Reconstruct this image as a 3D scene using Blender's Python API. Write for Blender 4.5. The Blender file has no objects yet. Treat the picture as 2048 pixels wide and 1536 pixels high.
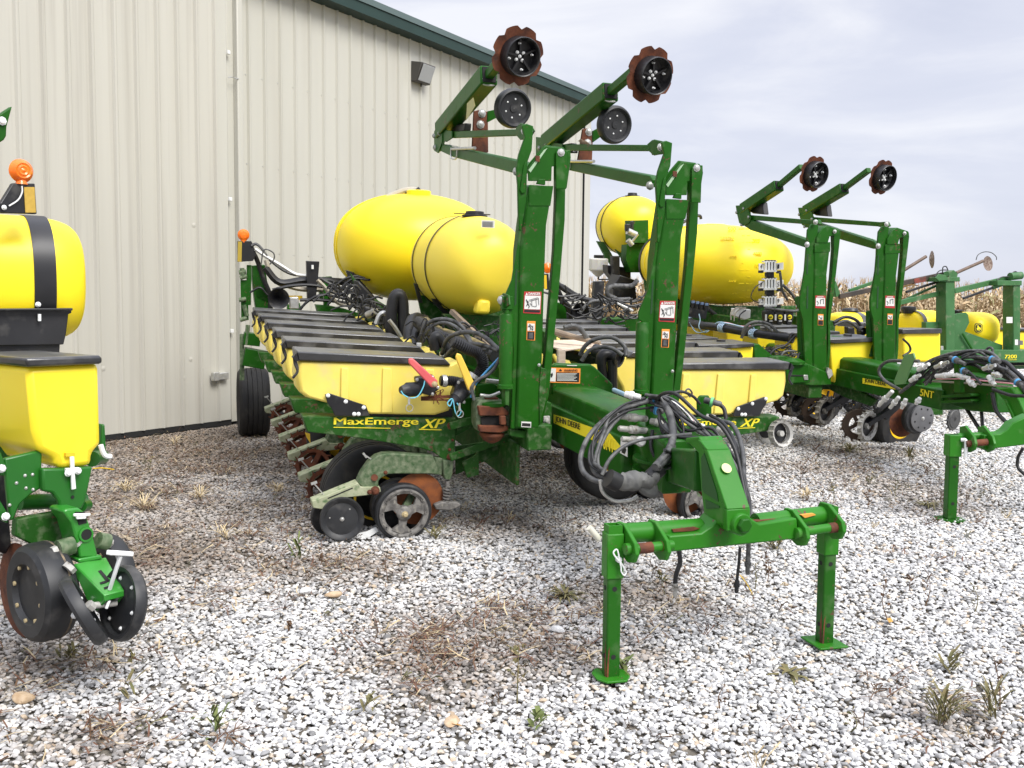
import bpy, math, random
import numpy as np
from mathutils import Vector
random.seed(7); rng = np.random.default_rng(11)
SC = bpy.context.scene; COL = SC.collection
V = lambda *a: np.array(a[0] if len(a) == 1 else a, float)

# ------------------------------------------------------------------ camera
FPX, CX, CY, CAMH = 1980., 1024., 768., 1.65
YAW, PITCH, ROLL = math.radians(30.81), math.atan(158/1980), math.radians(.55)
_F0 = V(-math.sin(YAW), math.cos(YAW), 0); _L = V(math.cos(YAW), math.sin(YAW), 0); _Z = V(0, 0, 1)
CF = math.cos(PITCH)*_F0 - math.sin(PITCH)*_Z; _U0 = math.sin(PITCH)*_F0 + math.cos(PITCH)*_Z
CR = math.cos(ROLL)*_L + math.sin(ROLL)*_U0; CU = -math.sin(ROLL)*_L + math.cos(ROLL)*_U0
EYE = V(0, 0, CAMH)
cam = bpy.data.cameras.new('camera'); camo = bpy.data.objects.new('camera', cam); COL.objects.link(camo)
from mathutils import Matrix
camo.matrix_world = Matrix(((CR[0], CU[0], -CF[0], 0), (CR[1], CU[1], -CF[1], 0), (CR[2], CU[2], -CF[2], CAMH), (0, 0, 0, 1)))
cam.sensor_width = 36; cam.lens = 36*FPX/2048; cam.clip_start = .1; cam.clip_end = 2000
SC.camera = camo

# ------------------------------------------------------------------ sky, sun, exposure
SC.view_settings.view_transform = 'Standard'; SC.view_settings.look = 'None'
SC.view_settings.gamma = 1; SC.view_settings.use_curve_mapping = False
SC.view_settings.exposure = 1.0
SUN_EL, SUN_AZ = math.radians(47), math.radians(109)      # azimuth clockwise from +Y
w = bpy.data.worlds.new('World'); SC.world = w; w.use_nodes = True
nt = w.node_tree; nt.nodes.clear()
N = lambda t, **k: (lambda n: ([setattr(n, a, b) for a, b in k.items()], n)[1])(nt.nodes.new(t))
out = N('ShaderNodeOutputWorld'); bg = N('ShaderNodeBackground'); bgc = N('ShaderNodeBackground'); mix = N('ShaderNodeMixShader')
sky = N('ShaderNodeTexSky', sky_type='NISHITA', sun_disc=False, sun_elevation=SUN_EL, sun_rotation=SUN_AZ)
nt.links.new(sky.outputs[0], bg.inputs[0]); bg.inputs[1].default_value = .1
tc = N('ShaderNodeTexCoord'); mp = N('ShaderNodeMapping'); mp.inputs['Scale'].default_value = (1, 1, 3.6)
nz = N('ShaderNodeTexNoise'); nz.inputs['Scale'].default_value = 2.6; nz.inputs['Detail'].default_value = 7; nz.inputs['Roughness'].default_value = .55; nz.inputs['Distortion'].default_value = .4
cr = N('ShaderNodeValToRGB')
cr.color_ramp.elements[0].position = .34; cr.color_ramp.elements[0].color = (.345, .36, .425, 1)
cr.color_ramp.elements[1].position = .64; cr.color_ramp.elements[1].color = (.475, .478, .505, 1)
e = cr.color_ramp.elements.new(.48); e.color = (.38, .392, .45, 1)
nt.links.new(tc.outputs['Generated'], mp.inputs[0]); nt.links.new(mp.outputs[0], nz.inputs[0]); nt.links.new(nz.outputs[0], cr.inputs[0])
sx = N('ShaderNodeSeparateXYZ'); mz = N('ShaderNodeMapRange'); mz.inputs['From Min'].default_value = .30; mz.inputs['From Max'].default_value = 1; mz.inputs['To Min'].default_value = 1.0; mz.inputs['To Max'].default_value = 2.5
nt.links.new(tc.outputs['Generated'], sx.inputs[0]); nt.links.new(sx.outputs[2], mz.inputs['Value']); nt.links.new(mz.outputs[0], bgc.inputs[1])   # an overcast sky is brighter overhead
nt.links.new(cr.outputs[0], bgc.inputs[0])
mix.inputs[0].default_value = .93
nt.links.new(bg.outputs[0], mix.inputs[1]); nt.links.new(bgc.outputs[0], mix.inputs[2]); nt.links.new(mix.outputs[0], out.inputs[0])
sl = bpy.data.lights.new('sun', 'SUN'); sl.energy = 1.9; sl.angle = math.radians(28); sl.color = (1, .97, .92)
so = bpy.data.objects.new('sun', sl); COL.objects.link(so)
sd = Vector((math.sin(SUN_AZ)*math.cos(SUN_EL), math.cos(SUN_AZ)*math.cos(SUN_EL), math.sin(SUN_EL)))
so.rotation_euler = sd.to_track_quat('Z', 'Y').to_euler(); so.location = (0, 0, 20)

# ------------------------------------------------------------------ materials
MATS = {}
def mat(name, c1, c2=None, rough=.5, metal=0, scale=6., dirt=None, dlo=.55, dhi=.7, dscale=5., bump=0, bscale=60., coat=0, spec=.5, stretch=None, sss=0, lo=.35, hi=.65, trans=0, chips=0):
    m = bpy.data.materials.new(name); m.use_nodes = True; t = m.node_tree; b = t.nodes['Principled BSDF']
    b.inputs['Roughness'].default_value = rough; b.inputs['Metallic'].default_value = metal
    b.inputs['Coat Weight'].default_value = coat; b.inputs['Specular IOR Level'].default_value = spec
    if sss: b.inputs['Subsurface Weight'].default_value = sss; b.inputs['Subsurface Radius'].default_value = (.08, .05, .01); b.inputs['Subsurface Scale'].default_value = .3
    if trans: b.inputs['Transmission Weight'].default_value = trans
    g = t.nodes.new('ShaderNodeNewGeometry'); src = g.outputs['Position']
    if stretch:
        mpn = t.nodes.new('ShaderNodeMapping'); mpn.inputs['Scale'].default_value = stretch; t.links.new(src, mpn.inputs[0]); src = mpn.outputs[0]
    def noise(sc, det=4):
        n = t.nodes.new('ShaderNodeTexNoise'); n.inputs['Scale'].default_value = sc; n.inputs['Detail'].default_value = det; t.links.new(src, n.inputs['Vector']); return n
    def mx(fac, a, bcol, lo, hi):
        r = t.nodes.new('ShaderNodeMapRange'); r.inputs['From Min'].default_value = lo; r.inputs['From Max'].default_value = hi; t.links.new(fac, r.inputs['Value'])
        x = t.nodes.new('ShaderNodeMix'); x.data_type = 'RGBA'; t.links.new(r.outputs[0], x.inputs[0])
        if hasattr(a, 'links'): t.links.new(a, x.inputs[6])
        else: x.inputs[6].default_value = (*a, 1)
        x.inputs[7].default_value = (*bcol, 1); return x.outputs[2], r.outputs[0]
    col = c1
    if c2: col, _ = mx(noise(scale).outputs[0], c1, c2, lo, hi)
    if dirt:
        col, fac = mx(noise(dscale, 8).outputs[0], col, dirt, dlo, dhi)
        rr = t.nodes.new('ShaderNodeMapRange'); rr.inputs['To Min'].default_value = rough; rr.inputs['To Max'].default_value = .85
        t.links.new(fac, rr.inputs['Value']); t.links.new(rr.outputs[0], b.inputs['Roughness'])
    if chips:     # knocked and rusted paint
        n1, n2 = noise(7, 3), noise(48, 6); mm = t.nodes.new('ShaderNodeMath'); mm.operation = 'MULTIPLY'; t.links.new(n1.outputs[0], mm.inputs[0]); t.links.new(n2.outputs[0], mm.inputs[1])
        col, _ = mx(mm.outputs[0], col, (.10, .06, .032), .385-chips*.02, .415-chips*.02)
    if hasattr(col, 'links'): t.links.new(col, b.inputs['Base Color'])
    else: b.inputs['Base Color'].default_value = (*col, 1)
    if bump:
        bn = t.nodes.new('ShaderNodeBump'); bn.inputs['Strength'].default_value = bump; bn.inputs['Distance'].default_value = .01
        t.links.new(noise(bscale, 6).outputs[0], bn.inputs['Height']); t.links.new(bn.outputs[0], b.inputs['Normal'])
    MATS[name] = m; return m
GR = mat('green_paint', (.010, .080, .004), (.014, .100, .006), .40, spec=.22, scale=3, dirt=(.10, .17, .07), dlo=.56, dhi=.92, dscale=9, bump=.06, bscale=25, chips=.4)
GRD = mat('green_paint_dusty', (.013, .072, .007), (.020, .095, .010), .5, spec=.25, scale=8, dirt=(.17, .21, .12), dlo=.50, dhi=.85, dscale=22, bump=.15, bscale=60, chips=1.3)
GRM = mat('green_paint_muddy', (.035, .085, .025), (.075, .12, .055), .7, scale=14, dirt=(.22, .25, .16), dlo=.36, dhi=.80, dscale=30, bump=.3, bscale=70)
GRL = mat('green_paint_lit', (.018, .150, .006), (.026, .180, .010), .42, spec=.28, scale=3, dirt=(.10, .20, .06), dlo=.58, dhi=.85, dscale=12, chips=.3)  # brighter copy of the green: light on the hitch put into the colour
GRO = mat('green_paint_faded', (.035, .13, .035), (.05, .16, .05), .5, scale=4, dirt=(.20, .22, .14), dlo=.58, dhi=.8, dscale=10)
YE = mat('yellow_tank', (.98, .74, .012), (.99, .77, .016), .40, scale=1.5, sss=.12)
YEP = mat('yellow_tank_faded', (.98, .75, .055), (.99, .78, .075), .42, scale=1.5, sss=.12)
YH = mat('yellow_hopper_dusty', (.84, .67, .12), (.88, .72, .16), .5, scale=4, dirt=(.62, .54, .28), dlo=.56, dhi=.8, dscale=5, sss=.1)
YB = mat('yellow_hopper', (.96, .74, .025), (.97, .77, .035), .4, scale=3, sss=.15)
YP = mat('yellow_paint', (.78, .50, .02), None, .4)
YD = mat('yellow_decal', (.92, .76, .03), None, .45)
BK = mat('black_plastic', (.009, .009, .011), (.016, .016, .018), .42, scale=5, dirt=(.10, .095, .085), dlo=.58, dhi=.85, dscale=8)
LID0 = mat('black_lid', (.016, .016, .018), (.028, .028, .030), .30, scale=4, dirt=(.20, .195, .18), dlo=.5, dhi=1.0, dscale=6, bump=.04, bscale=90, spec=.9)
# lids: grey sky sheen put into the colour of faces that look up
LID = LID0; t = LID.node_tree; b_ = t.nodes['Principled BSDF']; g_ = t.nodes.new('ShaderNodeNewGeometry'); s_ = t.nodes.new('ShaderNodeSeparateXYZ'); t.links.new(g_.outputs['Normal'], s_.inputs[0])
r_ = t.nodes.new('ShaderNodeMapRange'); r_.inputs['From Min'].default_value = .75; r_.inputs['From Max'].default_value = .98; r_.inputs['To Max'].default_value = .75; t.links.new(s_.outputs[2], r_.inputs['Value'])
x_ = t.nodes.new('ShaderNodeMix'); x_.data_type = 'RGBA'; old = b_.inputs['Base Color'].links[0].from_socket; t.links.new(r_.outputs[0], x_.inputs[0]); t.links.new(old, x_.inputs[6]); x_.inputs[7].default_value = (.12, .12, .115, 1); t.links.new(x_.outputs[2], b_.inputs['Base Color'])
HB = mat('black_hose', (.010, .010, .011), (.018, .018, .019), .5, scale=10)
HG = mat('dusty_grey_hose', (.055, .056, .058), (.12, .12, .115), .5, scale=18, dirt=(.022, .022, .022), dlo=.5, dhi=.7, dscale=20)
HT = mat('tan_hose', (.34, .30, .23), (.42, .39, .32), .6, scale=10)
RB = mat('tyre_rubber', (.010, .010, .011), (.020, .019, .018), .7, scale=9, dirt=(.055, .05, .042), dlo=.55, dhi=.85, dscale=7, bump=.15, bscale=80)
RBC = mat('wheel_rubber', (.014, .015, .017), (.024, .025, .027), .5, scale=9, dirt=(.11, .105, .10), dlo=.55, dhi=.9, dscale=10)
RU = mat('rust', (.10, .028, .012), (.17, .05, .018), .8, scale=14, dirt=(.035, .014, .010), dlo=.5, dhi=.75, dscale=11, bump=.25, bscale=90)
RUO = mat('orange_rust', (.26, .075, .015), (.15, .045, .014), .75, scale=12, bump=.2, bscale=90)
ST = mat('zinc_steel', (.62, .62, .60), (.50, .50, .47), .35, metal=.7, scale=20)
GRIM = mat('grimy_rim', (.085, .08, .075), (.20, .19, .175), .6, scale=26, dirt=(.30, .28, .24), dlo=.56, dhi=.75, dscale=34, bump=.2)
AL = mat('cast_aluminium', (.40, .39, .36), (.52, .51, .48), .6, metal=.2, scale=30, dirt=(.16, .14, .11), dlo=.5, dhi=.7, dscale=30, bump=.2)
WH = mat('white_plastic', (.72, .72, .70), (.66, .66, .63), .45, scale=6)
WHM = mat('white_metal', (.80, .81, .80), None, .4)
ORG = mat('amber_lens', (.95, .22, .02), (.85, .16, .01), .22, scale=20, sss=.2)
ORD = mat('orange_decal', (.90, .30, .05), None, .5)
RDD = mat('red_decal', (.45, .03, .03), None, .5)
REDH = mat('red_handle', (.62, .09, .10), (.70, .13, .13), .5, scale=8)
YEH = mat('yellow_handle', (.86, .58, .08), (.80, .50, .06), .5, scale=8)
WD = mat('white_decal', (.72, .71, .68), None, .5)
BD = mat('black_decal', (.012, .012, .012), None, .5)
BLU = mat('blue_plastic', (.06, .28, .55), None, .45)
TW = mat('blue_twine', (.16, .55, .70), None, .8)
WOOD = mat('plywood', (.62, .48, .36), (.72, .60, .48), .8, scale=7, stretch=(1, 1, 6))
LOG = mat('weathered_wood', (.36, .28, .20), (.26, .20, .15), .85, scale=12, bump=.3)
PINK = mat('wire_pink', (.75, .35, .38), None, .5)
GREY = mat('grey_cloth', (.10, .10, .10), (.15, .15, .14), .85, scale=14, bump=.5, bscale=30)
WALL = mat('cream_steel_siding', (.485, .475, .415), (.51, .50, .44), .50, scale=1.2, dirt=(.43, .415, .36), dlo=.5, dhi=.9, dscale=1.6, stretch=(1, 1, .12))
WALLD = mat('cream_steel_weathered', (.485, .47, .41), (.51, .495, .435), .5, scale=2, dirt=(.38, .36, .31), dlo=.5, dhi=.85, dscale=3, stretch=(3, 3, .08))
TRIM = mat('dark_green_trim', (.007, .028, .022), (.009, .034, .027), .6, scale=2)
TRIMT = mat('sky_lit_trim', (.035, .062, .052), None, .5)  # lighter copy of the trim green: sky light put into the colour
DARK = mat('dark_gap', (.012, .012, .012), None, .9)
GLS = mat('lamp_glass', (.36, .37, .37), None, .15)
CORN = mat('dry_corn', (.50, .38, .22), (.70, .57, .37), .8, scale=3, dirt=(.26, .19, .10), dlo=.52, dhi=.62, dscale=5)
CORNG = mat('dry_corn_green', (.22, .22, .09), (.40, .34, .17), .8, scale=3)
CORND = mat('dry_corn_dark', (.34, .24, .13), (.48, .35, .20), .85, scale=3)
WDB = mat('weed_brown', (.10, .055, .03), (.17, .10, .055), .9, scale=30)
WDG = mat('weed_green', (.09, .13, .03), (.15, .17, .05), .8, scale=30)
STRW = mat('straw', (.46, .36, .20), (.58, .47, .29), .85, scale=30)
BIRD = mat('sparrow_feather', (.16, .105, .065), (.28, .21, .14), .9, scale=90)
COB = mat('tan_cobble', (.42, .29, .17), (.52, .40, .27), .85, scale=30, bump=.3)

# ------------------------------------------------------------------ frames (a frame has a place and a heading of its own)
class Frame:
    def __init__(s, O, az, pit=0):
        a, p = math.radians(az), math.radians(pit); b = V(-math.sin(a), math.cos(a), 0)
        s.x = V(math.cos(a), math.sin(a), 0); s.y = b*math.cos(p)+V(0, 0, math.sin(p)); s.z = -b*math.sin(p)+V(0, 0, math.cos(p)); s.O = V(O)
        s.ax = (s.x, s.y, s.z)
    def p(s, x, y, z): return s.O + x*s.x + y*s.y + z*s.z
    def on(s, u, v, ax, val):                 # point of the real plane (axis = val) seen at photo pixel u, v
        r = CF + (u-CX)/FPX*CR + (CY-v)/FPX*CU; A = s.ax[ax]
        return EYE + r*((val-(EYE-s.O)@A)/(r@A))
    def loc(s, w): d = V(w)-s.O; return V(d@s.x, d@s.y, d@s.z)
F1 = Frame((-4.648, 5.101, .268), 49.5, 3.8)

# ------------------------------------------------------------------ mesh building
ORI = {}
SPLIT = set('pivot_bolt rivet moulded_rib arm_bolt lever wheel_bolt disc_bolt wheel_rivet wheel_stud dent door_guide door_latch metal_pipe parallel_link toolbar pin link_pin link_strap head_plate side_plate upper_link elbow_plate clevis hinge_jaw bracket_bolt pivot_plate worn_pin hitch_tube rust_patch pin_hole rust_streak pin_head gusset tank_leg tank_saddle rear_mast rear_linkage rear_bracket gearbox pump_body pump_fitting valve_bolt hose_fitting valve_rail wing_bracket hose_clamp tape_wrap vacuum_elbow plate_post vent_hole meter_tube number_plate meter_cap meter_block small_valves valve_cap cleaner_arm crossbar centre_frame link_plate mast_base slot lift_link pivot_tube pivot_nut cross_tube arm_cheek closing_frame cradle_rail gallon_mark retaining_hook brace_rod lid_latch latch_bar lower_brace warning_triangle decal hose recess underline shank mast_clip name_plate tube_rim hub_bolt axle adjusting_handle setting_lever hopper_latch'.split())
class MB:
    def __init__(s): s.v = []; s.f = []; s.m = []; s.c = []
    def add(s, v, f, m=0):
        n = len(s.v); s.c.append((n, len(s.f))); s.v += [tuple(q) for q in v]; s.f += [tuple(i+n for i in q) for q in f]; s.m += [m]*len(f); return s
    def prism(s, pts, off, m=0):
        pts = [V(q) for q in pts]; off = V(off); n = len(pts)
        nrm = sum((np.cross(pts[i]-pts[0], pts[(i+1) % n]-pts[0]) for i in range(n)), V(0, 0, 0))
        if nrm@off > 0: pts = pts[::-1]
        v = pts+[q+off for q in pts]
        return s.add(v, [tuple(range(n)), tuple(range(2*n-1, n-1, -1))]+[(i, i+n, (i+1) % n+n, (i+1) % n) for i in range(n)], m)
    def slab(s, fr, px, ax, val, th, m=0):    # px outline standing on the plane axis=val, th deep
        return s.prism([fr.on(u, v, ax, val) for u, v in px], fr.ax[ax]*th, m)
    def beam(s, a, b, w, h, up=(0, 0, 1), m=0):
        a, b, up = V(a), V(b), V(up); d = b-a; d /= np.linalg.norm(d); r = np.cross(d, up); r /= np.linalg.norm(r); u = np.cross(r, d)
        c = [-r*w/2-u*h/2, r*w/2-u*h/2, r*w/2+u*h/2, -r*w/2+u*h/2]
        return s.add([a+q for q in c]+[b+q for q in c], [(3, 2, 1, 0), (4, 5, 6, 7)]+[(i, (i+1) % 4, (i+1) % 4+4, i+4) for i in range(4)], m)
    def box(s, fr, c, d, m=0):
        c = V(c); v = []
        for z in (-1, 1):
            for x, y in ((-1, -1), (1, -1), (1, 1), (-1, 1)): v.append(fr.p(c[0]+x*d[0]/2, c[1]+y*d[1]/2, c[2]+z*d[2]/2))
        return s.add(v, [(3, 2, 1, 0), (4, 5, 6, 7)]+[(i, (i+1) % 4, (i+1) % 4+4, i+4) for i in range(4)], m)
    def rings(s, R, m=0, cap=True, close=False):
        k = len(R[0]); v = [q for r in R for q in r]; f = []
        n = len(R)
        for i in range(n-1 if not close else n):
            for j in range(k): f.append((i*k+j, i*k+(j+1) % k, (i+1) % n*k+(j+1) % k, (i+1) % n*k+j))
        if cap and not close: f += [tuple(range(k-1, -1, -1)), tuple((n-1)*k+j for j in range(k))]
        return s.add(v, f, m)
    def lathe(s, c, axis, prof, seg=32, m=0, cap=True, close=False):   # prof: (radius, height along axis)
        c, a = V(c), V(axis); a = a/np.linalg.norm(a); t = V(0, 0, 1) if abs(a[2]) < .9 else V(1, 0, 0)
        u = np.cross(t, a); u /= np.linalg.norm(u); w_ = np.cross(a, u)
        return s.rings([[c+a*h+(u*math.cos(q)+w_*math.sin(q))*r for q in np.arange(seg)*2*math.pi/seg] for r, h in prof], m, cap, close)
    def cyl(s, a, b, r, r2=None, seg=16, m=0):
        a, b = V(a), V(b); return s.lathe(a, b-a, [(r, 0), (r if r2 is None else r2, np.linalg.norm(b-a))], seg, m)
    def bolt(s, c, axis, r=.012, h=.01, m=0): return s.lathe(c, axis, [(r*1.5, 0), (r*1.5, h*.25), (r, h*.3), (r, h), (r*.7, h*1.2)], 8, m)
    def tube(s, P, r, seg=8, m=0, sub=6, rf=None):
        P = [V(q) for q in P]; Q = []
        if len(P) > 2:
            E_ = [2*P[0]-P[1]]+P+[2*P[-1]-P[-2]]
            for i in range(1, len(E_)-2):
                for t in np.arange(sub)/sub:
                    a, b, c, d = E_[i-1:i+3]; Q.append(.5*(2*b+(c-a)*t+(2*a-5*b+4*c-d)*t*t+(3*b-a-3*c+d)*t**3))
            Q.append(P[-1])
        else: Q = P
        T = [Q[min(i+1, len(Q)-1)]-Q[max(i-1, 0)] for i in range(len(Q))]; T = [t/(np.linalg.norm(t)+1e-9) for t in T]
        n = np.cross(T[0], V(.3, .2, .9)); n /= np.linalg.norm(n); R = []
        for i, (q, t) in enumerate(zip(Q, T)):
            n = n-t*(n@t); n /= np.linalg.norm(n); b = np.cross(t, n); rr = rf(i) if rf else r
            R.append([q+(n*math.cos(k)+b*math.sin(k))*rr for k in np.arange(seg)*2*math.pi/seg])
        return s.rings(R, m)
    def build(s, name, mats, parent=None, bevel=0, smooth=35, **tags):
        if name in SPLIT and len(s.c) > 1:      # pieces that can be picked apart become parts of their own
            first = None; C_ = s.c+[(len(s.v), len(s.f))]
            for (v0, f0), (v1, f1) in zip(C_, C_[1:]):
                q = MB(); q.v = s.v[v0:v1]; q.f = [tuple(i-v0 for i in g) for g in s.f[f0:f1]]; q.m = s.m[f0:f1]; q.c = [(0, 0)]
                o = q.build(name, mats, parent, bevel, smooth, **tags); first = first or o
            return first
        mats = mats if isinstance(mats, (list, tuple)) else [mats]
        a = np.array(s.v); c = (a.min(0)+a.max(0))/2; a = a-c
        me = bpy.data.meshes.new(name); me.from_pydata(a.tolist(), [], s.f); me.update()
        for q in mats: me.materials.append(q)
        if len(mats) > 1: me.polygons.foreach_set('material_index', s.m)
        me.shade_smooth(); me.set_sharp_from_angle(angle=math.radians(smooth))
        o = bpy.data.objects.new(name, me); COL.objects.link(o); ORI[o.name] = c
        o.location = c-(ORI[parent.name] if parent else 0)
        if parent: o.parent = parent
        if bevel:
            b = o.modifiers.new('bevel', 'BEVEL'); b.width = bevel; b.segments = 2; b.limit_method = 'ANGLE'; b.angle_limit = math.radians(40); b.use_clamp_overlap = True
        for k, q in tags.items(): o[k] = q
        return o
def root(name, loc, label, cat, group=None):
    o = bpy.data.objects.new(name, None); COL.objects.link(o); o.location = loc; ORI[o.name] = V(loc); o.empty_display_size = .3
    o['label'] = label; o['category'] = cat
    if group: o['group'] = group
    return o
def dup(o, off, parent=None):                 # a part with its sub-parts, moved by off
    c = o.copy(); COL.objects.link(c); ORI[c.name] = ORI[o.name]+V(off)
    c.parent = parent if parent is not None else o.parent
    if c.parent: c.location = ORI[c.name]-ORI[c.parent.name]
    for ch in [q for q in bpy.data.objects if q.parent == o]: 
        d = ch.copy(); COL.objects.link(d); d.parent = c; ORI[d.name] = ORI[ch.name]+V(off)
    return c
def text(body, p, ux, uy, wd, ht, m, name, parent, bold=0, shear=0, th=.002, **tags):
    cu = bpy.data.curves.new('t', 'FONT'); cu.body = body; cu.size = 1; cu.shear = shear; cu.resolution_u = 4; cu.extrude = .01
    o = bpy.data.objects.new('t', cu); COL.objects.link(o); dg = bpy.context.evaluated_depsgraph_get()
    me = bpy.data.meshes.new_from_object(o.evaluated_get(dg)); bpy.data.objects.remove(o); bpy.data.curves.remove(cu)
    a = np.array([v.co[:] for v in me.vertices]); F_ = [tuple(q.vertices) for q in me.polygons]
    lo, hi = a.min(0), a.max(0); a = (a-lo)/(hi-lo+1e-9)
    ux, uy = V(ux), V(uy); ux = ux/np.linalg.norm(ux); n = np.cross(ux, uy); n /= np.linalg.norm(n); uy = np.cross(n, ux)
    wv = V(p)+a[:, :1]*ux*wd+a[:, 1:2]*uy*ht+a[:, 2:3]*n*th
    b = MB(); b.add(wv, F_); bpy.data.meshes.remove(me)
    for k in range(1, 4 if bold else 0): b.add(wv+ux*ht*bold*k*1.6+n*.0002*k, F_)      # heavier strokes
    return b.build(name, m, parent, smooth=20, **tags)
def P2(fr, ax, val, *px): return [fr.on(u, v, ax, val) for u, v in px]

# ================================================================== THE SETTING
W0 = Frame((0, 0, 0), 0)
def gmat():
    m = bpy.data.materials.new('gravel_ground'); m.use_nodes = True; t = m.node_tree; b = t.nodes['Principled BSDF']; b.inputs['Roughness'].default_value = .9
    g = t.nodes.new('ShaderNodeNewGeometry'); vo = t.nodes.new('ShaderNodeTexVoronoi'); vo.inputs['Scale'].default_value = 24
    t.links.new(g.outputs['Position'], vo.inputs['Vector'])
    r = t.nodes.new('ShaderNodeValToRGB'); r.color_ramp.elements[0].color = (.62, .61, .58, 1); r.color_ramp.elements[1].color = (.12, .11, .09, 1); r.color_ramp.elements[0].position = .25; r.color_ramp.elements[1].position = .75
    t.links.new(vo.outputs['Distance'], r.inputs[0])
    n = t.nodes.new('ShaderNodeTexNoise'); n.inputs['Scale'].default_value = .5; n.inputs['Detail'].default_value = 6; t.links.new(g.outputs['Position'], n.inputs['Vector'])
    mr = t.nodes.new('ShaderNodeMapRange'); mr.inputs['From Min'].default_value = .5; mr.inputs['From Max'].default_value = .7; t.links.new(n.outputs[0], mr.inputs['Value'])
    x = t.nodes.new('ShaderNodeMix'); x.data_type = 'RGBA'; t.links.new(mr.outputs[0], x.inputs[0]); t.links.new(r.outputs[0], x.inputs[6]); x.inputs[7].default_value = (.16, .12, .085, 1)
    ln = t.nodes.new('ShaderNodeVectorMath'); ln.operation = 'LENGTH'; t.links.new(g.outputs['Position'], ln.inputs[0])
    m4 = t.nodes.new('ShaderNodeMapRange'); m4.inputs['From Min'].default_value = 14; m4.inputs['From Max'].default_value = 30; t.links.new(ln.outputs['Value'], m4.inputs['Value'])
    y = t.nodes.new('ShaderNodeMix'); y.data_type = 'RGBA'; t.links.new(m4.outputs[0], y.inputs[0]); t.links.new(x.outputs[2], y.inputs[7]); y.inputs[6].default_value = (.17, .15, .12, 1)   # bare soil under the stones of the yard
    t.links.new(y.outputs[2], b.inputs['Base Color'])
    bn = t.nodes.new('ShaderNodeBump'); bn.inputs['Distance'].default_value = .02; bn.invert = True; t.links.new(vo.outputs['Distance'], bn.inputs['Height']); t.links.new(bn.outputs[0], b.inputs['Normal'])
    return m
b = MB(); b.add([(-400, -200, -.012), (400, -200, -.012), (400, 800, -.012), (-400, 800, -.012)], [(0, 1, 2, 3)]); b.build('ground', gmat(), kind='structure')
# the crop field's soil beyond the yard
fc = EYE+32*(CF+(1500-CX)/FPX*CR); 
b = MB(); FD = V(CF[0], CF[1], 0); FD /= np.linalg.norm(FD); FR_ = V(FD[1], -FD[0], 0); o_ = FD*33
b.add([o_-FR_*60, o_+FR_*80, o_+FR_*80+FD*300, o_-FR_*60+FD*300], [(0, 1, 2, 3)]); b.build('field_soil', mat('field_soil', (.16, .11, .07), (.24, .18, .10), .95, scale=2), kind='structure')

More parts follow.
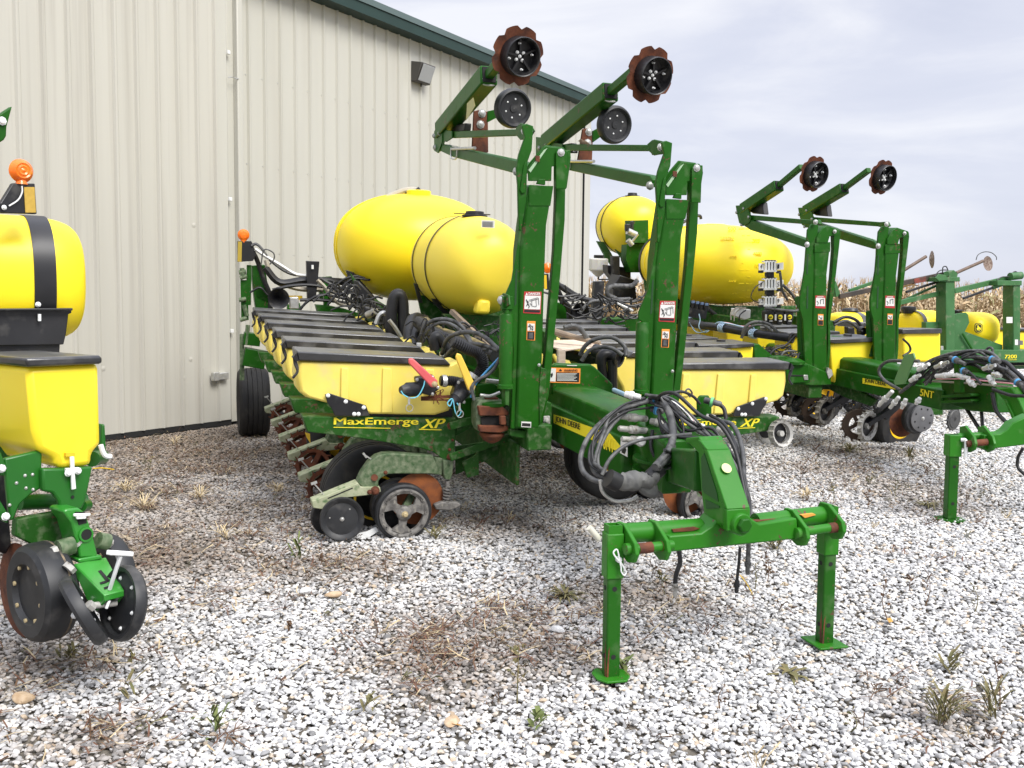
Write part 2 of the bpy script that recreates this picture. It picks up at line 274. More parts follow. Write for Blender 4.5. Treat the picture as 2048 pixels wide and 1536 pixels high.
def smat(name, lo, hi, tan):
    m = bpy.data.materials.new(name); m.use_nodes = True; t = m.node_tree; b = t.nodes['Principled BSDF']; b.inputs['Roughness'].default_value = .85
    oi = t.nodes.new('ShaderNodeObjectInfo'); r = t.nodes.new('ShaderNodeValToRGB'); E_ = r.color_ramp
    cols = [(0, (lo*.36, lo*.355, lo*.35)), (.14, (lo*.68, lo*.675, lo*.67)), (.35, (lo, lo*.995, lo*.99)), (.72, (hi, hi*.995, hi*.985)), (.88, (hi*1.0, hi*.96, hi*.89)), (.965, tan), (1, (hi*1.3, hi*1.29, hi*1.27))]
    E_.elements[0].position = 0; E_.elements[0].color = (*cols[0][1], 1); E_.elements[1].position = 1; E_.elements[1].color = (*cols[-1][1], 1)
    for p, c in cols[1:-1]: e = E_.elements.new(p); e.color = (*c, 1)
    t.links.new(oi.outputs['Random'], r.inputs[0])
    g = t.nodes.new('ShaderNodeNewGeometry'); n = t.nodes.new('ShaderNodeTexNoise'); n.inputs['Scale'].default_value = .42; n.inputs['Detail'].default_value = 7; n.inputs['Roughness'].default_value = .65; t.links.new(g.outputs['Position'], n.inputs['Vector'])
    # old dirt lies thicker towards the building (x = -10) and in patches
    sp = t.nodes.new('ShaderNodeSeparateXYZ'); t.links.new(g.outputs['Position'], sp.inputs[0])
    mr = t.nodes.new('ShaderNodeMapRange'); mr.inputs['From Min'].default_value = -2.6; mr.inputs['From Max'].default_value = -8.0; mr.inputs['To Max'].default_value = .30; t.links.new(sp.outputs[0], mr.inputs['Value'])
    ad = t.nodes.new('ShaderNodeMath'); ad.operation = 'ADD'; t.links.new(mr.outputs[0], ad.inputs[0]); t.links.new(n.outputs[0], ad.inputs[1])
    m2 = t.nodes.new('ShaderNodeMapRange'); m2.inputs['From Min'].default_value = .56; m2.inputs['From Max'].default_value = .86; m2.inputs['To Max'].default_value = .85; t.links.new(ad.outputs[0], m2.inputs['Value'])
    x = t.nodes.new('ShaderNodeMix'); x.data_type = 'RGBA'; x.blend_type = 'MULTIPLY'; t.links.new(m2.outputs[0], x.inputs[0]); t.links.new(r.outputs[0], x.inputs[6]); x.inputs[7].default_value = (.40, .31, .22, 1)
    at = t.nodes.new('ShaderNodeAttribute'); at.attribute_type = 'INSTANCER'; at.attribute_name = 'dirt'
    z = t.nodes.new('ShaderNodeMix'); z.data_type = 'RGBA'; z.blend_type = 'MULTIPLY'; t.links.new(at.outputs['Fac'], z.inputs[0]); t.links.new(x.outputs[2], z.inputs[6]); z.inputs[7].default_value = (.36, .27, .19, 1); x = z
    n2 = t.nodes.new('ShaderNodeTexNoise'); n2.inputs['Scale'].default_value = 60; n2.inputs['Detail'].default_value = 3; t.links.new(g.outputs['Position'], n2.inputs['Vector'])
    m3 = t.nodes.new('ShaderNodeMapRange'); m3.inputs['To Min'].default_value = .8; m3.inputs['To Max'].default_value = 1.15; t.links.new(n2.outputs[0], m3.inputs['Value'])
    y = t.nodes.new('ShaderNodeMix'); y.data_type = 'RGBA'; y.blend_type = 'MULTIPLY'; y.inputs[0].default_value = 1; t.links.new(x.outputs[2], y.inputs[6]); t.links.new(m3.outputs[0], y.inputs[7])
    t.links.new(y.outputs[2], b.inputs['Base Color']); return m
STONE = smat('limestone', .50, .68, (.48, .38, .27))
def stone_mesh(name, sd, m, sub=2):
    import bmesh
    bm = bmesh.new(); bmesh.ops.create_icosphere(bm, subdivisions=sub, radius=1); r = np.random.default_rng(sd)
    pl = [(lambda q: q/np.linalg.norm(q))(r.normal(size=3)) for _ in range(9)]; d = r.uniform(.55, .85, 9)
    for v in bm.verts:
        c = V(v.co[:])
        for q, k in zip(pl, d):
            h = c@q
            if h > k: c = c-q*(h-k)*.9
        v.co = c*V(1.18, .88, .55)
    me = bpy.data.meshes.new(name); bm.to_mesh(me); bm.free(); me.materials.append(m); me.shade_smooth(); me.set_sharp_from_angle(angle=math.radians(38)); return me
DIRT = [(250, 1000, 1.0), (430, 930, 1.1), (330, 880, 1.2), (900, 1290, .55), (1010, 1270, .45), (1330, 1200, .4), (850, 1345, .35), (700, 1130, .5), (1750, 950, .9), (1850, 1010, .7), (1100, 930, .9), (200, 1480, .25), (500, 1100, .6), (1180, 1180, .35), (1450, 850, .8), (600, 1000, .7), (1900, 1440, .3), (60, 1330, .5), (1250, 1330, .25), (300, 1110, .6), (1700, 905, .7), (980, 1040, .6)]
# stones: real instances on points spread over the yard that the photograph can see
def scatter():
    pts = []; sc = []
    def ring(d0, d1, dens, s0, s1, a0=-34, a1=44):
        A = math.radians(a1-a0)/2*(d1*d1-d0*d0); n = int(A*dens)
        d = np.sqrt(rng.uniform(d0*d0, d1*d1, n)); a = rng.uniform(math.radians(a0), math.radians(a1), n)-YAW
        x = np.sin(a)*d; y = np.cos(a)*d; ok = x > -9.95
        pts.append(np.stack([x, y, rng.uniform(-.010, .006, n)], 1)[ok]); sc.append(rng.uniform(s0, s1, n)[ok]**1)
    ring(2.3, 5.5, 4300, .0060, .0160); ring(2.6, 5.5, 70, .016, .022)
    ring(5.5, 9, 2700, .0086, .0180); ring(9, 14, 1500, .011, .020); ring(14, 22, 600, .017, .028, -30, 42); ring(22, 33, 220, .026, .042, -5, 42)
    P = np.concatenate(pts); S_ = np.concatenate(sc)
    P[:, 2] += (S_*.35)
    me = bpy.data.meshes.new('gravel'); me.vertices.add(len(P)); me.vertices.foreach_set('co', P.ravel())
    D = np.zeros(len(P)); rr_ = np.random.default_rng(3)
    for u, v, r in DIRT:
        c = W0.on(u, v, 2, 0)
        for k in range(9):       # each patch is a cluster of uneven blots
            q = c+V(rr_.normal(0, r*.45), rr_.normal(0, r*.45), 0); s = r*rr_.uniform(.10, .50); D += .25*np.exp(-((P[:, 0]-q[0])**2+(P[:, 1]-q[1])**2)/(2*s*s))
    D = np.clip(D*rr_.uniform(.2, 1.8, len(P)), 0, .6)
    keep = rr_.random(len(P)) > D*.38; P = P[keep]; S_ = S_[keep]; D = D[keep]; me.clear_geometry(); me.vertices.add(len(P)); me.vertices.foreach_set('co', P.ravel())
    da = me.attributes.new('dirt', 'FLOAT', 'POINT'); da.data.foreach_set('value', D)
    at = me.attributes.new('size', 'FLOAT', 'POINT'); at.data.foreach_set('value', S_)
    rt = me.attributes.new('rot', 'FLOAT_VECTOR', 'POINT'); rt.data.foreach_set('vector', (rng.uniform(-1, 1, (len(P), 3))*V(.45, .45, 3.14)).ravel())
    ix = me.attributes.new('kindix', 'INT', 'POINT'); ix.data.foreach_set('value', rng.integers(0, 7, len(P)).astype(np.int32))
    me.update(); o = bpy.data.objects.new('gravel', me); COL.objects.link(o); o['kind'] = 'stuff'; o['label'] = 'crushed white limestone gravel covering the yard'
    cc = bpy.data.collections.new('stone_shapes')
    for i in range(7):
        q = bpy.data.objects.new('stone_shape', stone_mesh('stone', 40+i, STONE)); cc.objects.link(q)
    g = bpy.data.node_groups.new('gravel', 'GeometryNodeTree')
    g.interface.new_socket('Geometry', in_out='INPUT', socket_type='NodeSocketGeometry'); g.interface.new_socket('Geometry', in_out='OUTPUT', socket_type='NodeSocketGeometry')
    gi = g.nodes.new('NodeGroupInput'); go = g.nodes.new('NodeGroupOutput'); iop = g.nodes.new('GeometryNodeInstanceOnPoints')
    ci = g.nodes.new('GeometryNodeCollectionInfo'); ci.inputs['Collection'].default_value = cc; ci.inputs['Separate Children'].default_value = True
    def na(nm, ty):
        n = g.nodes.new('GeometryNodeInputNamedAttribute'); n.data_type = ty; n.inputs['Name'].default_value = nm; return n.outputs[0]
    mp_ = g.nodes.new('GeometryNodeMeshToPoints')
    g.links.new(gi.outputs[0], mp_.inputs[0]); g.links.new(mp_.outputs[0], iop.inputs['Points'])
    g.links.new(ci.outputs[0], iop.inputs['Instance']); iop.inputs['Pick Instance'].default_value = True
    g.links.new(na('kindix', 'INT'), iop.inputs['Instance Index']); g.links.new(na('rot', 'FLOAT_VECTOR'), iop.inputs['Rotation']); g.links.new(na('size', 'FLOAT'), iop.inputs['Scale'])
    g.links.new(iop.outputs[0], go.inputs[0])
    md = o.modifiers.new('gravel', 'NODES'); md.node_group = g
    return len(P)
print('stones', scatter())

# ---------------------------------------------------------------- the building
XW, XD = -10.22, -10.056
bd = root('metal_building', (XW, 14, 0), 'long cream metal shed with vertical ribs and dark green eave, behind the yellow tanks', 'building')
def panel(h0, h1, m, name='wall_panel', seedv=0):
    b = MB(); r = np.random.default_rng(seedv)
    pr = [(0, 0), (.228, 0), (.246, .034), (.264, .034), (.282, 0), (.303, 0), (.303, -.02), (0, -.02)]
    zs = np.linspace(h0, h1, 7)
    b.rings([[(XW+q[1], q[0], z) for q in pr] for z in zs])
    return b.build(name, m, bd, smooth=20)
y0 = W0.on(495, 100, 0, XW)[1]
ycorner = 20.3
p0 = panel(.06, 6.12, WALL); base = ORI[p0.name].copy()
k = 0
ys = np.arange(y0-.252, ycorner-.3, .305)
ys = np.concatenate([[ys[0]-.305*i for i in (2, 1)], ys])
for i, yy in enumerate(ys):
    if i == 0: p0.location = V(p0.location)+V(0, yy, 0); ORI[p0.name] = base+V(0, yy, 0)
    else: dup(p0, (0, yy-ys[0], 0))
b = MB()
for yy in ys:
    for z in (1.15, 2.35, 3.55, 4.75): b.lathe((XW+.002, yy+.21, z), (1, 0, 0), [(.009, 0), (.007, .007)], 6)
b.build('screw', ST, bd, kind='stuff')
# sliding door leaf hung in front of the wall
drm = MB(); drm.box(W0, (XD-.09, 4.9, 3.2), (.05, 9.15, 6.1)); dr = drm.build('sliding_door', WALLD, bd, label='wide sliding door leaf hung proud of the wall')
def dpanel():
    b = MB(); pr = [(0, 0), (.228, 0), (.246, .034), (.264, .034), (.282, 0), (.303, 0), (.303, -.02), (0, -.02)]
    b.rings([[(XD+q[1]-.03, q[0], z) for q in pr] for z in (.07, 2, 4, 6.3)]); return b.build('door_panel', WALLD, dr, smooth=20)
q0 = dpanel(); yd = W0.on(428, 0, 0, XD)[1]-.245; n0 = ORI[q0.name].copy()
for i in range(28):
    off = V(0, yd-.305*i, 0)
    if i == 0: q0.location = V(q0.location)+off; ORI[q0.name] = n0+off; first = off
    else:
        c = q0.copy(); COL.objects.link(c); c.location = V(q0.location)+off-first; ORI[c.name] = ORI[q0.name]+off-first
yde = W0.on(464, 849, 0, XD)[1]
b = MB(); b.box(W0, (XD-.03, yde-.10, 3.17), (.045, .19, 6.2)); b.build('door_edge', WALL, dr, bevel=.006)
b = MB(); b.box(W0, (XD-.075, 4.9, .035), (.10, 9.2, .07)); b.build('bottom_gap_shade', DARK, dr)  # dark strip standing in for the shade of the gap under the door
b = MB()
for (u, v) in ((458, 105), (459, 398), (461, 662)):
    c = W0.on(u, v, 0, XD); b.box(W0, (XD, yde+.02, c[2]), (.03, .05, .05))
b.build('door_guide', WH, dr, bevel=.004)
b = MB(); c = W0.on(445, 752, 0, XD+.03); b.box(W0, (XD+.03, c[1], c[2]), (.07, .16, .09)); b.box(W0, (XD+.04, c[1]-.13, c[2]), (.06, .10, .11)); b.build('door_latch', ST, dr, bevel=.006)
# dents pressed in the door's lower panels
b = MB()
for u, v in ((367, 756), (382, 718), (403, 737), (207, 737), (388, 450)):
    c = W0.on(u, v, 0, XD-.028); b.lathe(c, (1, 0, 0), [(.035, 0), (.02, .004), (.004, .007)], 6)
b.build('dent', WALLD, dr, smooth=60)
# dark gap, then door frame and downspout
b = MB(); b.box(W0, (XW+.02, yde+.02, 3.1), (.03, .05, 6.2)); b.build('gap_strip', DARK, bd)
b = MB(); b.box(W0, (XW+.06, yde+.105, 3.1), (.10, .13, 6.14)); b.build('door_jamb', WALL, bd, bevel=.008)
b = MB(); zc = W0.on(468, 822, 0, XW+.14)[2]; zt = W0.on(468, 806, 0, XW+.14)[2]
b.box(W0, (XW+.15, yde+.20, (zt+6.2)/2), (.09, .10, 6.2-zt)); ds = b.build('downspout', WALL, bd, bevel=.014)
b = MB(); b.box(W0, (XW+.15, yde+.20, (zc+zt)/2), (.11, .13, zt-zc)); b.build('collar', WOOD, ds, bevel=.004)
b = MB(); b.cyl((XW+.15, yde+.20, 0), (XW+.15, yde+.20, zc), .05); b.build('drain_pipe', WH, ds)
b = MB(); b.tube([W0.on(u, v, 0, XW+.20) for u, v in ((456, 155), (464, 154), (472, 157), (477, 157))], .006); b.build('strap', ST, ds)
# base sill
b = MB(); b.box(W0, (XW-.02, (yde+ycorner)/2, .045), (.08, ycorner-yde, .09)); b.build('base_sill', DARK, bd)
# corner trim, end wall, roof, eave
b = MB(); b.box(W0, (XW+.01, ycorner-.01, 3.05), (.09, .28, 6.1)); b.build('corner_trim', WALL, bd, bevel=.006)
b = MB(); b.box(W0, (XW+.02, ycorner-.175, 3.05), (.075, .025, 6.1)); b.build('trim_gap', DARK, bd)
b = MB(); b.box(W0, (XW-.11, 10.6, 3.05), (.16, 19.4, 6.1)); b.build('wall_core', WALL, bd)
b = MB(); b.box(W0, (XW-8.1, ycorner-.05, 3.05), (15.8, .12, 6.1)); b.build('end_wall', WALL, bd)
zm = W0.on(1120, 168.9, 0, XD+.1)[2]; zb = W0.on(860, 80.6, 0, XD+.1)[2]; ztp = W0.on(1120, 161, 0, XD+.18)[2]
print('eave', zb, zm, ztp)
b = MB(); prof = [(XW-.02, zb), (XD+.1, zb), (XD+.1, zm), (XW-.02, zm)]; b.rings([[(x, y, z) for x, z in prof] for y in (.6, ycorner+.25)]); b.build('eave_fascia', TRIM, bd, smooth=10)
zt2 = W0.on(1120, 161, 0, XD+.10)[2]
b = MB(); prof = [(XD+.12, zm+.003), (XD+.05, zt2+.05), (XW-.25, zt2+.06), (XW-.25, zm+.003)]; b.rings([[(x, y, z) for x, z in prof] for y in (.6, ycorner+.27)]); b.build('gutter_lip', TRIMT, bd, smooth=10)
b = MB(); prof = [(XW-.26, zt2+.04), (XW-8.2, zt2+1.9), (XW-8.2, zt2+1.8), (XW-.26, zt2-.06)]; b.rings([[(x, y, z) for x, z in prof] for y in (.6, ycorner+.25)]); b.build('roof', TRIMT, bd, smooth=10)
b = MB(); b.add([(XW-.1, ycorner-.05, 6.1), (XW-8.2, ycorner-.05, 6.1), (XW-8.2, ycorner-.05, zt2+1.78), (XW-.1, ycorner-.05, zt2-.08)], [(0, 1, 2, 3)]); b.build('gable_panel', WALL, bd)
# wall light
c = W0.on(836, 147, 0, XW+.03); b = MB()
hy, hz = .20, .17
b.prism([(XW+.03, c[1]-hy, c[2]+hz), (XW+.26, c[1]-hy, c[2]+hz*.75), (XW+.14, c[1]-hy, c[2]-hz), (XW+.03, c[1]-hy, c[2]-hz)], (0, 2*hy, 0)); wl = b.build('wall_light', mat('bronze_lamp', (.06, .055, .05), None, .5), bd, bevel=.012)
b = MB(); b.prism([(XW+.268, c[1]-hy*.85, c[2]+hz*.62), (XW+.268, c[1]+hy*.85, c[2]+hz*.62), (XW+.152, c[1]+hy*.85, c[2]-hz*.88), (XW+.152, c[1]-hy*.85, c[2]-hz*.88)], (.008, 0, -.004)); b.build('lens', GLS, wl, bevel=.004)
b = MB(); b.cyl((XW+.08, c[1]+.02, c[2]-hz), (XW+.08, c[1]+.02, c[2]-hz-.05), .012); b.build('knuckle', DARK, wl)

# ---------------------------------------------------------------- corn field
def corn():
    B = [MB() for _ in range(3)]; r = np.random.default_rng(5)
    vs = [[], [], []]; nv = 0
    def plant(o, h, M_, lush):
        lean = r.normal(0, .06, 2)
        top = o+V(lean[0]*h, lean[1]*h, h)
        def quad(a, b_, w_, dr, mm):
            n = len(M_.v); M_.v += [tuple(a-dr*w_), tuple(a+dr*w_), tuple(b_+dr*w_*.7), tuple(b_-dr*w_*.7)]; M_.f.append((n, n+1, n+2, n+3)); M_.m.append(mm)
        rd = V(math.cos(r.uniform(0, 6.28)), math.sin(r.uniform(0, 6.28)), 0)
        quad(o, top, .014, FR_, 1); quad(o, top, .014, FD, 1)
        for k in range(int(11 if lush else 8)):
            t = r.uniform(.15, .97); a = o+(top-o)*t; th = r.uniform(0, 6.28); d = V(math.cos(th), math.sin(th), 0); L = r.uniform(.3, .65); w_ = r.uniform(.022, .045)
            sd_ = V(-d[1], d[0], r.normal(0, .5)); up = r.uniform(.05, .35)
            p1 = a+d*L*.35+V(0, 0, up*L); p2 = a+d*L*.8+V(0, 0, up*L*.3-.1*r.random()); p3 = a+d*L*(.9+.2*r.random())+V(0, 0, -L*r.uniform(.3, 1.0))
            mm = 0 if r.random() < .55 else (2 if r.random() < .25 else (1))
            n = len(M_.v); M_.v += [tuple(q) for q in (a-sd_*w_*.5, a+sd_*w_*.5, p1+sd_*w_, p1-sd_*w_, p2+sd_*w_*.9, p2-sd_*w_*.9, p3+sd_*w_*.2, p3-sd_*w_*.2)]
            M_.f += [(n, n+1, n+2, n+3), (n+3, n+2, n+4, n+5), (n+5, n+4, n+6, n+7)]; M_.m += [mm]*3
        if r.random() < .8:
            for k in range(5):
                d = V(r.normal(0, .5), r.normal(0, .5), 1); d /= np.linalg.norm(d); quad(top-V(0, 0, .05), top+d*r.uniform(.12, .26), .006, FR_, 1)
        if r.random() < .5:
            a = o+(top-o)*.45; d = V(r.normal(), r.normal(), 0); d /= np.linalg.norm(d); quad(a, a+d*.12-V(0, 0, .2), .035, FR_, 0)
    M_ = MB()
    for row in range(9):
        dep = 34.5+row*.76
        for s in np.arange(-9 if row < 9 else 0, 27, .17 if row < 5 else .22):
            o = FD*(dep+r.normal(0, .06))+FR_*(s+r.normal(0, .05)); plant(o, r.uniform(1.85, 2.6)+(.1 if row > 3 else 0), M_, row < 4)
    me = bpy.data.meshes.new('corn'); me.from_pydata(M_.v, [], M_.f); 
    for q in (CORN, CORND, CORNG): me.materials.append(q)
    me.polygons.foreach_set('material_index', M_.m); me.update()
    o = bpy.data.objects.new('corn_field', me); COL.objects.link(o); o['kind'] = 'stuff'; o['label'] = 'field of dry standing corn beyond the yard'
    print('corn faces', len(M_.f))
corn()
# brown litter and dry stems trampled into the gravel
def litter():
    M_ = MB(); r = np.random.default_rng(9)
    cl = [((250, 1020), .8, 420), ((420, 960), 1.0, 520), ((300, 900), 1.1, 420), ((520, 1080), .7, 260), ((360, 1080), .7, 300), ((960, 950), .7, 200), ((60, 1380), .4, 160), ((1180, 1000), .7, 120), ((1650, 930), .8, 200), ((870, 1300), .45, 140), ((930, 1260), .6, 170), ((1010, 1290), .4, 120), ((800, 1340), .3, 60), ((1060, 1230), .4, 70), ((1350, 1200), .6, 130), ((1780, 960), .9, 200), ((1450, 790), .8, 80), ((200, 1480), .35, 90), ((560, 1000), .4, 90), ((1600, 990), .6, 120), ((1830, 1110), .3, 50), ((700, 1130), .5, 110), ((1150, 1240), .4, 70), ((380, 1180), .5, 90), ((1900, 1440), .4, 70), ((1000, 1050), .7, 150), ((480, 1180), .5, 60), ((1620, 800), 1.0, 120), ((1180, 960), .8, 120)]
    for (u, v), rad, n in cl:
        c = W0.on(u, v, 2, 0)
        K = [(r.normal(0, rad*.5), r.normal(0, rad*.5), r.uniform(.04, .22)*rad) for _ in range(7)]
        for _ in range(n):
            a = r.uniform(0, 6.28); kx, ky, ks = K[r.integers(0, 7)] if r.random() < .75 else (0, 0, rad*.6); q = c+V(kx+r.normal(0, ks), ky+r.normal(0, ks), .018+r.random()*.02); L = r.uniform(.03, .16); d = V(math.cos(a), math.sin(a), r.uniform(-.1, .25)); s = V(-d[1], d[0], 0)*r.uniform(.0016, .0042)
            mid = q+d*L*.5+V(0, 0, r.uniform(-.01, .02)); e_ = q+d*L+s*r.uniform(-8, 8); k_ = len(M_.v)
            M_.v += [tuple(x) for x in (q-s, q+s, mid+s, mid-s, e_+s*.4, e_-s*.4)]; M_.f += [(k_, k_+1, k_+2, k_+3), (k_+3, k_+2, k_+4, k_+5)]; mm = int(r.choice([0, 1, 1, 1, 2, 2])); M_.m += [mm, mm]
    M_.build('litter', [STRW, WDB, mat('red_brown_litter', (.10, .045, .028), (.17, .085, .05), .9, scale=20)], kind='stuff', label='dry stems and leaf litter strewn over the gravel')
litter()
def stubble():      # small dead sprigs standing among the stones, past counting
    M_ = MB(); r = np.random.default_rng(31); n = 0
    while n < 520:
        d = math.sqrt(r.uniform(3.2**2, 14**2)); a = r.uniform(math.radians(-32), math.radians(32))-YAW; c = V(math.sin(a)*d, math.cos(a)*d, .01)
        if c[0] < -9.8: continue
        w_ = max(math.exp(-np.sum((c[:2]-W0.on(u, v, 2, 0)[:2])**2)/(1.6*rad**2)) for u, v, rad in DIRT)
        if r.random() > .10+w_: continue
        n += 1; h = r.uniform(.02, .09); mm = int(r.choice([0, 1, 1, 2, 3]))
        for k in range(r.integers(3, 9)):
            t = V(r.normal(0, .5), r.normal(0, .5), r.uniform(.3, 1.2)); t /= np.linalg.norm(t); s = np.cross(t, V(.2, .7, .3)); s *= .0018/np.linalg.norm(s); o_ = c+V(r.normal(0, .012), r.normal(0, .012), 0); m1 = o_+t*h*.6; e_ = m1+(t+V(r.normal(0, .6), r.normal(0, .6), -.1))*h*.5
            i = len(M_.v); M_.v += [tuple(q) for q in (o_-s, o_+s, m1+s, m1-s, e_+s*2.2, e_-s*2.2)]; M_.f += [(i, i+1, i+2, i+3), (i+3, i+2, i+4, i+5)]; M_.m += [mm, mm]
    M_.build('dead_stubble', [STRW, WDB, MATS['red_brown_litter'], mat('stubble_olive', (.10, .11, .04), (.17, .15, .07), .85, scale=20)], kind='stuff', label='small dead weed sprigs scattered through the gravel')
stubble()
# ================================================================== THE LARGE PLANTER IN FRONT
def xf(b, fn, flip):
    b.v = [tuple(fn(V(q))) for q in b.v]
    if flip: b.f = [tuple(reversed(q)) for q in b.f]
    return b
def gauge_rim(b, c, ax, r, m=0, spokes=3):    # cast rim with three curved spokes, standing across ax
    ax = V(ax)/np.linalg.norm(ax); u = np.cross((0, 0, 1), ax); u /= np.linalg.norm(u); w_ = np.cross(ax, u)
    b.lathe(c, ax, [(r, -.012), (r, .02), (r*.93, .022), (r*.80, .010), (r*.78, -.012)], 40, m, close=True)
    b.lathe(c, ax, [(r*.30, -.02), (r*.30, .022), (r*.16, .04), (0.001, .045)], 24, m, cap=False)
    for k in range(spokes):
        a = k*2*math.pi/spokes+.4
        pt = lambda rr, aa, h: V(c)+ax*h+(u*math.cos(aa)+w_*math.sin(aa))*rr
        pts = [pt(r*.24, a-.9, .018), pt(r*.5, a-.30, .018), pt(r*.82, a-.52, .018), pt(r*.84, a, .018), pt(r*.82, a+.52, .018), pt(r*.5, a+.30, .018), pt(r*.24, a+.9, .018)]
        b.prism(pts, -ax*.03, m)
def spike_ring(b, c, ax, r, n=14, m=0, wd=.012, tip=.028, inner=.70, spokes=4):
    ax = V(ax)/np.linalg.norm(ax); t = (0, 0, 1) if abs(ax[2]) < .9 else (1, 0, 0); u = np.cross(t, ax); u /= np.linalg.norm(u); w_ = np.cross(ax, u)
    b.lathe(c, ax, [(r, -wd), (r, wd), (r*inner, wd*.6), (r*inner, -wd*.6)], 42, m, close=True)
    for k in range(n):
        a = k*2*math.pi/n; pt = lambda rr, aa, h: V(c)+ax*h+(u*math.cos(aa)+w_*math.sin(aa))*rr
        da = 1.4/n; b.prism([pt(r*.97, a-da, wd*.9), pt(r*.97, a+da*.6, wd*.9), pt(r+tip, a+da*.9, wd*.5)], -ax*wd*1.8, m)
    b.lathe(c, ax, [(r*.22, -.02), (r*.22, .02)], 16, m)
    for k in range(spokes):
        a = k*math.pi/2+.3; pt = lambda rr, aa: V(c)+(u*math.cos(aa)+w_*math.sin(aa))*rr
        b.beam(pt(r*.15, a), pt(r*inner*1.02, a+.15), .04, .012, ax, m)
def tyre(b, c, ax, R, wd, ribs=True, m=0, rim=None, rm=1, inner=.60):
    pr = [(R*inner, -wd*.38), (R*.72, -wd*.48), (R*.88, -wd*.5), (R*.965, -wd*.43)]
    n = 5
    if ribs:
        for k in range(n):
            a = -wd*.40+wd*.80*k/n; bb = -wd*.40+wd*.80*(k+1)/n; cr_ = 1-.012*abs((a+bb)/wd)*2
            pr += [(R*cr_, a+wd*.012), (R*cr_, bb-wd*.012), (R*(cr_-.035), bb-wd*.008), (R*(cr_-.035), bb+wd*.008)] if k < n-1 else [(R*cr_, a+wd*.012), (R*cr_, bb-wd*.012)]
    else: pr += [(R, -wd*.25), (R, wd*.25)]
    pr += [(R*.965, wd*.43), (R*.88, wd*.5), (R*.72, wd*.48), (R*inner, wd*.38)]
    b.lathe(c, ax, pr, 56, m, cap=False)
    k = R*inner/.6
    if rim: b.lathe(c, ax, [(.001, wd*.1), (k*.18, wd*.1), (k*.2, wd*.02), (k*.5, -wd*.02), (k*.58, wd*.3), (k*.62, wd*.40), (k*.62, -wd*.40), (k*.58, -wd*.3), (k*.5, -wd*.1), (.001, -wd*.1)][::-1], 40, rm, cap=False)

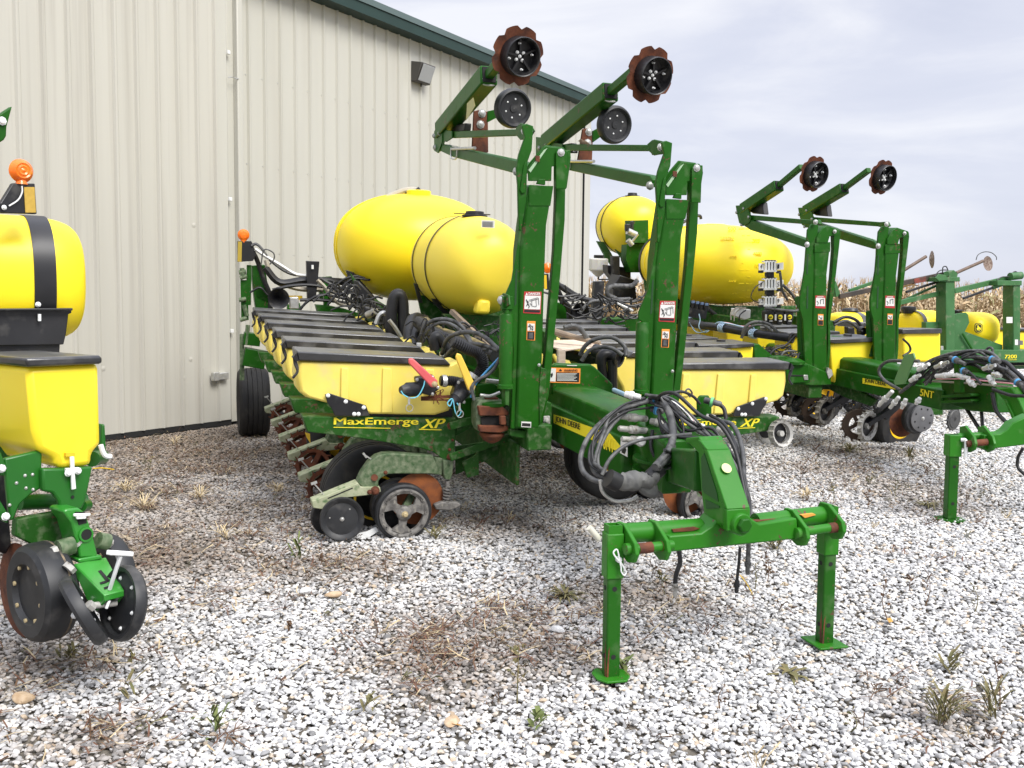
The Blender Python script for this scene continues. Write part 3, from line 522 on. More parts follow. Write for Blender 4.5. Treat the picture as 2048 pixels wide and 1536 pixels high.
def row_unit(par, fn=lambda q: q, flip=False, wheels='smooth', letters=True, dup_of=None):
    F, P = F1, lambda ax, val, *px: P2(F1, ax, val, *px)
    B = lambda b, nm, m, pr, **k: xf(b, fn, flip).build(nm, m, pr, **k)
    ny = -F.y
    b = MB(); b.prism(P(1, -.02, (605, 833), (912, 836), (912, 858), (909, 912), (900, 922), (886, 919), (868, 905), (841, 896), (724, 877), (615, 864)), F.y*.16)
    fr = B(b, 'row_unit', GRD, par, bevel=.006)
    b = MB()
    for u, v, r in ((902, 851, .020), (901, 914, .020), (899, 899, .008), (905, 880, .007)): b.bolt(F.on(u, v, 1, -.02), ny, r, .018)
    B(b, 'pivot_bolt', RU, fr)
    # hopper: bottom outline tapers, lid slopes over it
    HW = .29
    def hop(y, s=1.): return P(1, y, (596, 722), (899, 731), (919, 722), (934, 745), (927, 772), (908, 800), (901, 822), (872, 831), (740, 829), (722, 822), (704, 808), (651, 806), (612, 795), (597, 783), (592, 750))
    o0 = hop(-.03); cen = sum(o0)/len(o0)
    def inset(pts, k, dy): return [cen+(q-cen)*k+F.y*dy for q in pts]
    b = MB(); b.rings([inset(o0, .965, 0), inset(o0, 1, .03), inset(o0, 1, HW-.03), inset(o0, .965, HW)])
    hp = B(b, 'hopper', YH, fr, bevel=.012, smooth=50)
    b = MB()
    for ch in (((683, 735), (697, 736), (699, 800), (681, 800)), ((766, 736), (783, 737), (786, 826), (763, 826)), ((852, 738), (868, 739), (870, 790), (850, 788))):
        b.prism(P(1, -.046, *ch), F.y*.04)
    B(b, 'moulded_rib', YH, hp, bevel=.006)
    # lid
    b = MB(); lz = P(1, -.05, (594, 703), (889, 716.5), (903, 731), (596, 721.5))
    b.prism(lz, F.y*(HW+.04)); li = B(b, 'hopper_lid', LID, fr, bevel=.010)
    b = MB(); a = P(1, -.065, (593, 706), (585, 716), (592, 723), (598, 722)); b.prism(a, F.y*.07); 
    b.tube(P(1, -.05, (588, 716), (590, 728), (595, 742), (589, 752), (585, 756)), .010, 6); b.tube(P(1, -.05, (592, 723), (596, 736), (595, 744)), .007, 6)
    B(b, 'lid_latch', BK, fr)
    b = MB(); b.prism(P(1, -.055, (650, 789), (660, 787), (732, 811), (740, 832), (670, 832), (662, 815), (655, 806)), F.y*.012)
    br = B(b, 'hopper_bracket', BK, fr, bevel=.003)
    b = MB()
    for u, v in ((656, 791), (691.5, 803), (727.5, 815), (708.5, 828), (717, 828)): b.bolt(F.on(u, v, 1, -.056), ny, .010, .008)
    B(b, 'rivet', WHM, fr)
    b = MB(); b.prism(P(1, .02, (740, 818), (905, 818), (905, 837), (740, 834)), F.y*.22); B(b, 'hopper_support', BK, fr)
    # closing frame and arm (the right wing's units carry only the high closing wheels)
    if wheels != 'alu':
        b = MB(); b.prism(P(1, -.045, (715, 966), (724, 946), (738, 926), (753, 913), (768, 908), (784, 907), (866, 911), (874, 932), (878, 950), (860, 948), (790, 948), (776, 949), (764, 955), (757, 962), (757, 975), (745, 982), (724, 974)), F.y*.10)
        b.prism(P(1, -.02, (869, 914), (892, 917), (884, 952), (872, 948)), F.y*.05)
        B(b, 'closing_frame', GRM, fr, bevel=.008)
        b = MB(); b.prism(P(1, -.06, (624, 1003), (716, 966), (722, 974), (760, 974), (762, 984), (741, 990), (706, 994), (676, 997), (650, 1020), (626, 1016)), F.y*.12)
        ca = B(b, 'closing_arm', mat_arm, fr, bevel=.005)
        b = MB(); b.prism(P(1, -.062, (655, 996), (705, 975), (706, 977), (656, 998)), F.y*.004); B(b, 'slot', DARK, fr)
        b = MB(); b.bolt(F.on(750, 981, 1, -.06), ny, .022, .03); b.bolt(F.on(739, 984, 1, -.06), ny, .012, .02); b.bolt(F.on(771, 945, 1, -.045), ny, .010, .01); b.cyl(F.on(749, 955, 1, -.045), F.on(749, 955, 1, -.055), .024)
        B(b, 'arm_bolt', RU, fr)
        b = MB(); b.beam(F.on(650, 992, 1, 0), F.on(627, 966, 1, 0), .016, .008); b.beam(F.on(622, 968, 1, -.0), F.on(634, 964, 1, -.0), .02, .016); b.beam(F.on(745, 920, 1, 0), F.on(731, 911, 1, 0), .012, .010); b.beam(F.on(726, 906, 1, 0), F.on(733, 915, 1, 0), .016, .014)
        B(b, 'lever', ST, fr)
    # disc opener, gauge wheel, closing wheels
    b = MB(); c = F.on(835, 997, 1, 0); b.lathe(c, F.y, [(.001, -.012), (.06, -.012), (.17, -.003), (.19, 0), (.17, .003), (.06, .014), (.001, .014)], 40, cap=False); B(b, 'opener_disc', RUO, fr)
    b = MB(); c = F.on(806, 1024, 1, -.075)
    b.lathe(c, F.y, [(.165, -.028), (.192, -.03), (.203, -.018), (.206, .01), (.203, .05), (.19, .075), (.165, .075)], 44, cap=False); gw = B(b, 'gauge_wheel', RBC, fr)
    b = MB(); gauge_rim(b, c-F.y*.022, -F.y, .176)
    for k in range(10):
        a = k*.628; q = c-F.y*.045+(F.x*math.cos(a)+F.z*math.sin(a))*.158; b.lathe(q, F.y, [(.011, 0), (.011, -.004), (.006, -.004), (.006, 0)], 10)
    B(b, 'wheel_rim', GRIM, fr)
    b = MB(); b.bolt(c-F.y*.06, ny, .016, .02); B(b, 'hub_bolt', WOODB, fr)
    b = MB(); b.lathe(c+F.y*.15, F.y, [(.165, -.02), (.2, -.01), (.2, .06), (.165, .07), (.16, .03), (.001, .03)], 40, cap=False); B(b, 'gauge_wheel', RBC, fr)
    b = MB(); c2 = F.on(835, 997, 1, .05); b.beam(c, c2+F.z*.12, .05, .03, F.y); b.cyl(c-F.y*.02, c+F.y*.16, .02); B(b, 'wheel_arm', GRM, fr)
    if wheels == 'smooth':
        c = F.on(684, 1038, 1, -.12); ax = V(F.y+F.x*.12-F.z*.10); b = MB()
        b.lathe(c, ax, [(.001, -.004), (.03, -.004), (.11, .002), (.128, -.012), (.146, -.016), (.153, -.004), (.152, .014), (.14, .022), (.001, .022)], 44, cap=False); B(b, 'press_wheel', RBC, fr)
        b = MB(); b.bolt(c-F.y*.004, ny, .011, .010)
        for k in range(3): a = k*2.09+.9; b.bolt(c-F.y*.001+(F.x*math.cos(a)+F.z*math.sin(a))*.085, ny, .004, .003)
        B(b, 'wheel_bolt', ST, fr)
        c = F.on(664, 1030, 1, .12); b = MB(); ax = V(F.y-F.x*.12+F.z*.10)
        b.lathe(c, ax, [(.001, -.02), (.13, -.02), (.146, -.016), (.153, -.004), (.152, .014), (.14, .022), (.001, .022)], 44, cap=False); B(b, 'press_wheel', RBC, fr)
    else:
        M_, r_ = (RU, .142) if wheels == 'rust' else (AL, .105)
        for sgn in (-1, 1):
            b = MB(); c = F.on(684, 1030, 1, sgn*.11) if wheels == 'rust' else F.p(-.04, -.08+.09*(sgn+1), .49)
            ax = V(F.y+sgn*(-F.x*.15+F.z*.15)); spike_ring(b, c, ax, r_, 15, wd=.012 if wheels == 'rust' else .030, tip=.030 if wheels == 'rust' else .012, inner=.80, spokes=4 if wheels == 'rust' else 0); pw_ = B(b, 'press_wheel', M_, fr)
            if wheels == 'alu': b = MB(); b.lathe(c+F.y*.03, ax, [(.001, 0), (r_*.78, 0), (r_*.78, .02)], 20, cap=False); B(b, 'wheel_disc', BK, fr)
    if wheels != 'alu':
        # down-pressure shank, spring and drag foot
        b = MB(); b.prism(P(1, -.05, (886, 921), (908, 921), (905, 950), (901, 960), (891, 960), (888, 950)), F.y*.08); B(b, 'shank', GRM, fr, bevel=.008)
        b = MB()
        a, e_ = F.on(895, 962, 1, -.03), F.on(893, 1004, 1, -.03); L = e_-a
        b.cyl(a, e_, .018); b.tube([a+L*t+(F.x*math.cos(t*44)+F.y*math.sin(t*44))*.026 for t in np.linspace(.25, 1, 44)], .006, 5, sub=2); B(b, 'spring', GRIM, fr)
        b = MB(); b.prism(P(1, -.06, (868, 1010), (885, 1004), (914, 1004), (922, 1008), (921, 1014), (900, 1022), (872, 1020)), F.y*.05); B(b, 'drag_foot', GRIM, fr, bevel=.01)
    # parallel links to the toolbar
    b = MB()
    for yy in (-.09, .10):
        b.beam(F.on(900, 852, 1, yy), F.on(952, 824, 1, yy)+F.x*.25-F.z*.0, .02, .055, F.z)
        b.beam(F.on(900, 915, 1, yy), F.on(1013, 872, 1, yy)+F.x*.05, .02, .055, F.z)
    b.prism(P(1, -.03, (925, 925), (950, 912), (958, 902), (958, 950), (935, 956)), F.y*.03)
    B(b, 'parallel_link', GRD, fr, bevel=.004)
    if letters:
        B_ = F.on; m_ = YD
        if not flip:
            a = F.on(667, 853.5, 1, -.022); text('MaxEmerge', a, F.on(835, 853.5, 1, -.022)-a, F.z, np.linalg.norm(F.on(835, 853, 1, -.022)-a), .064, m_, 'lettering', fr, bold=.016)
            a = F.on(841, 857, 1, -.022); text('XP', a, F.x, F.z, .175, .066, m_, 'lettering', fr, bold=.02, shear=.35)
            b = MB(); b.prism(P(1, -.024, (667, 854), (781, 856), (781, 857.2), (667, 855.2)), F.y*.003); b.prism(P(1, -.024, (838, 858), (883, 859), (883, 860.5), (838, 859.5)), F.y*.003); b.build('underline', m_, fr)
        else:
            w0 = fn(F.on(667, 853, 1, -.022)); w1 = fn(F.on(835, 853, 1, -.022)); wi = fn(F.on(886, 856, 1, -.022)); o_ = fn(F.on(640, 852, 1, -.022)); d = w0-w1
            st = wi+(-F.z)*.0; text('MaxEmerge', st, d, F.z, np.linalg.norm(w1-w0)*.98, .062, m_, 'lettering', fr, bold=.016)
            st = st+d/np.linalg.norm(d)*(np.linalg.norm(d)+.03); text('XP', st, d, F.z, .17, .066, m_, 'lettering', fr, bold=.02, shear=.35)
            b = MB(); b.beam(st-F.z*.012-F.x*.03, st-F.z*.012+F.x*.14, .003, .005); b.build('underline', m_, fr)
    return fr
mat_arm = mat('muddy_casting', (.30, .33, .20), (.40, .42, .28), .75, scale=25, dirt=(.10, .17, .07), dlo=.55, dhi=.7, dscale=20, bump=.3)
WOODB = mat('brass_bolt', (.45, .36, .20), None, .5)

pl = root('planter', (-3.3, 6.6, 0), 'nearest complete green planter, its front crossbar standing on two jack stands', 'planter', 'folded row-crop planters parked in the yard')
# left wing: six units, the nearest lettered
r1 = row_unit(pl)
r2 = row_unit(pl, fn=lambda q: q+F1.y*.762, wheels='rust', letters=False)
for i in range(2, 6): dup(r2, F1.y*.762*(i-1))
# right wing, mirrored about the tongue, sitting slightly lower at its outer end
XC = 1.83
def mir(q):
    x, y, z = F1.loc(q); x2 = 2*XC-x; return F1.p(x2, y+.02, z-.03-.055*(x2-2.3))
r3 = row_unit(pl, fn=mir, flip=True, wheels='alu')
r4 = row_unit(pl, fn=lambda q: mir(q)+F1.y*.762, flip=True, wheels='alu', letters=False)
for i in range(2, 6): dup(r4, F1.y*.762*(i-1))

# ---- toolbars of both wings and the centre frame
F = F1
b = MB(); b.beam(F.p(1.50, -.45, .50), F.p(1.50, 5.0, .50), .18, .18, F.z); b.beam(F.p(1.40, -.3, .28), F.p(1.40, 4.6, .28), .03, .3, F.z); b.build('toolbar', GRD, pl, bevel=.01)
b = MB(); b.beam(F.p(2.34, -.45, .44), F.p(2.34, 5.0, .44), .18, .18, F.z); b.build('toolbar', GRD, pl, bevel=.01)
b = MB(); b.slab(F, [(911, 893), (1019, 876), (1022, 898), (912, 950)], 1, .12, .02); b.slab(F, [(912, 856), (952, 836), (960, 846), (912, 872)], 1, .1, .02); b.build('link_plate', GRD, pl, bevel=.004)
# rusty hinge casting at the wing end
b = MB(); b.slab(F, [(959, 800), (1003, 800), (1022, 815), (1022, 858), (1003, 868), (958, 864), (953, 850), (953, 812)], 1, -.32, .14); b.build('hinge_casting', GRM, pl, bevel=.012)
b = MB(); b.slab(F, [(962, 834), (1008, 832), (1014, 850), (964, 852)], 1, -.335, .03); b.build('hinge_pocket', DARK, pl)
b = MB(); b.slab(F, [(957, 813), (1004, 812), (1018, 824), (1018, 831), (960, 832)], 1, -.36, .05); b.slab(F, [(958, 851), (1016, 852), (1018, 860), (1000, 866), (960, 864)], 1, -.36, .05)
b.lathe(F.on(984, 866, 1, -.26), -F.z, [(.085, -.01), (.09, .01), (.06, .05), (.02, .07)], 20); b.slab(F, [(1000, 832), (1012, 832), (1013, 850), (1001, 850)], 1, -.39, .03)
b.build('hinge_jaw', RU, pl, bevel=.006)
b = MB(); b.lathe(F.on(984, 803, 1, -.26), F.z, [(.085, -.04), (.11, -.02), (.11, 0), (.06, .012)], 24); b.build('hinge_cap', GR, pl); b = MB(); b.slab(F, [(972, 795), (996, 795), (998, 800), (972, 800)], 1, -.30, .06); b.build('hinge_bolt', RU, pl, bevel=.004)

# ---- mast with marker arm: built at the left wing's end and copied to the right wing
def mast():
    P = lambda ax, val, *px: P2(F, ax, val, *px); Y = -.45
    b = MB(); b.prism(P(1, Y, (1031, 857), (1081, 862), (1092, 500), (1094, 450), (1107, 372), (1058, 369), (1047, 450), (1041, 500), (1038, 640)), F.y*.17)
    mt = b.build('mast', GR, pl, bevel=.018)
    b = MB(); b.prism(P(1, Y+.02, (1022, 857), (1036, 858), (1043, 600), (1046, 455), (1050, 360), (1040, 365), (1038, 440), (1037, 478), (1024, 560), (1004, 606), (1004, 622), (1022, 634), (1027, 700)), F.y*.02); b.build('side_plate', GR, mt, bevel=.003)
    b = MB(); b.prism(P(1, Y+.018, (1031, 540), (1035, 538), (1033, 608), (1029, 612)), F.y*.003); b.build('slot', mat('green_slot_shade', (.008, .05, .010), None, .7), mt)  # flat slot, its inner shade put into a darker green
    # hinge head
    b = MB(); b.prism(P(1, Y, (1056, 340), (1062, 330), (1090, 292), (1128, 297), (1128, 330), (1104, 333), (1103, 362), (1057, 362)), F.y*.015); b.prism(P(1, Y+.15, (1056, 330), (1062, 322), (1090, 290), (1128, 295), (1128, 328), (1104, 333), (1103, 360), (1057, 360)), F.y*.015)
    b.prism(P(1, Y-.01, (1074, 368), (1091, 370), (1091, 358), (1078, 358)), F.y*.03)
    b.build('head_plate', GR, mt, bevel=.004)
    b = MB(); b.prism(P(1, Y-.004, (1057, 340), (1088, 300), (1095, 296), (1061, 345)), F.y*.006); b.build('pale_edge', mat('pale_green_edge', (.35, .5, .32), None, .5), mt)  # paler green strip along the edge of the head plate
    b = MB(); b.prism(P(1, Y-.012, (1071, 311), (1080, 312), (1079, 324), (1072, 322)), F.y*.01); b.build('rust_patch', RU, mt)
    b = MB(); b.prism(P(1, Y-.004, (1058, 412), (1090, 412), (1101, 412), (1107, 372), (1058, 370)), F.y*.006); b.build('collar_plate', GR, mt, bevel=.003)
    # link strap running down beside the mast
    b = MB(); b.prism(P(1, Y+.05, (1112, 306), (1122, 298), (1137, 303), (1140, 315), (1131, 380), (1130, 440), (1120, 560), (1098, 790), (1084, 850), (1076, 845), (1092, 700), (1108, 500), (1112, 400)), F.y*.05); b.build('link_strap', GR, mt, bevel=.005)
    b = MB(); b.prism(P(1, Y-.02, (1112, 304), (1119, 296), (1128, 296), (1134, 304), (1133, 378), (1112, 378)), F.y*.014); b.prism(P(1, Y+.11, (1128, 300), (1141, 300), (1142, 315), (1134, 376), (1126, 376)), F.y*.014); b.build('clevis', GR, mt, bevel=.004)
    b = MB()
    for u, v, r in ((1122, 305, .018), (1078, 730, .008)): b.bolt(F.on(u, v, 1, Y-.02), -F.y, r, .012)
    # rocker lever on the mast's flank: carries the two marker links
    b.build('pin', ST, mt)
    b = MB(); b.prism(P(1, Y-.04, (1044, 251), (1053, 247), (1067, 252), (1064, 300), (1055, 325), (1053, 400), (1043, 462), (1038, 460), (1036, 370), (1033, 335), (1038, 310), (1050, 275)), F.y*.03); b.prism(P(1, Y-.052, (1048, 330), (1053, 322), (1054, 335), (1051, 385), (1044, 388), (1040, 380)), F.y*.012)
    b.build('rocker_lever', GR, mt, bevel=.005)
    # upper and lower links lie along the wing (the plane x = 1.4) and rise to the elbow
    b = MB(); X = 1.40
    b.prism(P(0, X, (898, 263), (1036, 258), (1036, 271), (900, 276)), F.x*.05)
    b.prism(P(0, X-.02, (1031, 256), (1040, 246), (1055, 250), (1060, 262), (1053, 276), (1040, 280), (1031, 270)), F.x*.012); b.prism(P(0, X+.06, (1036, 258), (1044, 248), (1062, 252), (1068, 262), (1058, 278), (1044, 280)), F.x*.012)
    b.prism(P(0, X-.02, (872, 262), (886, 258), (903, 262), (904, 276), (892, 284), (876, 280)), F.x*.012)
    b.build('upper_link', GR, mt, bevel=.005)
    b = MB(); b.prism(P(0, X-.02, (881, 288), (905, 294), (1034, 322), (1038, 330), (1037, 346), (1022, 345), (905, 314), (876, 300)), F.x*.09); b.build('lower_link', GR, mt, bevel=.006)
    b = MB()
    for u, v, r in ((1050, 262, .020), (1034, 343, .022), (1060, 262, .014)): b.bolt(F.on(u, v, 0, X-.03), -F.y, r, .014)
    for u, v, r in ((869, 272, .016), (880, 266, .016), (871, 295, .018)): b.bolt(F.on(u, v, 0, X-.03), -F.y, r, .014)
    b.build('link_pin', ST, mt)
    b = MB(); b.tube(P(0, X-.03, (902, 295), (902, 315), (912, 317), (914, 296), (905, 292)), .007, 5); b.cyl(F.on(905, 298, 0, X-.03), F.on(950, 296, 0, X-.03), .012); b.build('lock_clip', ST, mt)
    b = MB(); b.prism(P(0, X-.03, (868, 262), (876, 252), (884, 262), (884, 284), (876, 306), (868, 302)), F.x*.012); b.prism(P(0, X+.07, (870, 250), (884, 251), (892, 262), (884, 300), (874, 306), (870, 300)), F.x*.012); b.build('elbow_plate', GR, mt, bevel=.004)
    # outer box arm with the sliding bar and the notched disc
    b = MB(); a, e_ = F.on(884, 262, 0, X+.02), F.on(978, 150, 0, X+.02); b.beam(a, e_, .145, .135, F.x); ma = b.build('marker_arm', GR, pl, bevel=.012)
    b = MB(); d = (e_-a)/np.linalg.norm(e_-a); b.beam(e_-d*.03, e_+d*.012, .115, .105, F.x); b.build('arm_mouth', DARK, ma)
    c = F.on(1036, 112, 0, X); n = V(-F.y*.94+F.x*.16-F.z*.22); n /= np.linalg.norm(n)
    b = MB(); b.beam(e_-d*.02, F.on(992, 132, 0, X+.02)+d*.25, .065, .065, F.x); b.build('slide_bar', GR, ma, bevel=.006)
    b = MB(); b.tube([e_+q for q in (F.x*-.05-F.z*.03, -F.z*.07-F.x*.04, -F.z*.07+F.x*.04, F.x*.055-F.z*.03)], .009, 6); b.build('retaining_hook', ST, ma)
    b = MB(); u_ = np.cross((0, 0, 1), n); u_ /= np.linalg.norm(u_); w_ = np.cross(n, u_); R_, k9 = .20, []
    for i in range(72):
        t = i*2*math.pi/72; rr = R_-.026*max(0, math.cos(8*t))**2; k9.append((u_*math.cos(t)+w_*math.sin(t))*rr)
    b.rings([[c+q*.15-n*.02 for q in k9], [c+q*.6-n*.018 for q in k9], [c+q-n*0 for q in k9], [c+q*.995-n*.008 for q in k9], [c+q*.6-n*.026 for q in k9]]); dk = b.build('notched_disc', RU, ma, smooth=50)
    b = MB(); b.lathe(c, n, [(.132, -.01), (.132, .085), (.128, .09), (.122, .085), (.118, .03), (.105, .01), (.04, .012), (.03, .02), (.001, .022)], 44, cap=False)
    for k in range(5):
        t = k*1.257+.5; q = c+n*.028; b.beam(q+(u_*math.cos(t)+w_*math.sin(t))*.03, q+(u_*math.cos(t)+w_*math.sin(t))*.118, .014, .03, n)
    b.build('depth_band', BK, ma)
    b = MB()
    for k in range(5): t = k*math.pi/2+.78; q = c+n*.026+((u_*math.cos(t)+w_*math.sin(t))*.034 if k < 4 else 0); b.bolt(q, n, .0085, .012)
    for k in range(4): t = k*math.pi/2+.25; q = c+n*.03+(u_*math.cos(t)+w_*math.sin(t))*.088; b.bolt(q, n, .006, .022)
    b.build('disc_bolt', WHM, ma)
    # hydraulic cylinder
    X = 1.24; b = MB(); a, e_ = F.on(1011, 774, 0, X), F.on(1013, 628, 0, X); d = (e_-a)/np.linalg.norm(e_-a)
    b.lathe(a, d, [(.048, -.012), (.054, -.01), (.054, .015), (.047, .02), (.047, np.linalg.norm(e_-a)-.012), (.042, np.linalg.norm(e_-a)), (.02, np.linalg.norm(e_-a)+.004)], 28); cy = b.build('hydraulic_cylinder', GR, mt)
    b = MB(); b.cyl(e_, e_+d*.09, .022); b.beam(e_+d*.03, e_+d*.12, .075, .05, F.y); b.prism(P(0, X-.02, (999, 592), (1006, 586), (1016, 590), (1018, 610), (1010, 616), (999, 612)), F.x*.014)
    b.beam(a-d*.01, a-d*.12, .08, .03, F.x); b.build('rod_end', GR, cy, bevel=.004)
    b = MB(); b.bolt(F.on(1004, 600, 0, X-.03), -F.y-F.x*.5, .022, .02); b.build('rod_pin', ST, cy)
    # decals
    Yd = Y-.003
    def decal(q4, m, nm='decal', dd=0): b = MB(); b.prism(P(1, Yd-dd, *q4), F.y*.002); return b.build(nm, m, mt)
    decal(((1048.5, 583), (1083, 583.5), (1081.5, 628), (1046.5, 626)), RDD, 'danger_decal')
    decal(((1050, 591), (1081.5, 591.5), (1080, 619), (1048.5, 618)), WD, 'danger_decal', .002)
    decal(((1049, 619.5), (1080, 620.5), (1079.5, 625), (1048.5, 624)), BD, 'danger_decal', .002)
    a = F.on(1057, 589.8, 1, Yd-.004); text('DANGER', a, F.x, F.z, .083, .017, WD, 'decal_lettering', mt, bold=.02, th=.001)
    b = MB(); b.prism(P(1, Yd-.002, (1051, 590), (1056, 590), (1053.5, 585)), F.y*.001); b.build('warning_triangle', WD, mt)
    b = MB()     # falling figure and outline of the machine
    for q in (((1054, 601), (1056, 607)), ((1056, 607), (1053, 612)), ((1056, 607), (1059, 613)), ((1053, 603), (1058, 604)), ((1052, 599), (1054, 601)), ((1059, 613), (1057, 616))): b.beam(F.on(*q[0], 1, Yd-.005), F.on(*q[1], 1, Yd-.005), .005, .002, F.y)
    b.build('figure_print', BD, mt)
    b = MB()
    for q in (((1058, 600), (1076, 595)), ((1060, 602), (1078, 597)), ((1064, 601), (1064, 612)), ((1072, 598), (1073, 613)), ((1064, 612), (1073, 613)), ((1060, 606), (1064, 611)), ((1077, 596), (1078, 610))): b.beam(F.on(*q[0], 1, Yd-.005), F.on(*q[1], 1, Yd-.005), .0022, .002, F.y)
    b.build('outline_print', HG, mt)
    decal(((1054, 642), (1071, 642.5), (1070, 681), (1053, 680)), ORD, 'warning_decal')
    decal(((1055.5, 647), (1069.5, 647.5), (1069, 662), (1055, 661.5)), WD, 'warning_decal', .002); decal(((1055, 663), (1069, 663.5), (1068.5, 679.5), (1054.5, 679)), BD, 'warning_decal', .002); decal(((1058, 665), (1066, 665.5), (1065.5, 677), (1057.5, 676.5)), HG, 'warning_decal', .003)
    b = MB()
    for q in (((1058, 650), (1062, 656)), ((1062, 656), (1060, 660)), ((1056, 653), (1061, 653)), ((1061, 656), (1066, 660)), ((1066, 651), (1066, 660)), ((1059, 648), (1066, 655))): b.beam(F.on(*q[0], 1, Yd-.005), F.on(*q[1], 1, Yd-.005), .003, .002, F.y)
    b.build('figure_print', BD, mt)
    return mt, ma
mt, ma = mast()
OFF = F1.x*1.0-F1.y*.03-F1.z*.05
mt2 = dup(mt, OFF); ma2 = dup(ma, OFF)
b = MB(); b.slab(F, [(1043, 843), (1062.5, 844), (1062, 855), (1042.5, 854)], 1, -.453, .002); b.build('name_plate', WD, mt); b = MB(); b.slab(F, [(1044.5, 846), (1061, 847), (1061, 853), (1044, 852)], 1, -.455, .002); b.build('name_plate', BD, mt)
# lower gauge wheels of the marker, carried on rusty brackets
for nm, X, wc, br, arm in (('l', 1.40, (1029, 215), ((948, 222), (962, 219), (976, 224), (977, 305), (944, 305)), ((976, 222), (1000, 217), (1000, 232), (975, 245))), ('r', 2.40, (1233, 248), ((1166, 258), (1176, 256), (1187, 262), (1184, 332), (1154, 332)), ((1186, 262), (1204, 252), (1204, 272), (1186, 285)))):
    D = F.on(*wc, 1, .86); Yw = .86; n = V(-F.y*.97+F.x*.15-F.z*.1)
    b = MB(); b.slab(F, br, 1, 1.45, .03); g = b.build('wheel_bracket', RU, pl, bevel=.006)
    b = MB(); b.slab(F, arm, 1, 1.2, .03); b.build('wheel_arm', GR, g, bevel=.004)
    b = MB(); b.lathe(D+F.y*.06, n, [(.143, -.03), (.151, -.02), (.155, 0), (.154, .03), (.146, .05), (.133, .056), (.120, .045), (.115, .03), (.03, .025), (.03, .032), (.001, .033)], 44, cap=False); b.build('marker_wheel', RBC, g)
    b = MB(); n_ = n/np.linalg.norm(n); u_ = np.cross((0, 0, 1), n_); u_ /= np.linalg.norm(u_); w_ = np.cross(n_, u_)
    for k in range(6): t = k*1.047+.4; b.bolt(D+F.y*.06+n_*.029+(u_*math.cos(t)+w_*math.sin(t))*.072, n_, .005, .004)
    b.build('wheel_rivet', WHM, g)
    b = MB()
    for u, v in ((br[1][0]+2, br[1][1]+8), (br[1][0]-1, br[1][1]+30)): b.bolt(F.on(u, v, 1, 1.45), -F.y, .024, .015)
    b.build('bracket_bolt', ST, g)
b = MB(); b.slab(F, [(934, 207), (946, 195), (950, 212), (938, 232), (932, 240)], 0, 1.32, .003); b.build('reflector', mat('yellow_reflector', (.38, .36, .13), None, .4), ma)
b = MB(); b.slab(F, [(905, 250), (930, 246), (928, 262), (900, 270)], 0, 1.44, .06); b.build('rubber_bumper', BK, ma, bevel=.01); b = MB(); b.slab(F, [(1114, 290), (1142, 286), (1144, 306), (1110, 306)], 0, 2.44, .06); b.build('rubber_bumper', BK, ma2, bevel=.01)
# pedestal of the left mast
b = MB(); b.slab(F, [(1020, 858), (1104, 868), (1104, 878), (1080, 884), (1020, 872)], 1, -.40, .2); b.slab(F, [(1082, 800), (1104, 806), (1104, 862), (1084, 858)], 1, -.34, .1); b.build('mast_base', GRD, pl, bevel=.008)
b = MB(); b.slab(F, [(1087, 833), (1100, 832), (1101, 848), (1088, 848)], 1, -.36, .03); b.bolt(F.on(1093, 841, 1, -.37), -F.y, .016, .015); b.tube(P2(F, 1, -.38, (1087, 846), (1082, 858), (1088, 866), (1090, 858), (1084, 850)), .005, 5); b.build('mast_clip', AL, pl, bevel=.003)
b = MB(); b.slab(F, [(1082, 735), (1093, 738), (1092, 800), (1080, 850), (1078, 790)], 1, -.46, .02); b.build('latch_bar', GRD, pl, bevel=.004)

# ---- warning plate, tongue, gooseneck
b = MB(); b.slab(F, [(1104, 732), (1112, 727), (1182, 729), (1190, 734), (1226, 768), (1228, 800), (1104, 790)], 1, -.15, .05); wp = b.build('guard_plate', GR, pl, bevel=.012)
b = MB(); b.slab(F, [(1101, 735), (1161, 737), (1160, 767), (1100, 765)], 1, -.153, .002); b.build('warning_decal', ORD, wp)
b = MB(); b.slab(F, [(1101, 736.5), (1112, 737), (1111, 763), (1100, 762.5)], 1, -.156, .002); b.build('warning_decal', WD, wp)
b = MB(); b.slab(F, [(1113, 744.5), (1159, 745.5), (1158, 764), (1112, 763)], 1, -.156, .002); b.build('warning_decal', BD, wp)
a = F.on(1128, 743.5, 1, -.158); text('WARNING', a, F.x, F.z, .105, .018, BD, 'decal_lettering', wp, bold=.01, th=.001)
b = MB(); b.slab(F, [(1117.5, 742), (1124.5, 742), (1121, 737.5)], 1, -.157, .001); b.slab(F, [(1102, 748), (1105, 745), (1106, 750), (1104, 755), (1102, 754)], 1, -.159, .001); b.build('warning_triangle', BD, wp)
b = MB()
for k in range(7): v = 746.5+k*2.3; b.slab(F, [(1114, v), (1154-3*(k % 3), v+.6), (1154-3*(k % 3), v+1.5), (1114, v+.9)], 1, -.159, .001)
b.slab(F, [(1134, 730), (1154, 730.5), (1154, 732), (1134, 731.5)], 1, -.156, .002); b.build('decal_lines', WD, wp)
XL, XR = 1.70, 2.08
b = MB(); T = lambda x, y, z: F.p(x, y, z)
zt_, zb_ = .80, .42
sec = lambda y, x0, x1, z1, z0: [T(x0, y, z0), T(x1, y, z0), T(x1, y, z1-.02), T(x1-.03, y, z1), T(x0+.03, y, z1), T(x0, y, z1-.02)]
ya, yb_ = 2.2, F.loc(F.on(1262, 850, 0, XL))[1]
print('tongue end y', yb_, F.loc(F.on(1107, 781, 0, XL)), F.loc(F.on(1211, 826, 0, XL)), F.loc(F.on(1107, 813, 0, XL)), F.loc(F.on(1238, 859, 0, XL)), F.loc(F.on(1240, 895, 0, XL)))
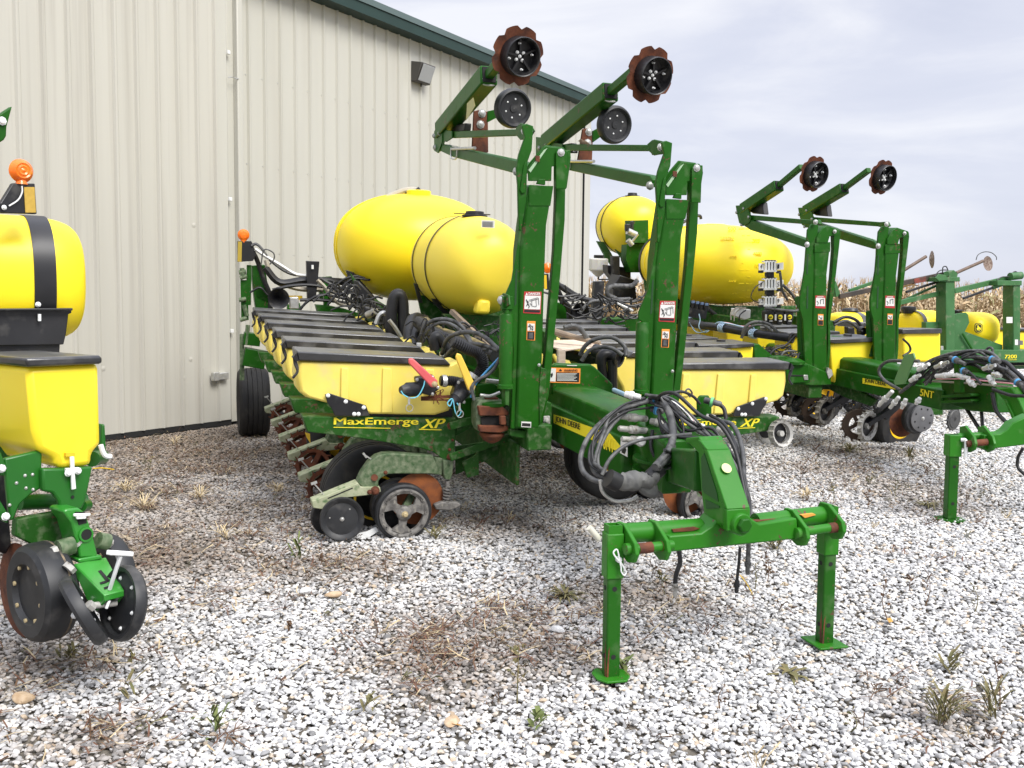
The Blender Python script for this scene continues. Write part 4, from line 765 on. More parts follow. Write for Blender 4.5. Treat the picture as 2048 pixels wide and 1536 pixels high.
b.rings([sec(ya, XL+.02, XR-.02, .80, .62), sec(yb_, XL-.01, XR-.05, .815, .64)]); tg = b.build('tongue', GR, pl, bevel=.01)
b = MB(); b.rings([[T(x, y, z) for x, z in ((XL-.035, .44), (XR, .44), (XR, .69), (XL-.035, .69))] for y in (ya, yb_+.02)]); b.build('tongue_beam', GR, tg, bevel=.012)
# yellow stripe and lettering on its flank
xs = XL-.038; q = lambda u, v: F.on(u, v, 0, xs)
b = MB(); b.prism([q(1107, 829), q(1131, 836), q(1178, 853), q(1220, 868), q(1240, 892), q(1250, 905), q(1236, 903), q(1107, 846)], F.x*.003); b.build('stripe_decal', YD, tg)
a = q(1112, 846)-F.x*.004; d = q(1161, 863)-F.x*.004-a; text('JOHN DEERE', a, d, F.z, np.linalg.norm(d), .052, BD, 'lettering', tg, bold=.004, th=.002)
a = q(1202, 895)-F.x*.004; d = q(1228, 906)-a; text('90NT', a, d, F.z, np.linalg.norm(d), .085, YD, 'lettering', tg, bold=.012)
b = MB(); b.prism([q(1243, 876)-F.x*.004, q(1256, 883)-F.x*.004, q(1256, 914)-F.x*.004, q(1241, 906)-F.x*.004], F.x*.002); b.build('label_decal', WD, tg)
b = MB(); b.prism([q(1245, 895)-F.x*.006, q(1250, 890)-F.x*.006, q(1254, 900)-F.x*.006, q(1251, 908)-F.x*.006, q(1245, 905)-F.x*.006], F.x*.002); b.build('label_print', BD, tg)
# nose under the hoses
b = MB(); b.rings([sec(yb_+.03, XL+.03, XR-.09, .80, .50), sec(yb_-.25, 1.69, 1.90, .80, .50), sec(-2.05, 1.62, 1.80, .80, .50)]); b.build('gooseneck', GR, pl, bevel=.012)
b = MB()
for zz in (.60, .53): b.lathe(T(1.79, yb_-.22, zz), F.z, [(.16, 0), (.16, .02)], 24)
b.build('pivot_plate', GR, pl, bevel=.004)
# yoke: a deep channel that falls to the hitch pin
H = Frame((-1.79, 3.86, 0), 53.)
X0 = 1.41
yk = lambda *px: P2(F, 0, X0, *px)
b = MB(); b.prism(yk((1372, 881), (1394, 877), (1409, 898), (1448, 1016), (1447, 1050), (1433, 1050), (1407, 1026), (1402, 985), (1396, 906)), F.x*.09); y1 = b.build('yoke', GRL, pl, bevel=.008)
b = MB(); pts = yk((1396, 879), (1409, 897), (1448, 1015), (1448, 1058)); off = [F.x*-.006, F.x*.112]
path = [np.array(p) for p in pts]; nrm_ = -F.y*.035
for i in range(3): b.prism([path[i]+off[0], path[i]+off[1], path[i+1]+off[1], path[i+1]+off[0]], nrm_)
b.prism(yk((1371, 876), (1397, 873), (1409, 892), (1407, 900), (1393, 884), (1371, 887)), F.x*.12)
b.build('yoke_flange', GRL, y1, bevel=.005)
b = MB(); b.prism(P2(F, 0, X0-.004, (1402, 916), (1408, 906), (1433, 985), (1436, 1003), (1408, 986), (1404, 978)), F.x*.006); b.prism(P2(F, 0, X0-.004, (1410, 999), (1420, 1003), (1438, 1012), (1438, 1016), (1412, 1018)), F.x*.006); b.build('recess', mat('green_recess_shade', (.010, .075, .010), None, .6), y1)  # window inset drawn flat, its shade put into a darker green
fp = P2(F, 0, X0, (1425, 944), )[0]
b = MB(); d_ = path[2]-path[1]; d_ /= np.linalg.norm(d_); nn = np.cross(F.x, d_); nn /= np.linalg.norm(nn); nn = nn if nn@(-F.y) > 0 else -nn
cdot = path[1]+(path[2]-path[1])*.42+F.x*.053+nn*.036; b.lathe(cdot, nn, [(.024, 0), (.024, .004)], 24); b.build('round_sticker', mat('pale_sticker', (.62, .72, .30), None, .5), y1)
ya_ = F.on(1392, 925, 0, X0+.045)
b = MB(); b.beam(F.p(1.74, -1.95, .64), ya_-F.y*.06+F.x*.02-F.z*.03, .11, .19, F.z); b.build('yoke_neck', GR, y1, bevel=.01)
hp_ = F.on(1478, 1047, 0, X0+.06)
b = MB(); b.lathe(hp_, -H.y, [(.05, -.09), (.05, .02), (.046, .03)], 24); b.build('pin_boss', GRL, y1, bevel=.003)
b = MB(); b.lathe(hp_, -H.y, [(.034, .03), (.034, .05), (.03, .055)], 6); b.build('castle_nut', GR, y1, bevel=.003)

# ---- crossbar with its two jack stands
P = lambda y, *px: P2(H, 1, y, *px)
b = MB(); b.prism(P(-.06, (1338, 1072), (1403, 1066), (1424, 1052), (1440, 1034), (1452, 1022), (1492, 1022), (1500, 1036), (1520, 1048), (1594, 1036), (1598, 1078), (1480, 1090), (1337, 1105)), H.y*.13); cb = b.build('crossbar', GRL, pl, bevel=.008)
b = MB(); a, e_ = P(0, (1337, 1082), (1440, 1074)); b.cyl(P(0.03, (1242, 1067))[0], P(.03, (1400, 1056))[0], .045); b.cyl(P(.03, (1510, 1046))[0], P(.03, (1650, 1030))[0], .045)
b.cyl(P(-.07, (1270, 1098))[0], P(-.07, (1345, 1090))[0], .022); b.cyl(P(-.07, (1610, 1063))[0], P(-.07, (1685, 1052))[0], .022); b.build('hitch_tube', GRL, cb)
b = MB()
b.cyl(P(-.07, (1276, 1097.5))[0], P(-.07, (1303, 1094.5))[0], .024); b.cyl(P(-.07, (1657, 1056.5))[0], P(-.07, (1683, 1053))[0], .024); b.cyl(P(-.07, (1322, 1092.5))[0], P(-.07, (1330, 1091.5))[0], .0235); b.build('worn_pin', RU, cb)
b = MB(); b.slab(H, [(1345, 1059), (1390, 1054), (1400, 1057), (1385, 1062), (1347, 1064)], 1, -.022, .03); b.slab(H, [(1510, 1042), (1560, 1037), (1575, 1039), (1560, 1043), (1520, 1046)], 1, -.022, .03); b.build('rust_patch', RU, cb)
b = MB(); b.slab(H, [(1603, 1030), (1628, 1027), (1632, 1030), (1610, 1036)], 1, -.022, .02); b.build('rust_patch', mat('orange_primer', (.75, .32, .05), None, .6), cb)
def clevis(x, dz, nm='clevis_plate'):
    b = MB(); pr = [(.06, .545), (.06, .45), (-.05, .405), (-.10, .415), (-.125, .455), (-.11, .50), (-.01, .565), (.05, .565)]
    b.prism([H.p(x, y, z+dz) for y, z in pr], H.x*.020); return b.build(nm, GRL, cb, bevel=.004)
xA = [H.loc(H.on(u, v, 1, -.10))[0] for u, v in ((1266, 1100), (1330, 1095), (1608, 1065), (1680, 1050))]
zc_ = [H.loc(H.on(u, v, 1, -.07))[2]-.47 for u, v in ((1266, 1097), (1330, 1092), (1608, 1065), (1680, 1052))]
print('clevis', xA, zc_)
for x, dz in zip(xA, zc_): clevis(x, dz)
b = MB()
for x, dz, s in ((xA[0], zc_[0], -1), (xA[1]+.022, zc_[1], 1), (xA[2], zc_[2], -1), (xA[3]+.022, zc_[3], 1)): b.lathe(H.p(x, -.07, .47+dz), H.x*s, [(.026, -.005), (.026, .022), (.018, .026)], 14)
b.build('pin_head', GRL, cb)
def stand(px_t, px_b, nm, turn, foot):
    bw = H.on(*px_b, 2, .012); tw_ = H.on(*px_t, 1, H.loc(bw)[1]); tz = tw_[2]-.018; foot = [(x*.76, y*.76) for x, y in foot]
    b = MB(); S_ = Frame((bw[0], bw[1], 0), 53+turn)
    b.box(S_, (0, 0, (tz-.02)/2+.004), (.064, .064, tz-.02)); st = b.build(nm, GR, pl, bevel=.007)
    b = MB(); b.box(S_, (0, 0, tz-.115), (.078, .078, .20)); b.build('sleeve', GRL, st, bevel=.006)
    b = MB(); b.box(S_, (0, 0, tz-.004), (.050, .050, .02)); b.build('tube_mouth', DARK, st)
    b = MB()
    for x, y in ((-.028, 0), (.028, 0), (0, -.028), (0, .028)): b.box(S_, (x, y, tz), (.008 if x else .064, .008 if y else .048, .04))
    b.build('tube_rim', GRL, st)
    b = MB(); b.prism([S_.p(x, y, .022) for x, y in foot], (0, 0, .010)); b.build('foot_plate', GRL, st, bevel=.003)
    b = MB()
    for z in (.12, tz*.62):
        for nrm2 in (-S_.y, -S_.x): b.lathe(S_.p(0, 0, z)+nrm2*.0315, nrm2, [(.011, 0), (.011, .002)], 14)
    b.build('pin_hole', DARK, st)
    b = MB(); z0 = .02
    b.prism([S_.p(x, -.0332, z) for x, z in ((-.03, .06), (-.024, .15), (-.018, .17), (-.022, .02), (-.03, .02))], S_.y*.001); b.prism([S_.p(-.0332, y, z) for y, z in ((-.03, .03), (-.02, .19), (-.01, .10), (-.016, .02))], S_.x*.001); b.build('rust_streak', RU, st)
    return st, S_, tz
s1, S1, t1 = stand((1218, 1050), (1221, 1357), 'jack_stand', -8, [(-.10, -.05), (-.06, -.11), (.06, -.11), (.10, -.05), (.10, .05), (.06, .11), (-.06, .11), (-.10, .05)])
s2, S2, t2 = stand((1662, 1012), (1648, 1290), 'jack_stand', -8, [(-.10, -.12), (.10, -.12), (.10, .12), (-.10, .12)])
print('stand tops', t1, t2)
b = MB(); c = S1.p(.01, -.043, t1-.125); b.lathe(c, -S1.y, [(.013, -.01), (.013, .015), (.008, .02)], 12)
b.tube([c+S1.x*x-S1.y*.02+V(0, 0, z) for x, z in ((-.02, .05), (-.03, .035), (-.015, .01), (.005, -.01), (.02, -.035), (.03, -.055), (.02, -.066), (.008, -.05), (.006, -.03), (.0, -.005), (-.005, .02), (-.012, .045), (-.02, .05))], .0035, 6); b.build('hitch_pin_clip', WHM, s1)
b = MB(); b.cyl(H.on(1198, 1078, 1, .04), H.on(1178, 1055, 1, .04), .014); b.build('pin_handle', mat('ivory_sleeve', (.62, .60, .50), None, .5), s1)
b = MB(); b.slab(H, [(1403, 1064), (1437, 1030), (1447, 1036), (1420, 1064)], 1, .10, .02); b.slab(H, [(1425, 1052), (1432, 1024), (1447, 1022), (1447, 1050)], 1, .02, .06); b.build('gusset', GRL, cb, bevel=.004)

# ---- tanks on the centre frame
def etank(parent, fr, c, hx, hy, hz, e1=2.6, m=YE, name='tank', seam=True, e2=2.4):
    b = MB(); R = []; n = 26
    for i in range(n+1):
        t = -math.pi/2+math.pi*i/n; yy = math.copysign(abs(math.sin(t))**(2/e2), math.sin(t)); k = max(abs(math.cos(t))**(2/e2), .004)
        R.append([fr.p(c[0]+hx*k*math.copysign(abs(math.cos(q))**(2/e1), math.cos(q)), c[1]+hy*yy, c[2]+hz*k*math.copysign(abs(math.sin(q))**(2/e1), math.sin(q))) for q in np.arange(48)*2*math.pi/48])
    b.rings(R); t_ = b.build(name, m, parent, smooth=80); return t_
def strap(parent, fr, c, hx, hy, hz, y, w=.04, e1=2.6, e2=2.4, m=BK, t0=-math.pi, t1=math.pi, gr=1.008, name='strap'):
    s = min(1, abs(y-c[1])/hy); k = (1-s**e2)**(1/e2); b = MB(); R = []
    for q in np.linspace(t0, t1, 60):
        x, z = hx*k*gr*math.copysign(abs(math.cos(q))**(2/e1), math.cos(q)), hz*k*gr*math.copysign(abs(math.sin(q))**(2/e1), math.sin(q))
        R.append([fr.p(c[0]+x*g, y+dy, c[2]+z*g) for g, dy in ((1, -w/2), (1.012, -w/2), (1.012, w/2), (1, w/2))])
    b.rings(R); return b.build(name, m, parent)
cB = (1.80, 4.75, 1.735); tkb = etank(pl, F, cB, .92, .95, .615, e1=2.25, e2=2.3)
strap(tkb, F, cB, .92, .95, .615, 5.15, .05, 2.25, 2.3, gr=1.004)
for yy in (4.95, 4.75): strap(tkb, F, cB, .92, .95, .615, yy, .035, 2.25, 2.3, m=YE, gr=1.0, name='moulded_ring')
cS = (1.82, 2.6, 1.60); tks = etank(pl, F, cS, .455, .98, .47, e1=2.0, e2=3.2, m=YEP)
for yy in (2.42, 2.98): strap(tks, F, cS, .455, .98, .47, yy, .024, 2.0, 3.2, gr=1.012)
b = MB(); c = F.on(938, 436, 1, 2.3); b.lathe(F.p(1.80, 2.3, 2.055), F.z, [(.12, 0), (.12, .015), (.09, .02), (.085, .05), (.05, .055)], 24); b.beam(F.p(1.60, 2.3, 2.08), F.p(1.95, 2.3, 2.08), .03, .008); b.build('tank_lid', BK, tks)
b = MB(); b.slab(F, [(963, 440), (990, 441), (989, 456), (963, 455)], 1, 1.62, .004); b.build('tank_label', WD, tks); b = MB()
for k in range(5): b.slab(F, [(965, 443+2.3*k), (986, 443.6+2.3*k), (986, 444.4+2.3*k), (965, 443.8+2.3*k)], 1, 1.615, .002)
b.build('label_lines', HG, tks)
b = MB(); b.slab(F, [(959, 598), (983, 600), (981, 629), (952, 628)], 1, 1.68, .14); b.build('sump_block', YEP, tks, bevel=.03)
b = MB(); c = F.p(1.80, 4.6, 2.35); b.lathe(c, F.z, [(.14, -.03), (.14, .03), (.11, .04)], 24); b.build('tank_lid', YE, tkb); b = MB(); b.tube(P2(F, 1, 4.75, (748, 410), (765, 400), (790, 388), (815, 380), (838, 381)), .035, 8); b.build('vent_hose', HT, tkb); b = MB(); b.cyl(F.on(832, 378, 1, 4.7), F.on(840, 388, 1, 4.7), .04); b.slab(F, [(812, 384), (838, 384), (838, 391), (812, 391)], 1, 4.7, .1); b.build('vent_clamp', BK, tkb)
# saddles and frame under the tanks
b = MB(); b.slab(F, [(700, 545), (735, 588), (790, 622), (870, 640), (1036, 648), (1036, 690), (880, 668), (770, 640), (716, 590)], 1, 3.9, .05); b.slab(F, [(835, 590), (1036, 610), (1036, 700), (860, 700)], 1, 3.0, .05); b.slab(F, [(885, 628), (1050, 634), (1050, 700), (930, 690)], 1, 2.0, .05); b.beam(F.p(1.3, 1.5, .95), F.p(1.3, 5.4, .98), .12, .2, F.z); b.beam(F.p(2.3, 1.5, .95), F.p(2.3, 5.4, .98), .12, .2, F.z); b.build('tank_saddle', GRD, pl, bevel=.006)
b = MB(); b.slab(F, [(692, 540), (708, 545), (790, 640), (782, 650), (700, 565)], 1, 4.3, .04); b.slab(F, [(864, 597), (884, 599), (884, 612), (915, 640), (945, 668), (925, 668), (868, 606)], 1, 2.5, .04); b.slab(F, [(828, 566), (836, 568), (846, 606), (838, 606)], 1, 2.85, .03); b.build('tank_leg', BK, pl, bevel=.004)
b = MB(); b.beam(F.on(903, 622, 1, 1.9), F.on(985, 700, 1, 1.4), .04, .04); b.build('brace_bar', LOG, pl)
# lettered "large dark mass" of frame under centre
b = MB(); b.beam(F.p(.5, 5.3, .75), F.p(3.1, 5.3, .75), .2, .2, F.z); b.beam(F.p(1.9, 0, .55), F.p(1.9, 5.3, .6), .25, .22, F.z); b.build('centre_frame', GRD, pl, bevel=.01)

# ---- wheels
b = MB(); c = F.on(748, 988, 1, .42); rr = .40; tyre(b, c, -F.y, rr, .26, rim=True, rm=0, inner=.42); b.lathe(c-F.y*.10, -F.y, [(.170, 0), (.170, .02), (.155, .02), (.155, 0)], 40, 1, close=True); b.build('transport_tyre', [RB, YP], pl)
b = MB(); c = F.on(648, 890, 1, 2.0); tyre(b, F.p(F.loc(c)[0]+.2, 1.75, .12), -F.y, .385, .24, rim=True); b.build('transport_tyre', [RB, YP], pl)
b = MB(); c = F.on(1222, 905, 1, .55); tyre(b, c, -F.y, .385, .26, rim=True); b.build('transport_tyre', [RB, YP], pl)
c = W0.on(507, 872, 2, 0); cL = F.loc((c[0], c[1], .43)); b = MB(); tyre(b, (c[0], c[1], .425)+F.x*.0, F.x, .425, .36, rim=True); b.build('transport_tyre', [RB, YP], pl); FARW = V(c[0], c[1], .425)
b = MB(); tyre(b, (FARW[0], FARW[1], .425)+F.x*3.4, F.x, .425, .36, rim=True); b.build('transport_tyre', [RB, YP], pl)
b = MB(); b.slab(F, [(706, 1067), (714, 1071), (716, 1079), (738, 1075), (757, 1062), (752, 1054), (734, 1063), (716, 1067)], 1, -.05, .006); b.build('paper_tag', WHM, pl, smooth=10)
b = MB(); b.slab(F, [(610, 865), (620, 868), (621, 887), (614, 876)], 1, .3, .01); b.build('marker_tag', YP, pl)

# ---- far end of the machine: rear masts, lamp, horn
YF = 4.9; P = lambda *px: P2(F, 1, YF, *px)
b = MB(); b.prism(P((504, 532), (530, 530), (534, 560), (545, 600), (545, 620), (512, 620), (508, 590), (505, 560)), F.y*.2); b.prism(P((510, 576), (530, 576), (552, 598), (552, 604), (532, 606), (512, 596)), F.y*.1); b.beam(F.on(487, 712, 1, YF), F.on(530, 720, 1, YF), .2, .2, F.z); b.beam(F.on(487, 676, 1, YF), F.on(520, 680, 1, YF), .14, .14, F.z); b.beam(F.on(488, 560, 1, YF), F.on(490, 640, 1, YF), .08, .06, F.y); b.beam(F.on(498, 530, 1, YF), F.on(497, 610, 1, YF), .05, .06, F.y); b.build('rear_mast', GR, pl, bevel=.006)
b = MB()
for q in ((478, 545, 492, 543), (480, 556, 494, 552), (478, 600, 492, 598), (488, 610, 494, 632), (480, 640, 494, 636), (484, 536, 486, 556), (496, 650, 492, 690)): b.cyl(F.on(q[0], q[1], 1, YF-.05), F.on(q[2], q[3], 1, YF-.05), .025, seg=8)
b.beam(F.on(484, 668, 1, YF), F.on(484, 760, 1, YF), .05, .04, F.y); b.build('rear_linkage', GRM, pl)
b = MB(); b.slab(F, [(475, 482), (503, 482), (513, 508), (506, 522), (475, 524)], 1, YF-.1, .06); lb = b.build('lamp_bracket', BK, pl, bevel=.004)
b = MB(); b.slab(F, [(476, 483), (484, 483), (483, 524), (475, 523)], 1, YF-.12, .02); b.build('reflector', mat('yellow_reflector_far', (.42, .30, .04), None, .4), lb)
c = F.on(487, 470, 1, YF-.07); b = MB(); b.lathe(c-F.z*.0, -F.y, [(.001, -.045), (.04, -.04), (.062, -.02), (.066, 0), (.062, .02), (.04, .04), (.001, .045)], 24, cap=False); b.lathe(c-F.z*.09, F.z, [(.03, 0), (.035, .04)], 12); b.build('amber_lamp', ORG, pl)
b = MB(); b.tube(P((504, 500), (514, 520), (528, 560), (540, 590), (541, 622)), .03, 6); b.build('bent_bar', BK, pl)
c = F.on(557, 597, 1, 4.3); b = MB(); b.lathe(c, -F.y, [(.01, -.25), (.03, -.22), (.05, -.1), (.08, -.02), (.112, .02), (.115, .025), (.10, .018), (.05, -.06), (.001, -.12)], 32, cap=False); b.build('blower_horn', BK, pl)
b = MB(); b.slab(F, [(579, 595), (597, 594), (599, 618), (580, 618)], 1, 4.3, .1); b.build('motor', ST, pl, bevel=.01)
b = MB(); b.slab(F, [(613, 522), (639, 523), (636, 560), (631, 604), (615, 600)], 1, 4.6, .08); vb = b.build('light_post', BK, pl, bevel=.004); b = MB(); b.cyl(F.on(625, 530, 1, 4.59), F.on(625, 538, 1, 4.59), .014); b.build('post_bolt', WHM, vb)
b = MB(); b.slab(F, [(632, 610), (660, 612), (690, 618), (716, 626), (716, 650), (640, 640)], 1, 4.4, .15); b.slab(F, [(638, 555), (664, 553), (664, 600), (640, 600)], 1, 4.9, .1); b.slab(F, [(648, 560), (656, 560), (656, 640), (648, 640)], 1, 4.5, .08); b.slab(F, [(575, 610), (600, 606), (606, 640), (575, 640)], 1, 4.6, .1); b.build('rear_bracket', GR, pl, bevel=.005)
b = MB(); b.slab(F, [(560, 592), (605, 592), (605, 600), (560, 600)], 1, 4.7, .1); b.build('yellow_strip', YP, pl)
# the right wing's rear lamp seen between mast and strap
b = MB(); b.lathe(F.on(1095, 536, 1, 4.9), -F.y, [(.001, -.04), (.062, -.02), (.066, 0), (.062, .02), (.001, .045)], 20, cap=False); b.build('amber_lamp', ORG, pl); b = MB(); b.slab(F, [(1090, 548), (1097, 548), (1100, 580), (1094, 580)], 1, 4.9, .05); b.build('lamp_stem', BK, pl)
b = MB(); b.slab(F, [(1088, 550), (1093, 550), (1094, 578), (1089, 578)], 1, 4.85, .02); b.build('reflector', YP, pl)
b = MB(); b.slab(F, [(1112, 605), (1125, 606), (1136, 622), (1136, 660), (1112, 660)], 1, 4.6, .1); b.build('rear_bracket', GR, pl, bevel=.005); b = MB(); b.tube(P2(F, 1, 4.5, (1112, 575), (1124, 600), (1137, 615), (1140, 640), (1140, 665)), .04, 6); b.build('bent_bar', BK, pl)
c = F.on(1160, 624, 1, 4.3); b = MB(); b.lathe(c, -F.y, [(.01, -.25), (.03, -.22), (.05, -.1), (.08, -.02), (.112, .02), (.115, .025), (.10, .018), (.05, -.06), (.001, -.12)], 32, cap=False); b.build('blower_horn', BK, pl)
b = MB(); b.slab(F, [(1173, 622), (1184, 621), (1186, 650), (1174, 652)], 1, 4.3, .1); b.build('motor', ST, pl, bevel=.01)
b = MB(); b.slab(F, [(1190, 563), (1209, 562), (1207, 595), (1206, 640), (1186, 660), (1186, 620)], 1, 4.6, .08); b.build('light_post', BK, pl, bevel=.004)
b = MB(); b.slab(F, [(1182, 640), (1280, 636), (1280, 662), (1190, 668)], 1, 4.5, .3); b.build('rear_bracket', GR, pl, bevel=.005)

# ---- vacuum pipes, hoses, valves in the middle of the machine
def hose(px, val, r, m=HB, ax=1, name='hose', sub=6, seg=8, par=None):
    b = MB(); n = len(px); P_ = [F1.on(u, v, ax, val if not isinstance(val, (tuple, list)) else val[0]+(val[1]-val[0])*i/(n-1)) for i, (u, v) in enumerate(px)]
    b.tube(P_, r, seg, sub=sub); return b.build(name, m, par or pl, smooth=60)
hose([(783, 680), (782, 640), (786, 603), (793, 590), (802, 592), (806, 610), (807, 650), (812, 680)], 2.3, .055, name='vacuum_hose')
hose([(818, 690), (818, 660), (824, 640), (836, 636), (846, 642)], (1.6, 2.0), .05, name='vacuum_hose'); hose([(830, 695), (831, 665), (838, 645), (850, 640)], (1.5, 2.0), .05, name='vacuum_hose')
hose([(838, 645), (870, 668), (930, 692), (992, 712)], (1.6, .4), .06, name='vacuum_manifold'); hose([(852, 640), (880, 660), (940, 680), (990, 706)], (1.7, .5), .03, mat('gold_dust', (.30, .23, .08), (.12, .10, .05), .7, scale=20), name='wiring_loom')
hose([(870, 700), (868, 680), (874, 672), (884, 684), (900, 705)], .6, .04, name='vacuum_hose')
b = MB(); pts = P2(F, 1, 0, (905, 683), (935, 698), (958, 708), (966, 730), (955, 752), (943, 768)); 
b.tube(pts, .045, 12, sub=14, rf=lambda i: .045 if i % 2 else .039); b.build('corrugated_hose', HB, pl, smooth=25)
b = MB(); pts = P2(F, 1, -.15, (880, 762), (905, 762), (922, 766)); b.tube(pts, .036, 12, sub=12, rf=lambda i: .038 if i % 2 else .031); b.build('corrugated_hose', HB, pl, smooth=25)
hose([(838, 690), (848, 655), (870, 640), (900, 640), (925, 655), (945, 690)], (1.0, .6), .016, HG); hose([(842, 690), (856, 660), (880, 646), (905, 650), (930, 670), (945, 695)], (1.0, .5), .014, HG)
hose([(884, 708), (893, 680), (915, 667), (945, 665), (970, 675), (1000, 702)], (.6, -.1), .017, HG); hose([(890, 715), (905, 698), (935, 688), (965, 690), (998, 702)], (.5, -.1), .016, HG); hose([(898, 716), (915, 700), (945, 692), (975, 700)], (.5, 0), .014, HG)
b = MB()
for q in ((838, 690), (884, 708)): b.cyl(F.on(q[0], q[1]+4, 1, .8), F.on(q[0], q[1]-4, 1, .8), .02)
b.build('hose_fitting', WH, pl)
# rear bundle of hoses left of the tanks
r_ = random.Random(3)
for i, (px, va, rr, m_) in enumerate([
    ([(503, 492), (512, 488), (524, 498), (540, 520), (575, 545), (612, 553)], 4.8, .018, HG), ([(510, 498), (530, 512), (560, 530), (590, 548), (615, 552)], 4.8, .022, WH),
    ([(532, 520), (540, 545), (560, 565), (600, 578), (650, 580), (690, 590)], 4.7, .03, HT), ([(530, 535), (560, 565), (610, 560), (660, 562), (700, 565)], 4.7, .045, HB),
    ([(545, 580), (580, 572), (620, 570), (660, 576), (700, 580)], 4.6, .02, HB), ([(635, 560), (650, 575), (668, 600), (690, 610), (715, 600), (728, 585)], 4.4, .024, HT),
    ([(640, 556), (665, 570), (695, 580), (725, 590)], 4.3, .02, HG), ([(660, 570), (700, 600), (735, 625), (760, 640)], 4.0, .022, HB), ([(600, 600), (640, 600), (690, 606), (740, 620)], 4.4, .02, HB),
    ([(660, 585), (685, 560), (710, 552), (730, 556)], 4.2, .012, HB), ([(700, 620), (690, 590), (705, 572), (725, 575), (735, 600), (722, 620), (702, 610)], 4.1, .014, HB), ([(655, 610), (700, 560), (740, 560)], 4.2, .014, HB),
    ([(522, 530), (528, 500), (546, 505), (548, 518), (538, 530)], 4.7, .008, HG), ([(500, 585), (520, 575), (535, 590)], 4.7, .012, HB), ([(620, 640), (600, 620), (640, 590), (700, 600)], 4.3, .016, HB)]):
    hose(px, va, rr, m_, sub=5, seg=6)
b = MB(); rg = np.random.default_rng(21)
for k in range(80):
    u, v = rg.uniform(670, 820), 0; v = 588+(u-690)*.62+rg.normal(0, 9); y_ = rg.uniform(2.6, 3.8); a = F.on(u, v, 1, y_); e_ = a+F.x*rg.normal(0, .16)+F.z*rg.normal(0, .06)+F.y*rg.normal(0, .05); mid = (a+e_)/2+F.z*rg.uniform(.0, .04)
    b.tube([a-F.z*.03, (a+mid)/2+F.z*.02, mid, (mid+e_)/2, e_-F.z*.04], rg.uniform(.006, .014), 6, sub=3)
b.build('hose_tangle', HB, pl, kind='stuff')
b = MB()
for k in range(60):
    u, v = rg.uniform(1120, 1285), rg.uniform(588, 636); a = F.on(u, v, 1, rg.uniform(3.6, 4.4)); e_ = a+F.x*rg.normal(0, .22)+F.z*rg.normal(0, .05); b.tube([a, (a+e_)/2-F.z*.04, e_], rg.uniform(.007, .016), 6, sub=4)
b.build('hose_tangle', HB, pl, kind='stuff')
b = MB()
for k in range(60):
    u, v = rg.uniform(835, 1000), rg.uniform(640, 700); y_ = rg.uniform(.7, 1.6); a = F.on(u, v+10, 1, y_); e_ = a+F.x*rg.normal(0, .12)+F.z*rg.normal(0, .05); b.tube([a, (a+e_)/2+F.z*.05, e_], rg.uniform(.003, .010), 5, sub=3)
b.build('hose_tangle', HB, pl, kind='stuff')
b = MB(); b.slab(F, [(770, 628), (790, 624), (800, 660), (785, 676), (768, 660)], 1, 2.6, .12); b.slab(F, [(728, 612), (752, 616), (752, 634), (730, 634)], 1, 2.9, .15); b.slab(F, [(716, 560), (745, 590), (760, 622), (740, 625), (718, 600)], 1, 3.4, .3); b.build('gearbox', BK, pl, bevel=.02)
b = MB(); b.cyl(F.on(735, 630, 1, 2.8), F.on(752, 622, 1, 2.7), .035); b.tube(P2(F, 1, 2.4, (752, 648), (758, 632), (766, 626), (774, 628)), .022, 8); b.tube(P2(F, 1, 2.2, (778, 640), (790, 655), (803, 676)), .02, 6); b.build('metal_pipe', ST, pl)
# sheet standing in for the dense shadow in the frame behind the hoppers
b = MB(); b.slab(F, [(770, 640), (1040, 660), (1040, 760), (920, 740), (800, 690)], 1, 2.9, .1); b.build('inner_shade_plate', GRD, pl)
# two quick-connect ball valves with coloured handles
def valve(cpx, hp0, hp1, hm, body, y, nm, lanyard):
    b = MB(); b.slab(F, body, 1, y, .09); vv = b.build('ball_valve', BK, pl, bevel=.012)
    b = MB()
    for t in ((body[0][0]+2, body[0][1]+3), (body[2][0]-4, body[2][1]-3), (body[1][0]-3, body[1][1]+4), (body[3][0]+3, body[3][1]-4)): b.bolt(F.on(*t, 1, y-.002), -F.y, .008, .008)
    b.build('valve_bolt', ST, vv)
    b = MB(); a, e_ = F.on(*hp0, 1, y-.07), F.on(*hp1, 1, y-.07); d = e_-a; d /= np.linalg.norm(d); s_ = np.cross(F.y, d); w0, w1 = .032, .022
    pts = [a+s_*w0-d*.0, a-d*w0, a-s_*w0, a-s_*w0*.9+d*.05, e_-s_*w1, e_+d*w1, e_+s_*w1, a+s_*w0*.9+d*.05]; b.prism(pts, F.y*.022); hd = b.build('valve_handle', hm, vv, bevel=.008)
    b = MB(); b.bolt(a, -F.y, .014, .01); b.build('handle_bolt', WOODB, vv)
    b = MB(); a, e_ = F.on(*cpx[0], 1, y+.03), F.on(*cpx[1], 1, y-.03); d = (e_-a)/np.linalg.norm(e_-a); L = np.linalg.norm(e_-a)
    b.lathe(a, d, [(.045, 0), (.05, .02), (.05, L*.7), (.042, L*.75), (.03, L), (.025, L+.01)], 20); b.build('dust_cap', BK, vv)
    b = MB(); b.tube(P2(F, 1, y-.06, *lanyard), .004, 5); b.build('lanyard', TW, vv)
    return vv
v1 = valve(((838, 778), (804, 780)), (869, 768), (822, 722), REDH, [(832, 756), (868, 750), (880, 778), (862, 792), (838, 786)], -.22, 'v', [(850, 760), (846, 775), (836, 792), (822, 796), (808, 790), (802, 782)])
